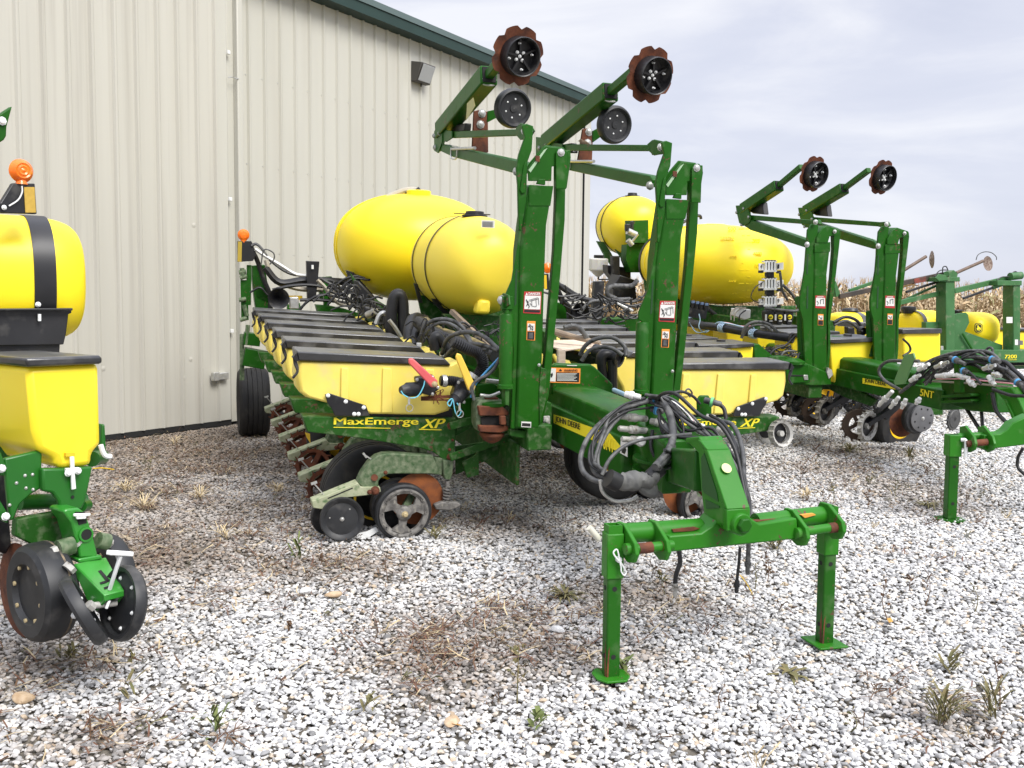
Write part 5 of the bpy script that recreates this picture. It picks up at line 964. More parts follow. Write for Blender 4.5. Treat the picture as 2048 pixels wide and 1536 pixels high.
v2 = valve(((925, 785), (905, 805)), (944, 776), (917, 712), YEH, [(915, 762), (938, 756), (945, 785), (925, 808), (905, 792)], -.22, 'v', [(905, 800), (900, 812), (895, 806), (905, 798), (910, 822), (916, 832), (922, 822), (914, 806)])
for vv, q in ((v1, (818, 800)), (v2, (919, 812))):
    b = MB(); b.beam(F.on(q[0], q[1]-6, 1, -.3), F.on(q[0], q[1]+8, 1, -.3), .014, .006, F.y); c = F.on(q[0]+1, q[1]+16, 1, -.3); b.tube([c+(F.x*math.cos(t)+F.z*math.sin(t))*.024 for t in np.linspace(0, 6.28, 12)], .0035, 5, sub=2); b.build('pull_ring', ST, vv)
b = MB(); a = F.on(884, 762, 1, -.15); b.lathe(a, F.x, [(.043, 0), (.043, .03)], 16); a = F.on(946, 757, 1, -.05); b.lathe(a, F.x*.7+F.z, [(.05, 0), (.05, .03)], 16); b.build('hose_clamp', ST, pl)
b = MB(); b.beam(F.on(842, 796, 1, -.15), F.on(900, 793, 1, -.15), .015, .02); b.beam(F.on(842, 800, 1, -.15), F.on(900, 800, 1, -.15), .01, .01)
for k in range(14): a = F.on(rg.uniform(866, 886), rg.uniform(786, 798), 1, -.18); b.tube([a, a+F.x*rg.normal(0, .03)+F.z*rg.normal(0, .03), a+F.x*rg.normal(0, .05)-F.z*rg.uniform(0, .06)], .003, 4, sub=3)
b.build('valve_rail', RU, pl)
hose([(948, 800), (944, 775), (955, 760), (975, 750), (990, 735), (1000, 715)], -.3, .012, HG); hose([(942, 795), (950, 770), (968, 748), (985, 730), (998, 716)], -.28, .008, BLU); hose([(960, 790), (980, 792), (1000, 785)], -.3, .012, ST)
b = MB(); b.cyl(F.on(972, 761, 1, -.2), F.on(998, 764, 1, -.2), .016); b.build('hose_fitting', ST, pl)
b = MB(); b.slab(F, [(955, 770), (985, 766), (1002, 775), (1002, 800), (960, 800)], 1, -.1, .1); b.slab(F, [(920, 800), (960, 790), (960, 830), (930, 836)], 1, .05, .06); b.build('wing_bracket', GR, pl, bevel=.005)

# right half: black elbow pipe, plywood, pole
b = MB(); a, e_ = F.on(1240, 717, 1, .4), F.on(1202, 705, 1, .55); b.lathe(a, e_-a, [(.06, .005), (.075, 0), (.078, .02), (.06, .03), (.055, .25)], 28, cap=False); b.lathe(a+ (e_-a)*.2, e_-a, [(.001, 0), (.06, 0)], 20, cap=False)
b.tube(P2(F, 1, .45, (1226, 712), (1212, 708), (1203, 714), (1202, 728)), .045, 14); b.tube(P2(F, 1, .42, (1225, 720), (1225, 760), (1226, 790)), .04, 10); b.tube(P2(F, 1, .45, (1202, 722), (1206, 750), (1208, 765)), .038, 10); b.build('vacuum_elbow', BK, pl)
hose([(1160, 710), (1172, 690), (1195, 677), (1225, 675), (1248, 692), (1252, 712)], (.5, .3), .018, HG); hose([(1163, 722), (1178, 702), (1200, 694), (1225, 697), (1245, 710)], (.4, .3), .017, HG); hose([(1128, 655), (1150, 652), (1165, 664), (1176, 678)], 1.0, .02, HG); hose([(1140, 650), (1162, 658), (1172, 676)], 1.0, .018, HG)
hose([(1120, 705), (1150, 712), (1180, 718), (1230, 706)], (1.5, .7), .05, name='vacuum_manifold')
hose([(1104, 566), (1125, 572), (1150, 588), (1180, 600), (1230, 600)], 4.4, .024, HB); hose([(1112, 564), (1130, 580), (1160, 596), (1190, 602)], 4.4, .03, HB); hose([(1160, 625), (1180, 605), (1215, 600), (1260, 598)], 4.2, .024, HG)
hose([(1232, 598), (1216, 590), (1215, 580), (1228, 572), (1262, 572), (1275, 560)], 4.2, .03, HG); hose([(1130, 570), (1136, 590), (1152, 612)], 4.3, .008, HB); hose([(1220, 590), (1216, 604), (1222, 622)], 4.2, .022, HG); hose([(1185, 640), (1200, 638), (1215, 612), (1235, 600)], 4.1, .012, HG)
for k in range(6): hose([(1222+4*k, 600+3*k), (1240+3*k, 606+3*k), (1262, 612+2*k)], 4.1, .014, HG, sub=4, seg=6)
b = MB()
for k in range(4): c = F.on(1234+8*k, 606+4*k, 1, 4.05); b.cyl(c, c+F.x*.05-F.z*.02, .016, seg=8)
b.build('hose_fitting', WHM, pl)
# hoses and couplers on the tongue's nose
b = MB(); b.slab(F, [(1293, 800), (1302, 790), (1315, 790), (1317, 900), (1300, 898), (1293, 885)], 1, -1.62, .02); hb = b.build('coupler_plate', GR, pl, bevel=.006)
b = MB(); b.slab(F, [(1395, 800), (1401, 791), (1418, 791), (1424, 802), (1424, 838), (1396, 834)], 1, -1.62, .02); b.build('coupler_plate', GR, pl, bevel=.006)
b = MB(); b.cyl(F.on(1312, 884, 1, -1.55)+F.z*0, F.on(1312, 930, 1, -1.55), .03); b.build('plate_post', GR, pl)
def coupler(a, e_, ya_, yb2, m=AL, r=.016, ring=None, nm='coupler'):
    b = MB(); a, e_ = F.on(*a, 1, ya_), F.on(*e_, 1, yb2); d = (e_-a)/np.linalg.norm(e_-a); L = np.linalg.norm(e_-a)
    b.lathe(a, d, [(r*.8, 0), (r, .004), (r, L*.35), (r*1.3, L*.37), (r*1.3, L*.6), (r*.9, L*.62), (r*.9, L), (r*.6, L+.01)], 14); o = b.build(nm, m, pl)
    if ring: b = MB(); b.lathe(a+d*L*.42, d, [(r*1.5, 0), (r*1.5, .015)], 14); b.build('colour_band', ring, o)
for a, e_, rg_, mm in (((1300, 797), (1322, 803), BLU, HG), ((1302, 817), (1324, 823), BLU, HG), ((1293, 838), (1235, 832), None, AL), ((1300, 842), (1330, 848), None, AL), ((1293, 862), (1240, 857), None, AL), ((1300, 866), (1330, 872), None, AL), ((1290, 882), (1246, 878), None, AL), ((1250, 788), (1278, 794), None, WH), ((1408, 800), (1440, 808), mat('green_ring', (.15, .55, .20), None, .5), HG), ((1412, 833), (1440, 842), None, AL), ((1432, 858), (1462, 868), None, AL)):
    coupler(a, e_, -1.66, -1.72, mm, .019, rg_)
b = MB(); b.lathe(F.on(1280, 882, 1, -1.75), -F.y, [(.03, 0), (.03, .02), (.02, .03)], 10); b.build('valve_knob', WH, pl)
b = MB(); b.box(F, F.loc(F.on(1401, 858, 1, -1.85)), (.04, .04, .06)); b.build('white_clamp', WH, pl, bevel=.006)
b = MB(); b.cyl(F.on(1228, 780, 1, -1.0), F.on(1252, 790, 1, -1.4), .014); b.build('blue_sleeve', mat('faded_blue', (.25, .40, .50), None, .5), pl)
Lp = [([(1288, 798), (1255, 810), (1215, 835), (1180, 870), (1162, 910), (1166, 942), (1188, 960), (1222, 968)], (-1.6, -2.1), .017, HG), ([(1290, 804), (1250, 822), (1205, 860), (1184, 900), (1186, 938), (1205, 956), (1232, 966)], (-1.6, -2.1), .016, HG),
      ([(1296, 800), (1262, 816), (1225, 850), (1200, 895), (1196, 930), (1212, 950), (1236, 960)], (-1.65, -2.1), .013, HG), ([(1200, 960), (1206, 985), (1230, 1002), (1260, 1000), (1275, 992)], -2.1, .011, ST),
      ([(1382, 868), (1340, 872), (1290, 878), (1250, 892), (1220, 918), (1204, 950)], (-2.0, -2.1), .012, HG), ([(1326, 805), (1340, 830), (1346, 870), (1335, 905), (1310, 935)], (-1.8, -2.2), .026, HG), ([(1330, 850), (1346, 880), (1338, 910), (1316, 936)], (-1.9, -2.2), .022, HG),
      ([(1322, 803), (1316, 796), (1330, 786), (1355, 790), (1400, 830), (1440, 850), (1470, 900), (1484, 960), (1496, 1020)], (-1.7, -2.5), .012, HB), ([(1318, 820), (1322, 850), (1350, 872), (1400, 876), (1445, 888), (1478, 930), (1492, 980), (1494, 1040)], (-1.8, -2.5), .011, HB),
      ([(1320, 800), (1345, 812), (1380, 850), (1420, 876), (1450, 900), (1478, 950), (1492, 1010)], (-1.75, -2.4), .014, HG), ([(1440, 842), (1465, 850), (1480, 880), (1487, 920), (1487, 960)], (-1.75, -2.2), .016, HG), ([(1462, 868), (1478, 900), (1484, 950), (1490, 1000)], (-1.8, -2.3), .013, HG),
      ([(1438, 808), (1448, 818), (1452, 838)], (-1.7, -1.75), .014, HB), ([(1330, 792), (1360, 783), (1385, 792), (1400, 808)], -1.7, .010, HB), ([(1380, 794), (1384, 786), (1378, 778), (1372, 782), (1380, 794)], -1.7, .006, HG),
      ([(1305, 860), (1302, 895), (1318, 920), (1355, 930), (1368, 926), (1362, 900), (1366, 885)], (-1.8, -2.0), .012, HB), ([(1420, 830), (1450, 850), (1470, 890), (1474, 940), (1482, 1000)], (-1.7, -2.3), .012, HB),
      ([(1480, 880), (1486, 940), (1498, 1000), (1500, 1040), (1490, 1060)], (-1.9, -2.5), .014, HG)]
for px, va, rr, m_ in Lp: hose(px, va, rr*.86, m_)
rh = np.random.default_rng(8)
for k in range(12):     # loose bundle thrown over the couplers and down the yoke
    j = lambda s: rh.normal(0, s); t = rh.uniform(0, 1)
    if k % 2: hose([(1300+j(6), 800+j(8)), (1336+j(8), 800+j(10)), (1376+j(8), 838+j(10)), (1425+j(8), 872+j(10)), (1465+j(6), 925+j(10)), (1486+j(4), 985+j(8)), (1494+j(3), 1040)], (-1.7, -2.45), rh.uniform(.006, .011), HB if k % 4 == 1 else HG)
    elif k < 5: hose([(1296+j(4), 808+j(8)), (1246+j(8), 826+j(6)), (1196+j(8), 868+j(8)), (1180+j(6), 910+j(6)), (1200+j(5), 945+j(5)), (1240+j(4), 960)], (-1.7, -2.1), rh.uniform(.006, .011), HG if k % 4 else HB)
for k in range(5): j = lambda s: rh.normal(0, s); hose([(1318+j(4), 830+j(20)), (1345+j(10), 850+j(20)), (1372+j(8), 880+j(16)), (1352+j(14), 915+j(12)), (1322+j(8), 925+j(8))], (-1.8, -2.15), rh.uniform(.005, .010), HB if k % 2 else HG)
wm = [WH, PINK, HB, HG, WH, HT, HB, HG]
for k in range(8): hose([(1326+k, 798+3*k), (1350+3*k, 806+3*k), (1378+2*k, 832+2*k), (1396+k, 862+k)], (-1.7, -1.9), .006, wm[k], name='cable', seg=6)
for k in range(4): hose([(1393+k*2, 880+k), (1422+3*k, 905+2*k), (1452+3*k, 938), (1470+3*k, 975), (1480+2*k, 1010)], (-1.9, -2.3), .006, HB, name='cable', seg=6)
hose([(1358, 1100), (1360, 1125), (1352, 1150), (1350, 1176)], -2.6, .012, HB); coupler((1351, 1165), (1350, 1190), -2.6, -2.6, AL, .013); hose([(1480, 1095), (1478, 1125), (1475, 1150), (1474, 1168)], -2.6, .008, HB); coupler((1474, 1160), (1473, 1182), -2.6, -2.6, HB, .012); hose([(1496, 1060), (1497, 1090), (1496, 1120)], -2.6, .012, HG); coupler((1496, 1112), (1495, 1145), -2.6, -2.6, HG, .013)
# grey cloth wrapped round the hose ends
b = MB(); pts = P2(F, 1, -2.15, (1222, 958), (1245, 962), (1270, 960), (1294, 962), (1312, 944)); rr_ = [.035, .045, .055, .052, .036]
b.tube(pts, .05, 16, sub=8, rf=lambda i: np.interp(i/8, range(5), rr_)*(1+.05*math.sin(i*1.3)))
from mathutils import noise as mn
b.v = [tuple(V(q)+V(*mn.noise_vector(Vector(q)*26))*.016+V(*mn.noise_vector(Vector(q)*9))*.02) for q in b.v]
wr = b.build('cloth_wrap', GREY, pl, smooth=70)
b = MB(); b.tube(P2(F, 1, -2.15, (1216, 956), (1236, 966)), .05, 14); b.tube(P2(F, 1, -2.15, (1300, 955), (1322, 935)), .042, 14); b.build('tape_wrap', HB, pl, smooth=50)
b = MB(); a = F.on(1296, 968, 1, -2.15); b.slab(F, [(1270, 958), (1300, 955), (1318, 972), (1322, 992), (1308, 1000), (1290, 992), (1276, 980)], 1, -2.18, .05); b.build('cloth_flap', GREY, pl, bevel=.02)
# ================================================================== THE SECOND PLANTER, behind and to the right
F2 = Frame(EYE+11.2*(CF+(1640-CX)/FPX*CR+(CY-763)/FPX*CU), 49.5, 3.8)
bp = F2.p(.4, 0, 0); p2 = root('planter', (bp[0], bp[1], 0), 'second planter from the front, with white numbered flow meters before its yellow tank', 'planter', 'folded row-crop planters parked in the yard')
F = F2; Q = lambda ax, val, *px: P2(F2, ax, val, *px)
def slab2(nm, m, px, ax, val, th, par=None, bev=.004): b = MB(); b.slab(F2, px, ax, val, th); return b.build(nm, m, par or p2, bevel=bev)
b = MB(); b.prism(Q(1, 0, (1627, 763), (1655, 763), (1654, 640), (1654, 550), (1660, 500), (1660, 486), (1630, 486), (1629, 560), (1626, 640)), F.y*.18); m2 = b.build('mast', GR, p2, bevel=.015)
slab2('side_plate', GR, [(1616, 460), (1624, 448), (1637, 450), (1634, 480), (1630, 520), (1626, 640), (1627, 762), (1612, 762), (1606, 640), (1600, 618), (1600, 598), (1605, 571), (1610, 541), (1614, 488)], 1, .015, .03, m2)
b = MB(); b.slab(F, [(1614, 508), (1617, 508), (1616, 548), (1613, 548)], 1, .012, .003); b.slab(F, [(1614, 572), (1617, 572), (1616, 617), (1613, 617)], 1, .012, .003); b.build('slot', MATS['green_slot_shade'], m2)
slab2('head_plate', GR, [(1633, 486), (1634, 474), (1645, 456), (1654, 451), (1678, 459), (1678, 470), (1660, 472), (1656, 486)], 1, -.01, .16, m2, .006)
slab2('collar_plate', GR, [(1629, 505), (1660, 504), (1661, 500), (1661, 484), (1630, 486)], 1, -.004, .006, m2)
slab2('link_strap', GR, [(1667, 466), (1672, 458), (1680, 461), (1681, 470), (1678, 498), (1671, 560), (1661, 640), (1661, 700), (1656, 760), (1652, 760), (1656, 690), (1656, 630), (1664, 550), (1668, 498)], 1, .06, .06, m2)
b = MB()
for u, v, r in ((1631, 444, .02), (1614, 489, .022), (1669, 463, .016)): b.bolt(F.on(u, v, 1, -.02), -F.y, r, .02)
b.build('pin', ST, m2)
X = 0.0
b = MB(); b.prism(Q(0, X, (1498, 430), (1622, 440), (1634, 439), (1638, 448), (1630, 452), (1618, 449), (1500, 440)), F.x*.05); b.build('upper_link', GR, m2, bevel=.005)
b = MB(); b.prism(Q(0, X-.02, (1484, 440), (1502, 440), (1612, 480), (1618, 490), (1610, 495), (1594, 490), (1500, 460), (1486, 450)), F.x*.09); b.build('lower_link', GR, m2, bevel=.005)
b = MB(); b.prism(Q(0, X+.04, (1530, 450), (1546, 453), (1614, 476), (1614, 482)), F.x*.02); b.build('link_top_light', mat('pale_green_top_light', (.34, .46, .34), None, .5), m2)  # pale sheet: light on the lower link's top face put into colour
b = MB(); b.prism(Q(0, X-.03, (1471, 411), (1488, 410), (1496, 420), (1502, 436), (1498, 446), (1486, 452), (1478, 446), (1473, 425)), F.x*.012); b.prism(Q(0, X+.08, (1474, 411), (1490, 410), (1500, 425), (1502, 440), (1486, 452)), F.x*.012); b.build('elbow_plate', GR, m2, bevel=.004)
b = MB()
for u, v in ((1473, 425), (1487, 417), (1497, 434), (1483, 450)): b.bolt(F.on(u, v, 0, X-.035), -F.y, .014, .012)
b.build('link_pin', ST, m2)
b = MB(); a, e_ = F.on(1488, 418, 0, X+.03), F.on(1558, 371, 0, X+.03); d = (e_-a)/np.linalg.norm(e_-a); b.beam(a, e_, .13, .13, F.x); a2 = b.build('marker_arm', GR, p2, bevel=.012)
b = MB(); b.beam(e_-d*.02, e_+d*.012, .10, .10, F.x); b.build('arm_mouth', DARK, a2)
b = MB(); c = F.on(1627, 348, 0, X); b.beam(e_, F.on(1593, 340, 0, X+.02)+d*.1, .06, .06, F.x); b.build('slide_bar', GR, a2, bevel=.005)
n = V(-F.y*.94+F.x*.18-F.z*.18); n /= np.linalg.norm(n); u_ = np.cross((0, 0, 1), n); u_ /= np.linalg.norm(u_); w_ = np.cross(n, u_)
k9 = [(u_*math.cos(t)+w_*math.sin(t))*(.205-.022*max(0, math.cos(8*t))) for t in np.arange(72)*2*math.pi/72]
b = MB(); b.rings([[c+q*.15-n*.02 for q in k9], [c+q*.6-n*.018 for q in k9], [c+q for q in k9], [c+q*.995-n*.008 for q in k9], [c+q*.6-n*.026 for q in k9]]); b.build('notched_disc', RU, a2, smooth=50)
b = MB(); b.lathe(c, n, [(.148, -.01), (.148, .085), (.143, .09), (.137, .085), (.132, .03), (.11, .01), (.04, .012), (.03, .02), (.001, .022)], 40, cap=False)
for k in range(5): t = k*1.257+.9; q = c+n*.028; b.beam(q+(u_*math.cos(t)+w_*math.sin(t))*.03, q+(u_*math.cos(t)+w_*math.sin(t))*.12, .014, .03, n)
b.build('depth_band', BK, a2)
b = MB()
for k in range(5): t = k*math.pi/2+.78; b.bolt(c+n*.026+((u_*math.cos(t)+w_*math.sin(t))*.034 if k < 4 else 0), n, .011, .012)
for k in range(4): t = k*math.pi/2+.35; b.bolt(c+n*.03+(u_*math.cos(t)+w_*math.sin(t))*.10, n, .009, .02)
b.build('disc_bolt', WHM, a2)
b = MB(); b.slab(F, [(1499, 423), (1514, 408), (1524, 404), (1527, 429), (1505, 427)], 0, X+.05, .08); b.build('rubber_bumper', BK, a2, bevel=.01)
b = MB(); a, e_ = F.on(1604, 714, 0, -.16), F.on(1602, 622, 0, -.16); d = (e_-a)/np.linalg.norm(e_-a); L = np.linalg.norm(e_-a); b.lathe(a, d, [(.048, -.012), (.054, -.01), (.054, .015), (.048, .02), (.048, L-.01), (.04, L)], 24); cy = b.build('hydraulic_cylinder', GR, m2)
b = MB(); b.cyl(e_, e_+d*.08, .02); b.beam(e_+d*.03, e_+d*.12, .07, .05, F.y); b.slab(F, [(1589, 596), (1594, 592), (1603, 596), (1604, 612), (1597, 612), (1590, 608)], 0, -.18, .02); b.beam(a, a-d*.14, .08, .03, F.x); b.build('rod_end', GR, cy)
for q4, m_, dd in ((((1631, 591), (1651, 591.5), (1651, 617), (1630.5, 616)), RDD, 0), (((1632, 595.5), (1650, 596), (1650, 612.5), (1631.7, 612)), WD, .003), (((1636, 628), (1647, 628.5), (1646.5, 651), (1635.7, 650.5)), ORD, 0), (((1636.8, 631), (1646.2, 631.4), (1646, 639.5), (1636.6, 639)), WD, .003), (((1636.8, 640.5), (1646.2, 641), (1646, 650), (1636.6, 649.5)), BD, .003)):
    b = MB(); b.slab(F, q4, 1, -.003-dd, .002); b.build('decal', m_, m2)
b = MB()
for q in (((1634, 602), (1637, 606)), ((1637, 606), (1635, 610)), ((1640, 600), (1648, 598)), ((1641, 600), (1641, 608)), ((1647, 599), (1647, 608)), ((1638, 633), (1643, 638)), ((1644, 633), (1644, 638))): b.beam(F.on(*q[0], 1, -.008), F.on(*q[1], 1, -.008), .006, .002, F.y)
b.build('figure_print', BD, m2)
a = F.on(1634, 594.8, 1, -.008); text('DANGER', a, F.x, F.z, .085, .015, WD, 'decal_lettering', m2, bold=.02, th=.001)
OFF2 = F.x*.94+F.z*.01
m2b = dup(m2, OFF2); a2b = dup(a2, OFF2)
# tongue
XL2, XR2 = .30, .70
ye = F.loc(F.on(1886, 781, 0, XL2))[1]
b = MB(); b.rings([[F.p(x, y, z) for x, z in ((XL2+.04, .10), (XR2-.04, .10), (XR2-.04, .235), (XR2-.08, .26), (XL2+.08, .26), (XL2+.04, .235))] for y in (1.8, ye+.35)]); tg = b.build('tongue', GR, p2, bevel=.012)
b = MB(); b.rings([[F.p(x, y, z) for x, z in ((XL2, -.07), (XR2, -.07), (XR2, .13), (XL2, .13))] for y in (1.8, ye)]); b.build('tongue_beam', GR, tg, bevel=.012)
q = lambda u, v, dd=0: F.on(u, v, 0, XL2-.004-dd)
b = MB(); b.prism([q(1725, 756), q(1771, 764), q(1803, 777), q(1802, 781), q(1775, 776), q(1725, 767)], F.x*.003); b.build('stripe_decal', YD, tg)
a = q(1729, 766, .004); d = q(1771, 774, .004)-a; text('JOHN DEERE', a, d, q(1729, 757, .004)-a, np.linalg.norm(d), .055, BD, 'lettering', tg, bold=.008)
a = q(1840, 791, .004); d = q(1866, 797, .004)-a; text('5NT', a, d, q(1840, 778, .004)-a, np.linalg.norm(d), .07, YD, 'lettering', tg, bold=.02)
b = MB(); b.slab(F, [(1663, 676), (1668, 672), (1693, 673), (1719, 696), (1719, 716), (1663, 712)], 1, .3, .05); wp = b.build('guard_plate', GR, p2, bevel=.01)
for q4, m_, dd in ((((1662, 679), (1684, 680), (1684, 700), (1662, 699)), ORD, .003), (((1663, 684.5), (1683, 685.5), (1683, 698.5), (1663, 697.5)), BD, .006)): b = MB(); b.slab(F, q4, 1, .3-dd, .002); b.build('warning_decal', m_, wp)
b = MB()
for k in range(5): b.slab(F, [(1664, 686+2.2*k), (1681, 687+2.2*k), (1681, 688+2.2*k), (1664, 687+2.2*k)], 1, .288, .002)
b.build('decal_lines', WD, wp)
slab2('mast_base', GR, [(1572, 722), (1590, 716), (1622, 730), (1662, 748), (1663, 770), (1630, 772), (1586, 768), (1570, 760)], 1, -.03, .25, bev=.012)
slab2('hinge_casting', GR, [(1572, 730), (1618, 728), (1622, 765), (1575, 768)], 1, -.12, .1, bev=.012); slab2('hinge_pocket', DARK, [(1578, 750), (1606, 750), (1608, 753), (1578, 753)], 1, -.125, .01)
b = MB(); b.lathe(F.on(1588, 722, 1, -.05), F.z, [(.12, -.03), (.12, 0), (.06, .03)], 20); b.build('hinge_cap', GR, p2); slab2('hinge_bolt', ST, [(1607, 750), (1616, 750), (1617, 760), (1609, 760)], 1, -.13, .02)
b = MB(); b.slab(F, [(1656, 735), (1664, 740), (1666, 750), (1658, 758), (1654, 745)], 1, -.04, .03); b.build('mast_clip', AL, p2, bevel=.003)
b = MB(); b.slab(F, [(1787, 764), (1808, 710), (1826, 706), (1829, 716), (1808, 768), (1790, 770)], 0, XL2-.1, .02); b.build('guard_strip', mat('pale_green_strip', (.12, .26, .10), None, .5), p2, bevel=.003)
b = MB(); b.slab(F, [(1660, 770), (1700, 770), (1750, 800), (1740, 812), (1690, 795), (1660, 780)], 0, XL2+.1, .05); b.slab(F, [(1540, 752), (1660, 768), (1666, 780), (1560, 772)], 1, .6, .1); b.build('lower_brace', GRD, p2, bevel=.006)
# tool bars, hoppers of the left wing
b = MB(); b.beam(F.p(-.05, 0, -.10), F.p(-.05, 4.4, -.10), .18, .18, F.z); b.build('toolbar', GRD, p2, bevel=.01); b = MB(); b.beam(F.p(1.05, 0, -.10), F.p(1.05, 4.4, -.10), .18, .18, F.z); b.build('toolbar', GRD, p2, bevel=.01)
b = MB(); b.slab(F, [(1397, 700), (1507, 694), (1505, 724), (1496, 780), (1412, 786), (1402, 760)], 1, .02, .38); h2 = b.build('hopper', YB, p2, bevel=.015)
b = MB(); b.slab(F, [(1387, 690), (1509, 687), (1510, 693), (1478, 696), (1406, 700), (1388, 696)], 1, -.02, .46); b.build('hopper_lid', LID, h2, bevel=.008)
b = MB(); b.lathe(F.on(1442, 681, 1, .25), F.z, [(.05, -.01), (.05, .012), (.02, .014)], 16); b.build('lid_knob', LID, h2)
for i in range(1, 6): dup(h2, F.y*.762*i-F.z*.015*i)
hr = dup(h2, F.x*1.75+F.y*.1+F.z*.05)
for i in range(1, 6): dup(hr, F.y*.762*i)
slab2('unit_frame', GR, [(1508, 690), (1518, 688), (1545, 712), (1560, 730), (1560, 742), (1512, 742)], 1, .1, .2); slab2('unit_frame', GRD, [(1540, 714), (1572, 712), (1576, 722), (1542, 726)], 1, .05, .1)
# floating row cleaners under the bar
for i, (u, v) in enumerate(((1735, 852), (1650, 822), (1592, 806))):
    c = F.on(u, v, 0, .25); b = MB(); spike_ring(b, c, -F.y+F.x*.35, .155, 16, wd=.028, tip=.022, inner=.74, spokes=0); rc = b.build('row_cleaner', AL if i == 0 else mat('dark_casting%d' % i, (.10, .09, .075), (.30, .28, .24), .7, scale=25), p2)  # the two farther cleaners get a darker casting
    b = MB(); spike_ring(b, c+F.y*.10+F.x*-.05, -F.y-F.x*.3, .17, 13, wd=.02, tip=.03, inner=.6); b.build('row_cleaner', mat('dark_rust%d' % i, (.035, .022, .014), (.06, .035, .02), .85), rc)
    b = MB(); b.lathe(c+F.y*.02, -F.y+F.x*.35, [(.001, 0), (.115, 0), (.115, .02)], 20, cap=False); b.build('wheel_disc', BK, rc)
    b = MB(); b.beam(c+F.z*.02, c+F.x*.34+F.z*.20, .05, .06, F.y); b.beam(c+F.x*.2+F.z*.1, c+F.x*.45+F.z*.30, .10, .04, F.y); b.build('cleaner_arm', BK, rc)
b = MB(); c = F.on(1790, 850, 1, .55); tyre(b, c, -F.y, .33, .26, rim=True, inner=.46); b.build('transport_tyre', [RB, YP], p2)
b = MB(); c = F.on(1632, 800, 1, 2.2); tyre(b, (c[0], c[1], .4), -F.y, .38, .26, rim=True); b.build('transport_tyre', [RB, YP], p2)
gy = -.35; c = F.on(1846, 837, 1, gy)
b = MB(); b.lathe(c+F.y*.03-F.x*.03, F.y, [(.001, -.01), (.175, 0), (.19, .02), (.19, .07), (.16, .08)], 36, cap=False); gw = b.build('gauge_wheel', RBC, p2)
b = MB(); b.lathe(c, F.y, [(.001, 0), (.13, .0), (.158, .006), (.16, .03), (.001, .03)], 36, cap=False); b.build('wheel_face', mat('worn_grey_plastic', (.10, .10, .105), (.15, .15, .155), .5), gw)
b = MB(); b.bolt(c, -F.y, .016, .01); b.build('hub_bolt', ST, gw); b = MB()
for k in range(8): t = k*.785+.3; b.lathe(c+(F.x*math.cos(t)+F.z*math.sin(t))*.115-F.y*.001, -F.y, [(.011, 0), (.011, .002)], 10)
b.build('vent_hole', DARK, gw)
b = MB(); c = F.on(1806, 842, 1, -.15); b.lathe(c, F.y, [(.001, -.01), (.18, -.003), (.19, 0), (.001, .01)], 36, cap=False); b.build('opener_disc', RU, p2)
b = MB(); c = F.on(1907, 838, 1, -.3); spike_ring(b, c, -F.y+F.x*.3, .125, 16, wd=.012, tip=.016, inner=.5); b.lathe(c, -F.y+F.x*.3, [(.001, .02), (.10, .02), (.11, .01)], 24, cap=False); b.build('closing_wheel', mat('dark_steel', (.05, .05, .05), (.09, .09, .085), .5), p2)
slab2('unit_frame', GRD, [(1838, 798), (1868, 805), (1886, 812), (1886, 830), (1866, 830), (1840, 815)], 1, -.1, .1)
# gooseneck, yoke, crossbar, stand
b = MB(); b.slab(F, [(1880, 760), (1930, 745), (1985, 760), (1992, 776), (1995, 826), (1940, 822), (1888, 805)], 0, .33, .22); gn = b.build('gooseneck', GR, p2, bevel=.01)
b = MB()
for v in (791, 802): b.slab(F, [(1882, v), (1940, v-4), (1943, v), (1940, v+3), (1882, v+5)], 0, .22, .16)
b.build('pivot_plate', GR, gn, bevel=.004)
slab2('post', GR, [(1907, 716), (1918, 712), (1921, 785), (1908, 785)], 0, .15, .05); slab2('coupler_plate', GR, [(1920, 722), (1984, 722), (1984, 766), (1922, 770)], 0, .5, .02)
HB2 = EYE+1*(V(0, 0, 0)); s_b = W0.on(1899, 1038, 2, .01); H2 = Frame((s_b[0], s_b[1], 0), 49.5-16)
yk = lambda y, px: P2(H2, 1, y, *px)
b = MB(); tz = H2.loc(H2.on(1900, 865, 1, 0))[2]; b.box(H2, (0, 0, tz/2), (.078, .078, tz-.03)); st = b.build('jack_stand', GR, p2, bevel=.007)
b = MB(); b.box(H2, (0, 0, tz-.10), (.10, .10, .17)); b.build('sleeve', GRL, st, bevel=.006); b = MB(); b.lathe(H2.p(0, 0, .003), (0, 0, 1), [(.12, 0), (.12, .012), (.001, .014)], 8, cap=False); b.build('foot_plate', GR, st)
b = MB(); b.tube([H2.p(.035, -.055, tz-.05), H2.p(.06, -.07, tz-.05), H2.p(.068, -.07, tz-.08), H2.p(.068, -.07, tz-.18)], .014, 8); b.build('pin_handle', WHM, st)
b = MB()
for z in (.14, tz*.62): b.lathe(H2.p(.0, -.0395, z), -H2.y, [(.013, 0), (.013, .002)], 12)
b.build('pin_hole', DARK, st)
cb = slab2('crossbar', GRL, [(1962, 876), (1990, 871), (2010, 866), (2024, 852), (2040, 846), (2080, 850), (2120, 850), (2110, 884), (2060, 884), (1975, 898), (1960, 896)], 0, 0, .01) if False else None
b = MB(); b.prism(P2(H2, 1, -.05, (1968, 870), (2000, 868), (2014, 860), (2026, 846), (2060, 830), (2100, 834), (2160, 850), (2220, 838), (2220, 862), (2120, 880), (2048, 890), (1968, 900)), H2.y*.12); cb = b.build('crossbar', GRL, p2, bevel=.008)
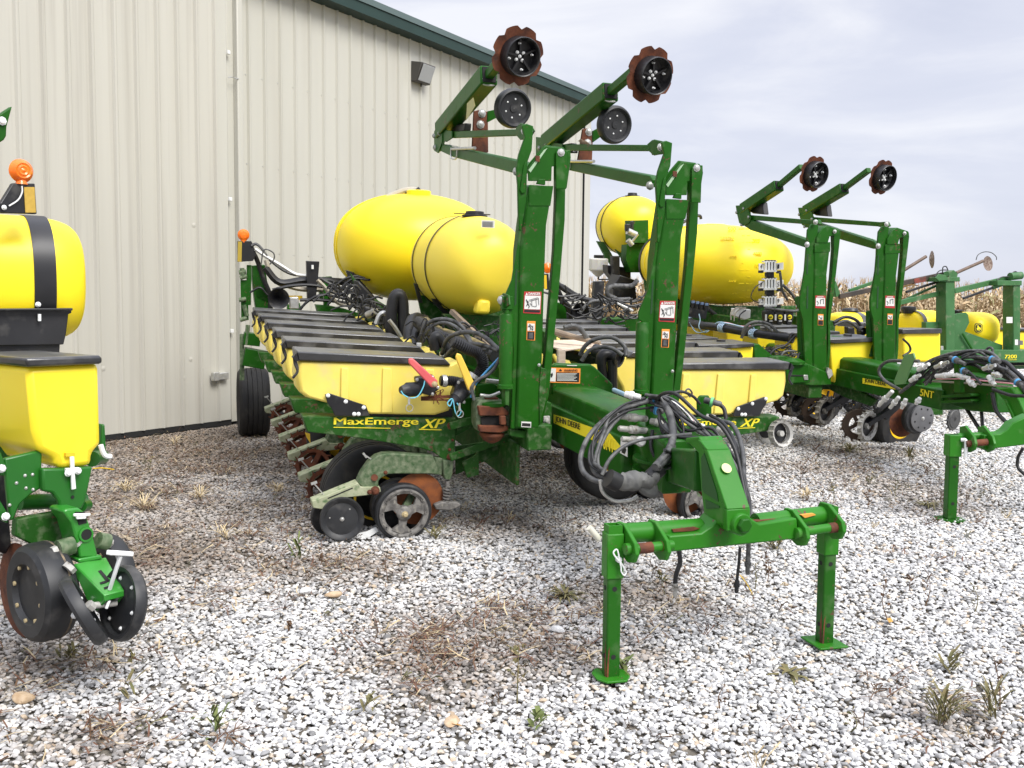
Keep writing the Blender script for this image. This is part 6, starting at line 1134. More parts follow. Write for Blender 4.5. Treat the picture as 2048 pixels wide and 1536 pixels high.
for u in (1925, 1962):
    x = H2.loc(H2.on(u+12, 885, 1, -.05))[0]; z0 = H2.loc(H2.on(u+12, 884, 1, -.05))[2]; b = MB()
    b.prism([H2.p(x, y, z0+z) for y, z in ((.10, .10), (.10, -.05), (-.06, -.08), (-.13, -.05), (-.15, 0), (-.12, .05), (.02, .12))], H2.x*.022); b.build('clevis_plate', GRL, cb, bevel=.004)
b = MB(); b.cyl(H2.on(1932, 888, 1, -.08), H2.on(1974, 884, 1, -.08), .026); b.build('worn_pin', RU, cb); b = MB(); b.cyl(H2.on(1915, 874, 1, .03), H2.on(1990, 870, 1, .03), .03); b.build('hitch_tube', GRL, cb)
b = MB(); b.slab(F, [(1986, 778), (2022, 774), (2034, 792), (2060, 850), (2062, 872), (2040, 872), (2028, 850), (2008, 802)], 0, .10, .15); b.build('yoke', GRL, p2, bevel=.01)
b = MB(); pts = P2(F, 0, .08, (2006, 798), (2036, 862)); b.prism([pts[0], pts[0]+F.x*.20, pts[1]+F.x*.20, pts[1]], -F.y*.03); b.build('yoke_flange', GRL, p2, bevel=.005)
b = MB(); b.cyl(F.on(1932, 816, 0, .4), F.on(1965, 868, 0, .35), .018); b.cyl(F.on(1963, 824, 0, .4), F.on(1966, 868, 0, .35), .016); b.build('brace_rod', BK, p2)
dup(st, H2.x*1.12)
# tanks of the second planter
cT = (.33, 3.1, 1.23); HX, HY = .90, 1.30; t2 = etank(p2, F, cT, HX, HY, .555, e1=2.2, e2=2.4)
strap(t2, F, cT, HX, HY, .555, 3.75, .05, 2.2, 2.4, gr=1.008)
for yy in (3.5, 3.2): strap(t2, F, cT, HX, HY, .555, yy, .035, 2.2, 2.4, m=YE, gr=1.0, name='moulded_ring')
b = MB(); b.lathe(F.p(.45, 3.3, 1.76), F.z, [(.16, -.03), (.16, .03), (.12, .04)], 24); b.build('tank_lid', YE, t2); b = MB(); b.tube(P2(F, 1, 3.4, (1360, 448), (1375, 440), (1390, 432), (1400, 432), (1402, 438)), .022, 8); b.build('vent_hose', BK, t2)
# raised gallon marks on the flank that faces the yard
import itertools
b = MB()
def on_tank(u, v):
    r = CF+(u-CX)/FPX*CR+(CY-v)/FPX*CU; lo, hi = 9., 14.
    def fn_(t): q = F.loc(EYE+r*t); x, y, z = abs(q[0]-cT[0])/HX, abs(q[1]-cT[1])/HY, abs(q[2]-cT[2])/.555; return (x**2.2+z**2.2)**(2.4/2.2)+y**2.4-1
    ts = np.linspace(9, 16, 400)
    for i in range(399):
        if fn_(ts[i]) > 0 >= fn_(ts[i+1]): return EYE+r*ts[i+1]
    return None
for k in range(11):
    v = 458+k*13.6
    for u0, u1 in (((1478, 1488), (1492, 1504)), ((1484, 1490), (1494, 1500)))[k % 2]:
        a, e_ = on_tank(u0, v+(k % 2)*0), on_tank(u1, v)
        if a is not None and e_ is not None: b.beam(a, e_, .014, .010, F.z)
b.build('gallon_mark', YE, t2)
for s_, u, v in (('500', 1456, 462), ('400', 1458, 519), ('300', 1457, 543), ('200', 1457, 564), ('100', 1460, 588), ('2000', 1504, 485), ('1500', 1508, 512), ('1000', 1510, 536), ('GALLONS', 1440, 481)):
    a, e_ = on_tank(u, v), on_tank(u+14 if s_ != 'GALLONS' else u+26, v)
    if a is not None and e_ is not None: text(s_, a-F.x*.004-F.y*.004, e_-a, F.z, np.linalg.norm(e_-a)*1.1, .05, YE, 'gallon_number', t2, th=.010)
cR = (-.10, 6.3, 2.13); F.loc
cr_ = F.on(1262, 452, 1, 5.2); cR = tuple(F.loc(cr_)+V(0, 0, 0)); t3 = etank(p2, F, cR, .50, .62, .47, e1=2.0, e2=2.6)
for yy in (cR[1]+.05, cR[1]+.34): strap(t3, F, cR, .50, .62, .47, yy, .02, 2.0, 2.6, gr=1.01)
b = MB(); b.lathe(F.p(cR[0], cR[1], cR[2]+.46), F.z, [(.12, 0), (.12, .015), (.08, .02), (.07, .06), (.03, .065)], 20); b.build('tank_lid', BK, t3)
b = MB(); b.slab(F, [(1194, 482), (1208, 484), (1222, 505), (1230, 520), (1222, 530), (1206, 505)], 1, cR[1]+.1, .05); b.slab(F, [(1221, 482), (1236, 483), (1250, 505), (1246, 520), (1232, 500)], 1, cR[1]-.1, .05); b.slab(F, [(1208, 505), (1212, 545), (1217, 545), (1214, 505)], 1, cR[1], .05); b.build('tank_leg', MATS['green_paint_faded'], p2, bevel=.004)
slab2('pump_stand', GR, [(1267, 441), (1297, 440), (1297, 486), (1268, 486)], 1, 4.2, .3); slab2('pump_stand', GR, [(1254, 490), (1297, 484), (1297, 545), (1262, 545), (1252, 520)], 1, 4.3, .2)
b = MB(); b.slab(F, [(1252, 448), (1262, 448), (1262, 462), (1252, 462)], 1, 4.1, .06); b.slab(F, [(1262, 443), (1268, 441), (1268, 460), (1262, 462)], 1, 4.15, .05); b.slab(F, [(1225, 512), (1240, 512), (1240, 560), (1226, 560)], 1, 4.4, .1); b.slab(F, [(1215, 530), (1262, 536), (1262, 572), (1236, 570), (1216, 545)], 1, 4.5, .2); b.slab(F, [(1226, 575), (1240, 550), (1270, 560), (1274, 600), (1228, 600)], 1, 4.0, .3); b.build('pump_body', BK, p2, bevel=.01)
b = MB(); b.cyl(F.on(1255, 462, 1, 4.1), F.on(1272, 470, 1, 4.1), .05); b.cyl(F.on(1262, 486, 1, 4.1), F.on(1276, 468, 1, 4.05), .02); b.cyl(F.on(1256, 480, 1, 4.1), F.on(1264, 490, 1, 4.1), .04); b.build('pump_fitting', ST, p2)
b = MB(); c = F.on(1197, 528, 1, 5.0); 
b.rings([[c+(F.x*math.cos(t)+F.y*math.sin(t))*r*1.35+F.z*z for t in np.arange(8)*math.pi/4+.39] for r, z in ((.02, -.20), (.105, -.10), (.112, -.09), (.112, .075), (.10, .09))]); bt = b.build('white_tank', mat('milky_plastic', (.68, .67, .62), None, .5, sss=.2), p2, bevel=.01)
b = MB(); b.lathe(c+F.z*.09, F.z, [(.075, 0), (.08, .01), (.08, .045), (.07, .05)], 20); b.build('screw_cap', BK, bt); b = MB(); b.tube(P2(F, 1, 5.0, (1197, 550), (1197, 558), (1203, 559), (1230, 558)), .012, 6); b.build('outlet_pipe', BK, bt)
# frame under the tank
b = MB(); b.slab(F, [(1290, 560), (1340, 585), (1430, 612), (1592, 612), (1592, 642), (1420, 660), (1300, 640)], 1, 3.4, .06); b.slab(F, [(1366, 602), (1432, 614), (1566, 612), (1570, 636), (1520, 650), (1366, 650)], 1, 2.4, .06); b.beam(F.p(-.1, 1.2, .52), F.p(-.1, 4.2, .52), .1, .14, F.z); b.beam(F.p(1.0, 1.2, .52), F.p(1.0, 4.2, .52), .1, .14, F.z); b.slab(F, [(1370, 645), (1600, 650), (1600, 720), (1370, 720)], 1, 3.8, .1); b.build('tank_saddle', GRD, p2, bevel=.006)
# flow meters: three banks of white tubes with number plates 4-1, 8-5, 12-9
fm = slab2('meter_post', BK, [(1534, 520), (1548, 520), (1550, 640), (1536, 640)], 1, .9, .03)
for (v0, v1, l, r_) in ((523, 544, '4', '1'), (558, 580, '8', '5'), (594, 613, '12', '9')):
    b = MB(); b.slab(F, [(1518, v0+4), (1529, v0+4), (1529, v1-4), (1518, v1-4)], 1, .88, .01); b.slab(F, [(1553, v0+3), (1567, v0+2), (1567, v1-5), (1553, v1-4)], 1, .88, .01); pl_ = b.build('number_plate', WD, fm)
    for s_, u in ((l, 1520.5 if l != '12' else 1519.5), (r_, 1554.5)): a = F.on(u, v1-7, 1, .875); text(s_, a, F.x, F.z, .026 if len(s_) == 1 else .045, .05, BD, 'plate_number', fm, th=.001)
    b = MB()
    for k in range(4): u = 1531.5+6*k; b.cyl(F.on(u, v1, 1, .86), F.on(u, v0, 1, .86), .013, seg=10)
    b.build('meter_tube', WHM, fm)
    b = MB(); b.slab(F, [(1528, v0-1), (1554, v0-2), (1554, v0+1), (1528, v0+2)], 1, .85, .05); b.slab(F, [(1528, v1-4), (1554, v1-4), (1554, v1), (1528, v1)], 1, .84, .06); b.build('meter_block', WH, fm)
    b = MB()
    for k in range(4): b.cyl(F.on(1531+6*k, v0-3, 1, .86), F.on(1531+6*k, v0-1, 1, .86), .014, seg=8)
    b.slab(F, [(1519, v1-3), (1527, v1-3), (1527, v1+2), (1519, v1+2)], 1, .86, .03); b.slab(F, [(1555, v1-3), (1562, v1-3), (1562, v1+3), (1555, v1+3)], 1, .86, .03); b.slab(F, [(1533, v1+1), (1547, v1+1), (1547, v1+10), (1533, v1+10)], 1, .87, .04); b.build('meter_cap', BK, fm)
for u in (1541, 1560, 1579):
    b = MB(); b.slab(F, [(u-9, 622), (u+8, 621), (u+9, 634), (u+4, 650), (u-5, 650), (u-9, 636)], 1, .7, .1); vv = b.build('section_valve', BK, p2, bevel=.012)
    b = MB(); b.lathe(F.on(u, 634, 1, .69), -F.y, [(.028, 0), (.028, .01), (.001, .012)], 18, cap=False); b.build('yellow_dial', YD, vv); b = MB(); b.slab(F, [(u-3, 633), (u+3, 633), (u+3, 635), (u-3, 635)], 1, .672, .004); b.build('dial_mark', BD, vv); b = MB(); b.slab(F, [(u-2, 641), (u+4, 641), (u+4, 643), (u-2, 643)], 1, .695, .004); b.slab(F, [(u-10, 629), (u-7, 629), (u-7, 641), (u-10, 641)], 1, .69, .01); b.build('valve_tag', WD, vv)
b = MB(); b.slab(F, [(1470, 617), (1502, 619), (1501, 636), (1490, 640), (1470, 632)], 1, 1.2, .1); b.build('control_box', WH, p2, bevel=.01)
def hose2(px, val, r, m=HB, name='hose', sub=6, seg=8):
    b = MB(); n = len(px); b.tube([F2.on(u, v, 1, val if not isinstance(val, tuple) else val[0]+(val[1]-val[0])*i/(n-1)) for i, (u, v) in enumerate(px)], r, seg, sub=sub); return b.build(name, m, p2, smooth=60)
b = MB(); b.tube([F2.on(u, v, 1, y) for u, v, y in ((1368, 640, 2.0), (1400, 650, 1.5), (1440, 655, 1.1), (1500, 665, .8), (1580, 676, .55))], .05, 14, rf=None); b.build('vacuum_manifold', BK, p2, smooth=60)
b = MB(); c = F.on(1583, 676, 1, .5); b.lathe(c, -F.y+F.x*.6, [(.05, -.02), (.064, 0), (.064, .015), (.055, .02), (.001, -.01)], 20, cap=False); b.build('manifold_end', BK, p2)
for u, v, y in ((1372, 642, 1.9), (1441, 655, 1.08), (1503, 667, .78)):
    b = MB(); c = F.on(u, v, 1, y); d = F.on(u+8, v+1.2, 1, y-.06)-c; d /= np.linalg.norm(d)
    for k in range(4): b.lathe(c+d*.022*k, d, [(.054, -.007), (.058, 0), (.054, .007)], 16, close=True)
    b.build('blue_binding', mat('blue_tubing%d' % u, (.30, .45, .62), (.42, .55, .68), .5), p2)
hose2([(1380, 645), (1390, 662), (1402, 665), (1420, 658), (1436, 645), (1460, 648), (1490, 655)], (1.7, .8), .008, mat('pale_blue_tube', (.35, .52, .65), None, .5)); hose2([(1398, 628), (1400, 640), (1398, 655), (1410, 665), (1424, 656)], 1.4, .007, MATS['pale_blue_tube']); hose2([(1428, 648), (1450, 645), (1480, 652), (1508, 652)], (1.2, .8), .007, PINK); hose2([(1505, 650), (1510, 665), (1498, 668), (1506, 673)], .74, .008, MATS['pale_blue_tube'])
hose2([(1483, 676), (1490, 655), (1505, 645), (1522, 644), (1540, 650), (1556, 665)], (.6, .4), .018, HG); hose2([(1486, 672), (1496, 658), (1512, 650), (1530, 652), (1545, 663)], (.6, .4), .014, HG)
hose2([(1566, 570), (1585, 590), (1596, 612), (1592, 622), (1560, 620), (1530, 616)], .7, .018, HG); hose2([(1560, 545), (1562, 560), (1564, 580), (1575, 600)], .75, .016, HG); hose2([(1525, 565), (1510, 575), (1502, 592), (1506, 600), (1518, 606)], .85, .006, HB); hose2([(1462, 640), (1462, 625), (1472, 616), (1484, 615)], 1.2, .008, HT); hose2([(1468, 642), (1470, 628), (1480, 618), (1492, 616)], 1.2, .008, HT); hose2([(1478, 645), (1480, 630), (1492, 620)], 1.15, .008, HB)
b = MB()
for k in range(6): c = F.on(1368+9*k, 607+1.6*k, 1, 1.9-.05*k); b.cyl(c-F.z*.04, c+F.z*.05, .03, seg=10)
b.slab(F, [(1366, 608), (1416, 614), (1412, 638), (1368, 634)], 1, 2.0, .06); b.build('small_valves', BK, p2); b = MB()
for k in range(6): c = F.on(1368+9*k, 603+1.6*k, 1, 1.88-.05*k); b.cyl(c, c+F.z*.03, .022, seg=10)
b.build('valve_cap', mat('steel_blue', (.12, .18, .30), None, .5), p2)
hose2([(1538, 742), (1536, 720), (1548, 700), (1572, 690), (1590, 672)], .2, .013, HB); hose2([(1590, 702), (1568, 704), (1562, 722), (1572, 730), (1590, 722), (1600, 705)], .1, .012, HG); hose2([(1410, 612), (1440, 640), (1440, 660)], 2.2, .03, HB)
rg = np.random.default_rng(4); b = MB()
for k in range(40): u, v = rg.uniform(1515, 1590), rg.uniform(695, 722); a = F.on(u, v, 1, rg.uniform(.4, 1.0)); b.tube([a, a+F.x*rg.normal(0, .06)+F.z*.04, a+F.x*rg.normal(0, .10)+F.z*rg.normal(0, .03)], rg.uniform(.004, .010), 5, sub=3)
b.build('hose_tangle', HG, p2, kind='stuff'); b = MB()
for k in range(80): u, v = rg.uniform(1560, 1800), 0; v = 790+rg.normal(0, 8)+(u-1560)*.10; a = F.on(u, v, 1, rg.uniform(.3, 1.6)); b.tube([a, a+F.x*rg.normal(0, .08)-F.z*.05, a+F.x*rg.normal(0, .14)+F.z*rg.normal(0, .08)], rg.uniform(.006, .016), 5, sub=3)
b.build('hose_tangle', HB, p2, kind='stuff')
slab2('vacuum_elbow', BK, [(1695, 653), (1710, 655), (1712, 690), (1706, 700), (1697, 690)], 1, .9, .08, bev=.02); b = MB(); b.lathe(F.on(1721, 662, 1, .8), -F.y, [(.05, .06), (.062, 0), (.055, 0), (.001, .04)], 20, cap=False); b.build('pipe_mouth', BK, p2)
hose2([(1667, 645), (1690, 634), (1712, 640), (1724, 655)], .9, .02, HB); hose2([(1668, 650), (1690, 642), (1706, 648), (1716, 658)], .9, .018, HG); hose2([(1806, 678), (1818, 690), (1820, 702), (1806, 712)], .3, .014, HB)
# bundle of hoses and couplers above the tongue
rk = np.random.default_rng(12)
def hose3(px, val, r, m=HB, name='hose', sub=5, seg=7):
    b = MB(); n = len(px); b.tube([F2.on(u, v, 0, val if not isinstance(val, tuple) else val[0]+(val[1]-val[0])*i/(n-1)) for i, (u, v) in enumerate(px)], r, seg, sub=sub); return b.build(name, m, p2, smooth=60)
for px, va, rr, m_ in [([(1838, 722), (1812, 722), (1775, 723), (1758, 740), (1768, 760), (1800, 780)], .22, .018, HG), ([(1800, 785), (1822, 768), (1836, 745), (1860, 722), (1910, 706), (1960, 702), (1990, 712), (2030, 760), (2060, 770)], (.15, .3), .018, HG),
    ([(1826, 770), (1850, 740), (1880, 720), (1930, 704), (1975, 706), (2005, 730), (2040, 752), (2070, 770)], (.2, .35), .017, HB), ([(1852, 770), (1858, 745), (1880, 728), (1920, 716), (1970, 716), (2000, 735), (2036, 770), (2060, 790)], .2, .016, HG),
    ([(1900, 735), (1940, 728), (1975, 742), (2010, 752), (2060, 765)], .25, .016, HB), ([(1860, 752), (1920, 752), (1960, 758), (2010, 762), (2070, 768)], .2, .012, HG), ([(1860, 762), (1930, 766), (1980, 770), (2060, 778)], .2, .010, HT), ([(1870, 758), (1930, 758), (1990, 764), (2070, 772)], .15, .007, PINK),
    ([(1980, 735), (2000, 736), (2020, 745), (2040, 765), (2060, 800)], .2, .02, HG), ([(1985, 725), (2010, 724), (2030, 742), (2050, 760)], .25, .02, HB), ([(1968, 706), (1976, 696), (1984, 697), (1986, 712)], .3, .012, HG), ([(1930, 738), (1945, 750), (1962, 768)], .1, .012, HB),
    ([(1984, 785), (1992, 820), (2010, 842), (2030, 856), (2060, 862)], .05, .018, HB), ([(2046, 896), (2036, 915), (2036, 935), (2050, 950)], .1, .014, HB), ([(1985, 778), (2020, 790), (2050, 792)], .05, .016, HB)]: hose3(px, va, rr, m_)
for k in range(12): j = lambda s: rk.normal(0, s); hose3([(1850+j(12), 760+j(10)), (1885+j(8), 730+j(8)), (1935+j(10), 716+j(9)), (1982+j(8), 728+j(9)), (2020+j(6), 752+j(8)), (2065, 785+j(12))], (.12, .32), rk.uniform(.007, .012), HB if k % 3 else HG)
for a, e_, m_ in (((1785, 782), (1757, 812), WH), ((1798, 794), (1780, 816), WH), ((1812, 798), (1803, 817), WH), ((1840, 796), (1832, 808), WH), ((1836, 740), (1858, 728), WH), ((1870, 735), (1896, 724), ST), ((1872, 752), (1908, 750), WH), ((1912, 750), (1938, 756), WH), ((1966, 738), (1990, 730), ST), ((1900, 715), (1930, 728), HG), ((1920, 740), (1938, 745), HG), ((1975, 716), (2000, 724), HG), ((1985, 748), (2002, 752), ST), ((1976, 752), (1990, 770), WH), ((1935, 760), (1950, 772), WH), ((1820, 762), (1840, 750), WH), ((2028, 760), (2046, 772), HG)):
    b = MB(); a_, e2 = F.on(*a, 0, .1), F.on(*e_, 0, .1); d = (e2-a_)/np.linalg.norm(e2-a_); L = np.linalg.norm(e2-a_); b.lathe(a_, d, [(.018, 0), (.022, .005), (.022, L*.4), (.03, L*.42), (.03, L*.6), (.02, L*.62), (.018, L)], 12); o = b.build('coupler', m_, p2)
    if m_ is HG: b = MB(); b.lathe(a_+d*L*.3, d, [(.034, 0), (.034, .02)], 12); b.build('colour_band', BLU, o)
# ================================================================== THE THIRD PLANTER, far right
F3 = Frame(EYE+15.2*(CF+(1895-CX)/FPX*CR+(CY-700)/FPX*CU), 49.5, 0)
bp = F3.p(0, 0, 0); p3 = root('planter', (bp[0], bp[1], 0), 'farthest planter, faded green with 7200 on its bar, nearest the corn', 'planter', 'folded row-crop planters parked in the yard')
F = F3
def s3(nm, m, px, ax, val, th, par=None, bev=.004): b = MB(); b.slab(F3, px, ax, val, th); return b.build(nm, m, par or p3, bevel=bev)
def bar3(nm, m, a, e_, w, h, y0=0, y1=None, par=None): b = MB(); b.beam(F3.on(*a, 1, y0), F3.on(*e_, 1, y0 if y1 is None else y1), w, h, F3.z); return b.build(nm, m, par or p3, bevel=.004)
def box3(nm, m, x0, x1, v0, v1, y, dy, par=None, bev=.006): return s3(nm, m, [(x0, v0), (x1, v0), (x1, v1), (x0, v1)], 1, y, dy, par, bev)
mA = box3('mast', GRO, 1892, 1910, 562, 701, -.06, .22, bev=.01); box3('cap', GRO, 1872, 1920, 554, 563, -.08, .26, mA); s3('cap_ear', GRO, [(1878, 562), (1872, 556), (1878, 548), (1892, 550), (1898, 560)], 1, -.1, .03, mA); b = MB(); b.cyl(F.on(1893, 548, 1, -.1), F.on(1896, 548, 1, .2), .04); b.build('hinge_pin', GRO, mA)
s3('hinge_block', GRO, [(1896, 545), (1908, 540), (1916, 548), (1914, 556), (1898, 556)], 1, -.05, .12, mA)
mB = box3('mast', GRO, 2027, 2041, 566, 701, -.06, .22, bev=.01); box3('cap', GRO, 1995, 2044, 561, 571, -.08, .26, mB); b = MB(); b.cyl(F.on(2020, 553, 1, 0), F.on(2042, 551, 1, 0), .06); b.build('hinge_pin', GRO, mB); box3('label', WD, 2013, 2025, 634, 646, -.063, .003, mB, 0)
a3 = bar3('marker_arm', mat('dark_cylinder', (.035, .03, .025), (.07, .05, .035), .5), (1678, 593), (1900, 546), .05, .07, .1)
bar3('arm_sleeve', mat('red_worn', (.30, .05, .03), (.08, .04, .03), .6), (1826, 563), (1850, 558), .055, .075, .095, par=a3); bar3('arm_brace', GRO, (1698, 582), (1760, 560), .04, .05, .3, par=a3); bar3('arm_brace', GRO, (1690, 588), (1880, 553), .03, .05, .35, par=a3); bar3('arm_brace', GRO, (1770, 612), (1882, 586), .04, .07, .1, par=a3); bar3('arm_brace', GRO, (1800, 604), (1880, 568), .03, .035, .2, par=a3); bar3('cylinder_rod', BK, (1812, 584), (1880, 562), .03, .035, .12, par=a3)
s3('arm_foot', GRO, [(1668, 562), (1672, 562), (1682, 592), (1672, 594)], 1, .1, .1, a3); b = MB(); b.cyl(F.on(1799, 546, 1, .3), F.on(1852, 513, 1, .3), .025); b.build('marker_rod', mat('brown_steel', (.10, .06, .04), (.16, .11, .08), .6), a3)
def disc3(u, v, r, nx, par):
    n = V(-F.y*.8+F.x*nx+F.z*.1); n /= np.linalg.norm(n); b = MB(); b.lathe(F.on(u, v, 1, .28), n, [(.001, -.03), (r*.6, -.022), (r, 0), (r*.6, -.012), (.001, -.018)], 32, cap=False); return b.build('marker_disc', RUB, par)
RUB = mat('scoured_rust', (.13, .075, .055), (.32, .25, .20), .55, scale=30, metal=.2)
disc3(1864, 519, .135, 1.6, a3); b = MB(); b.cyl(F.on(1912, 546, 1, .2), F.on(1966, 522, 1, .28), .025); b.build('marker_rod', MATS['brown_steel'], mA); disc3(1976, 527, .118, .15, mA)
b = MB(); b.tube(P2(F, 1, .26, (1952, 520), (1956, 510), (1968, 504), (1982, 505), (1992, 513), (1993, 520)), .007, 5); b.build('wire_loop', HG, mA); b = MB(); b.tube(P2(F, 1, 0, (1869, 553), (1880, 541), (1895, 540)), .009, 5); b.tube(P2(F, 1, 0, (1885, 548), (1886, 535), (1892, 533), (1896, 541)), .009, 5); b.build('hose', HB, mA)
bar3('wing_brace', GRO, (1908, 582), (2020, 556), .05, .08, .1); bar3('cylinder_rod', BK, (1926, 597), (1990, 574), .03, .035, .0); bar3('wing_brace', GRO, (1985, 576), (2012, 566), .04, .05, 0)
b = MB(); b.tube(P2(F, 1, 0, (1994, 560), (2004, 554), (2018, 554)), .010, 5); b.tube(P2(F, 1, 0, (2022, 550), (2030, 543), (2040, 550)), .010, 5); b.build('hose', HB, mB)
fr3 = box3('main_bar', GRO, 1840, 2140, 700, 725, -.10, .28); box3('under_bar_strip', DARK, 1870, 2140, 725.5, 731, .0, .1)  # main bar, then a dark strip beneath it
box3('wing_bar', GRO, 1985, 2140, 732, 738, .1, .2)
a = F.on(2009, 717, 1, -.104); text('7200', a, F.x, F.z, .235, .058, YD, 'lettering', fr3, bold=.015, th=.003); a = F.on(2016, 720.5, 1, -.104); text('Conservation', a, F.x, F.z, .17, .018, YD, 'lettering', fr3, th=.003); a = F.on(1984, 716.5, 1, -.104); text('E', a, F.x, F.z, .04, .045, YD, 'lettering', fr3, bold=.015, th=.003)
s3('side_plate', GRO, [(1906, 630), (1914, 627), (1932, 625), (1936, 629), (1939, 645), (1930, 663), (2005, 690), (2005, 700), (1906, 700)], 1, .12, .03); box3('step_bracket', GRO, 1852, 1880, 644, 658, .1, .1); bar3('brace_rod', GR, (1925, 667), (1944, 698), .02, .03, .08)
box3('pivot_bolts', ST, 1882, 1887, 692, 701, -.08, .02, mA, .002); box3('label', WD, 2030, 2036, 679, 690, -.063, .003, mB, 0); box3('label', MATS['worn_grey_plastic'], 2036, 2046, 681, 690, -.064, .003, mB, 0)
def tank3(cpx, hxp, hzp, y, hy, e1=3., e2=3.2, straps=()):
    c = F.loc(F.on(*cpx, 1, y)); D = (EYE-F.on(*cpx, 1, y)); D = abs(D@CF); hx, hz = hxp*D/FPX/.9, hzp*D/FPX
    t = etank(p3, F, c, hx, hy, hz, e1=e1, e2=e2, m=YE)
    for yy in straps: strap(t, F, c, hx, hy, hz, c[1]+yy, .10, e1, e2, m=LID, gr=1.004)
    return t, c, hx, hz
# long saddle tanks lie along the bar
def tankx(cpx, half_px, hzp, y, hy, strap_px=()):
    c = F.on(*cpx, 1, y); D = abs((c-EYE)@CF); hx, hz = half_px*D/FPX/.95, hzp*D/FPX
    R = Frame(F.O, 49.5-90, 0); cc = R.loc(c); t = etank(p3, R, cc, hy, hx, hz, e1=2.5, e2=4.5, m=YE)
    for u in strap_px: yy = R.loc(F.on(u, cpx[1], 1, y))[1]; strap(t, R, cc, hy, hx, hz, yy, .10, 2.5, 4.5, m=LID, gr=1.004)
    return t
t_ = tankx((1842, 650), 34, 30, .9, .36, (1822,)); b = MB(); b.lathe(F.on(1817, 621, 1, .9), F.z, [(.10, -.05), (.12, .02), (.11, .06), (.05, .07)], 18); b.build('tank_lid', BK, t_)
t_ = tankx((1700, 655), 42, 31, 1.8, .36, (1704,)); b = MB(); b.lathe(F.on(1700, 624, 1, 1.8), F.z, [(.12, -.05), (.14, .02), (.12, .06), (.05, .07)], 18); b.build('tank_lid', BK, t_)
t_ = tankx((1944, 658), 32, 34, .7, .40, ()); b = MB(); b.lathe(F.on(1910, 624, 1, .7), F.z, [(.10, -.05), (.12, .02), (.11, .04)], 18); b.build('tank_lid', BK, t_)
# leaping-deer emblem on the tank end
b = MB(); y = .20; b.slab(F, [(1950, 650), (1952, 647), (1957, 646), (1962, 647), (1965, 650), (1965, 662), (1962, 665), (1957, 667), (1952, 665), (1949.5, 662)], 1, y, .01); em = b.build('emblem', BD, p3)
b = MB(); b.slab(F, [(1951, 651), (1953, 648.2), (1957, 647.3), (1961.5, 648.2), (1963.6, 651), (1963.6, 661.5), (1961.5, 664), (1957, 665.5), (1952.8, 664), (1951, 661.5)], 1, y-.004, .003); b.build('emblem_border', YD, em); b = MB(); b.slab(F, [(1951.9, 651.5), (1953.5, 649.1), (1957, 648.3), (1961, 649.1), (1962.7, 651.5), (1962.7, 661), (1961, 663.2), (1957, 664.5), (1953.4, 663.2), (1951.9, 661)], 1, y-.008, .003); b.build('emblem_field', BD, em)
b = MB(); b.slab(F, [(1953, 657.5), (1955.3, 654.8), (1954.6, 652), (1955.5, 650.2), (1956.4, 652.2), (1957.4, 650.6), (1957.6, 653.6), (1961, 655.2), (1961.8, 658), (1962.2, 661), (1960.2, 659), (1958.5, 657.6), (1959, 661), (1957.6, 663), (1957.2, 658.4), (1955, 660.2), (1953.4, 661.6), (1954.6, 658.2)], 1, y-.012, .003); b.build('leaping_deer', YD, em)
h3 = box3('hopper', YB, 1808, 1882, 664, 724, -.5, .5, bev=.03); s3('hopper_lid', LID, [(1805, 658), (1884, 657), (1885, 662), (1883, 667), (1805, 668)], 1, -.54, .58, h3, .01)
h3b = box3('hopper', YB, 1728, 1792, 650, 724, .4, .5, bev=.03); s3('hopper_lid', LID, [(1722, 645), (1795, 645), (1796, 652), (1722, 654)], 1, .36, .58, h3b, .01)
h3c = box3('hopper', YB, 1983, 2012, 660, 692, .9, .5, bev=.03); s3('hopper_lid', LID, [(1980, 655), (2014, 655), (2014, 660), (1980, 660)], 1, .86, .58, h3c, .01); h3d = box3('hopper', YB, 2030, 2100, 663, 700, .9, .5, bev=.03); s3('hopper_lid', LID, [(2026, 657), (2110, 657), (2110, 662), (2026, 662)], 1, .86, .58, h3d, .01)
box3('hopper_base', YP, 1999, 2012, 690, 700, .9, .3); s3('knob', BK, [(1972, 677), (1980, 672), (1988, 680), (1982, 686), (1972, 684)], 1, .6, .1, bev=.02)
for u in (1720, 1860): b = MB(); c = F.on(u, 720, 1, .6); tyre(b, (c[0], c[1], .38), F.x, .38, .26, rim=True); b.build('transport_tyre', [RB, YP], p3)

# ================================================================== THE PLANTER CUT OFF BY THE LEFT EDGE
F0 = Frame(EYE+4.35*(CF+(150-CX)/FPX*CR+(CY-930)/FPX*CU), 80.8, 0)
F = F0; bp = F0.p(-.3, .6, 0); p0_ = root('planter', (bp[0], bp[1], 0), 'planter cut off by the left photo edge, bright yellow hopper above angled press wheels', 'planter', 'folded row-crop planters parked in the yard')
def s0(nm, m, px, val, th, par=None, bev=.006, ax=1): b = MB(); b.slab(F0, px, ax, val, th); return b.build(nm, m, par or p0_, bevel=bev)
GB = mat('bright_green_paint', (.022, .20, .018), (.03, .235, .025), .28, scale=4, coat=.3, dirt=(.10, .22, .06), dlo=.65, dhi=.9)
GL0 = mat('deep_green_paint', (.010, .105, .010), (.014, .13, .012), .35, scale=4)
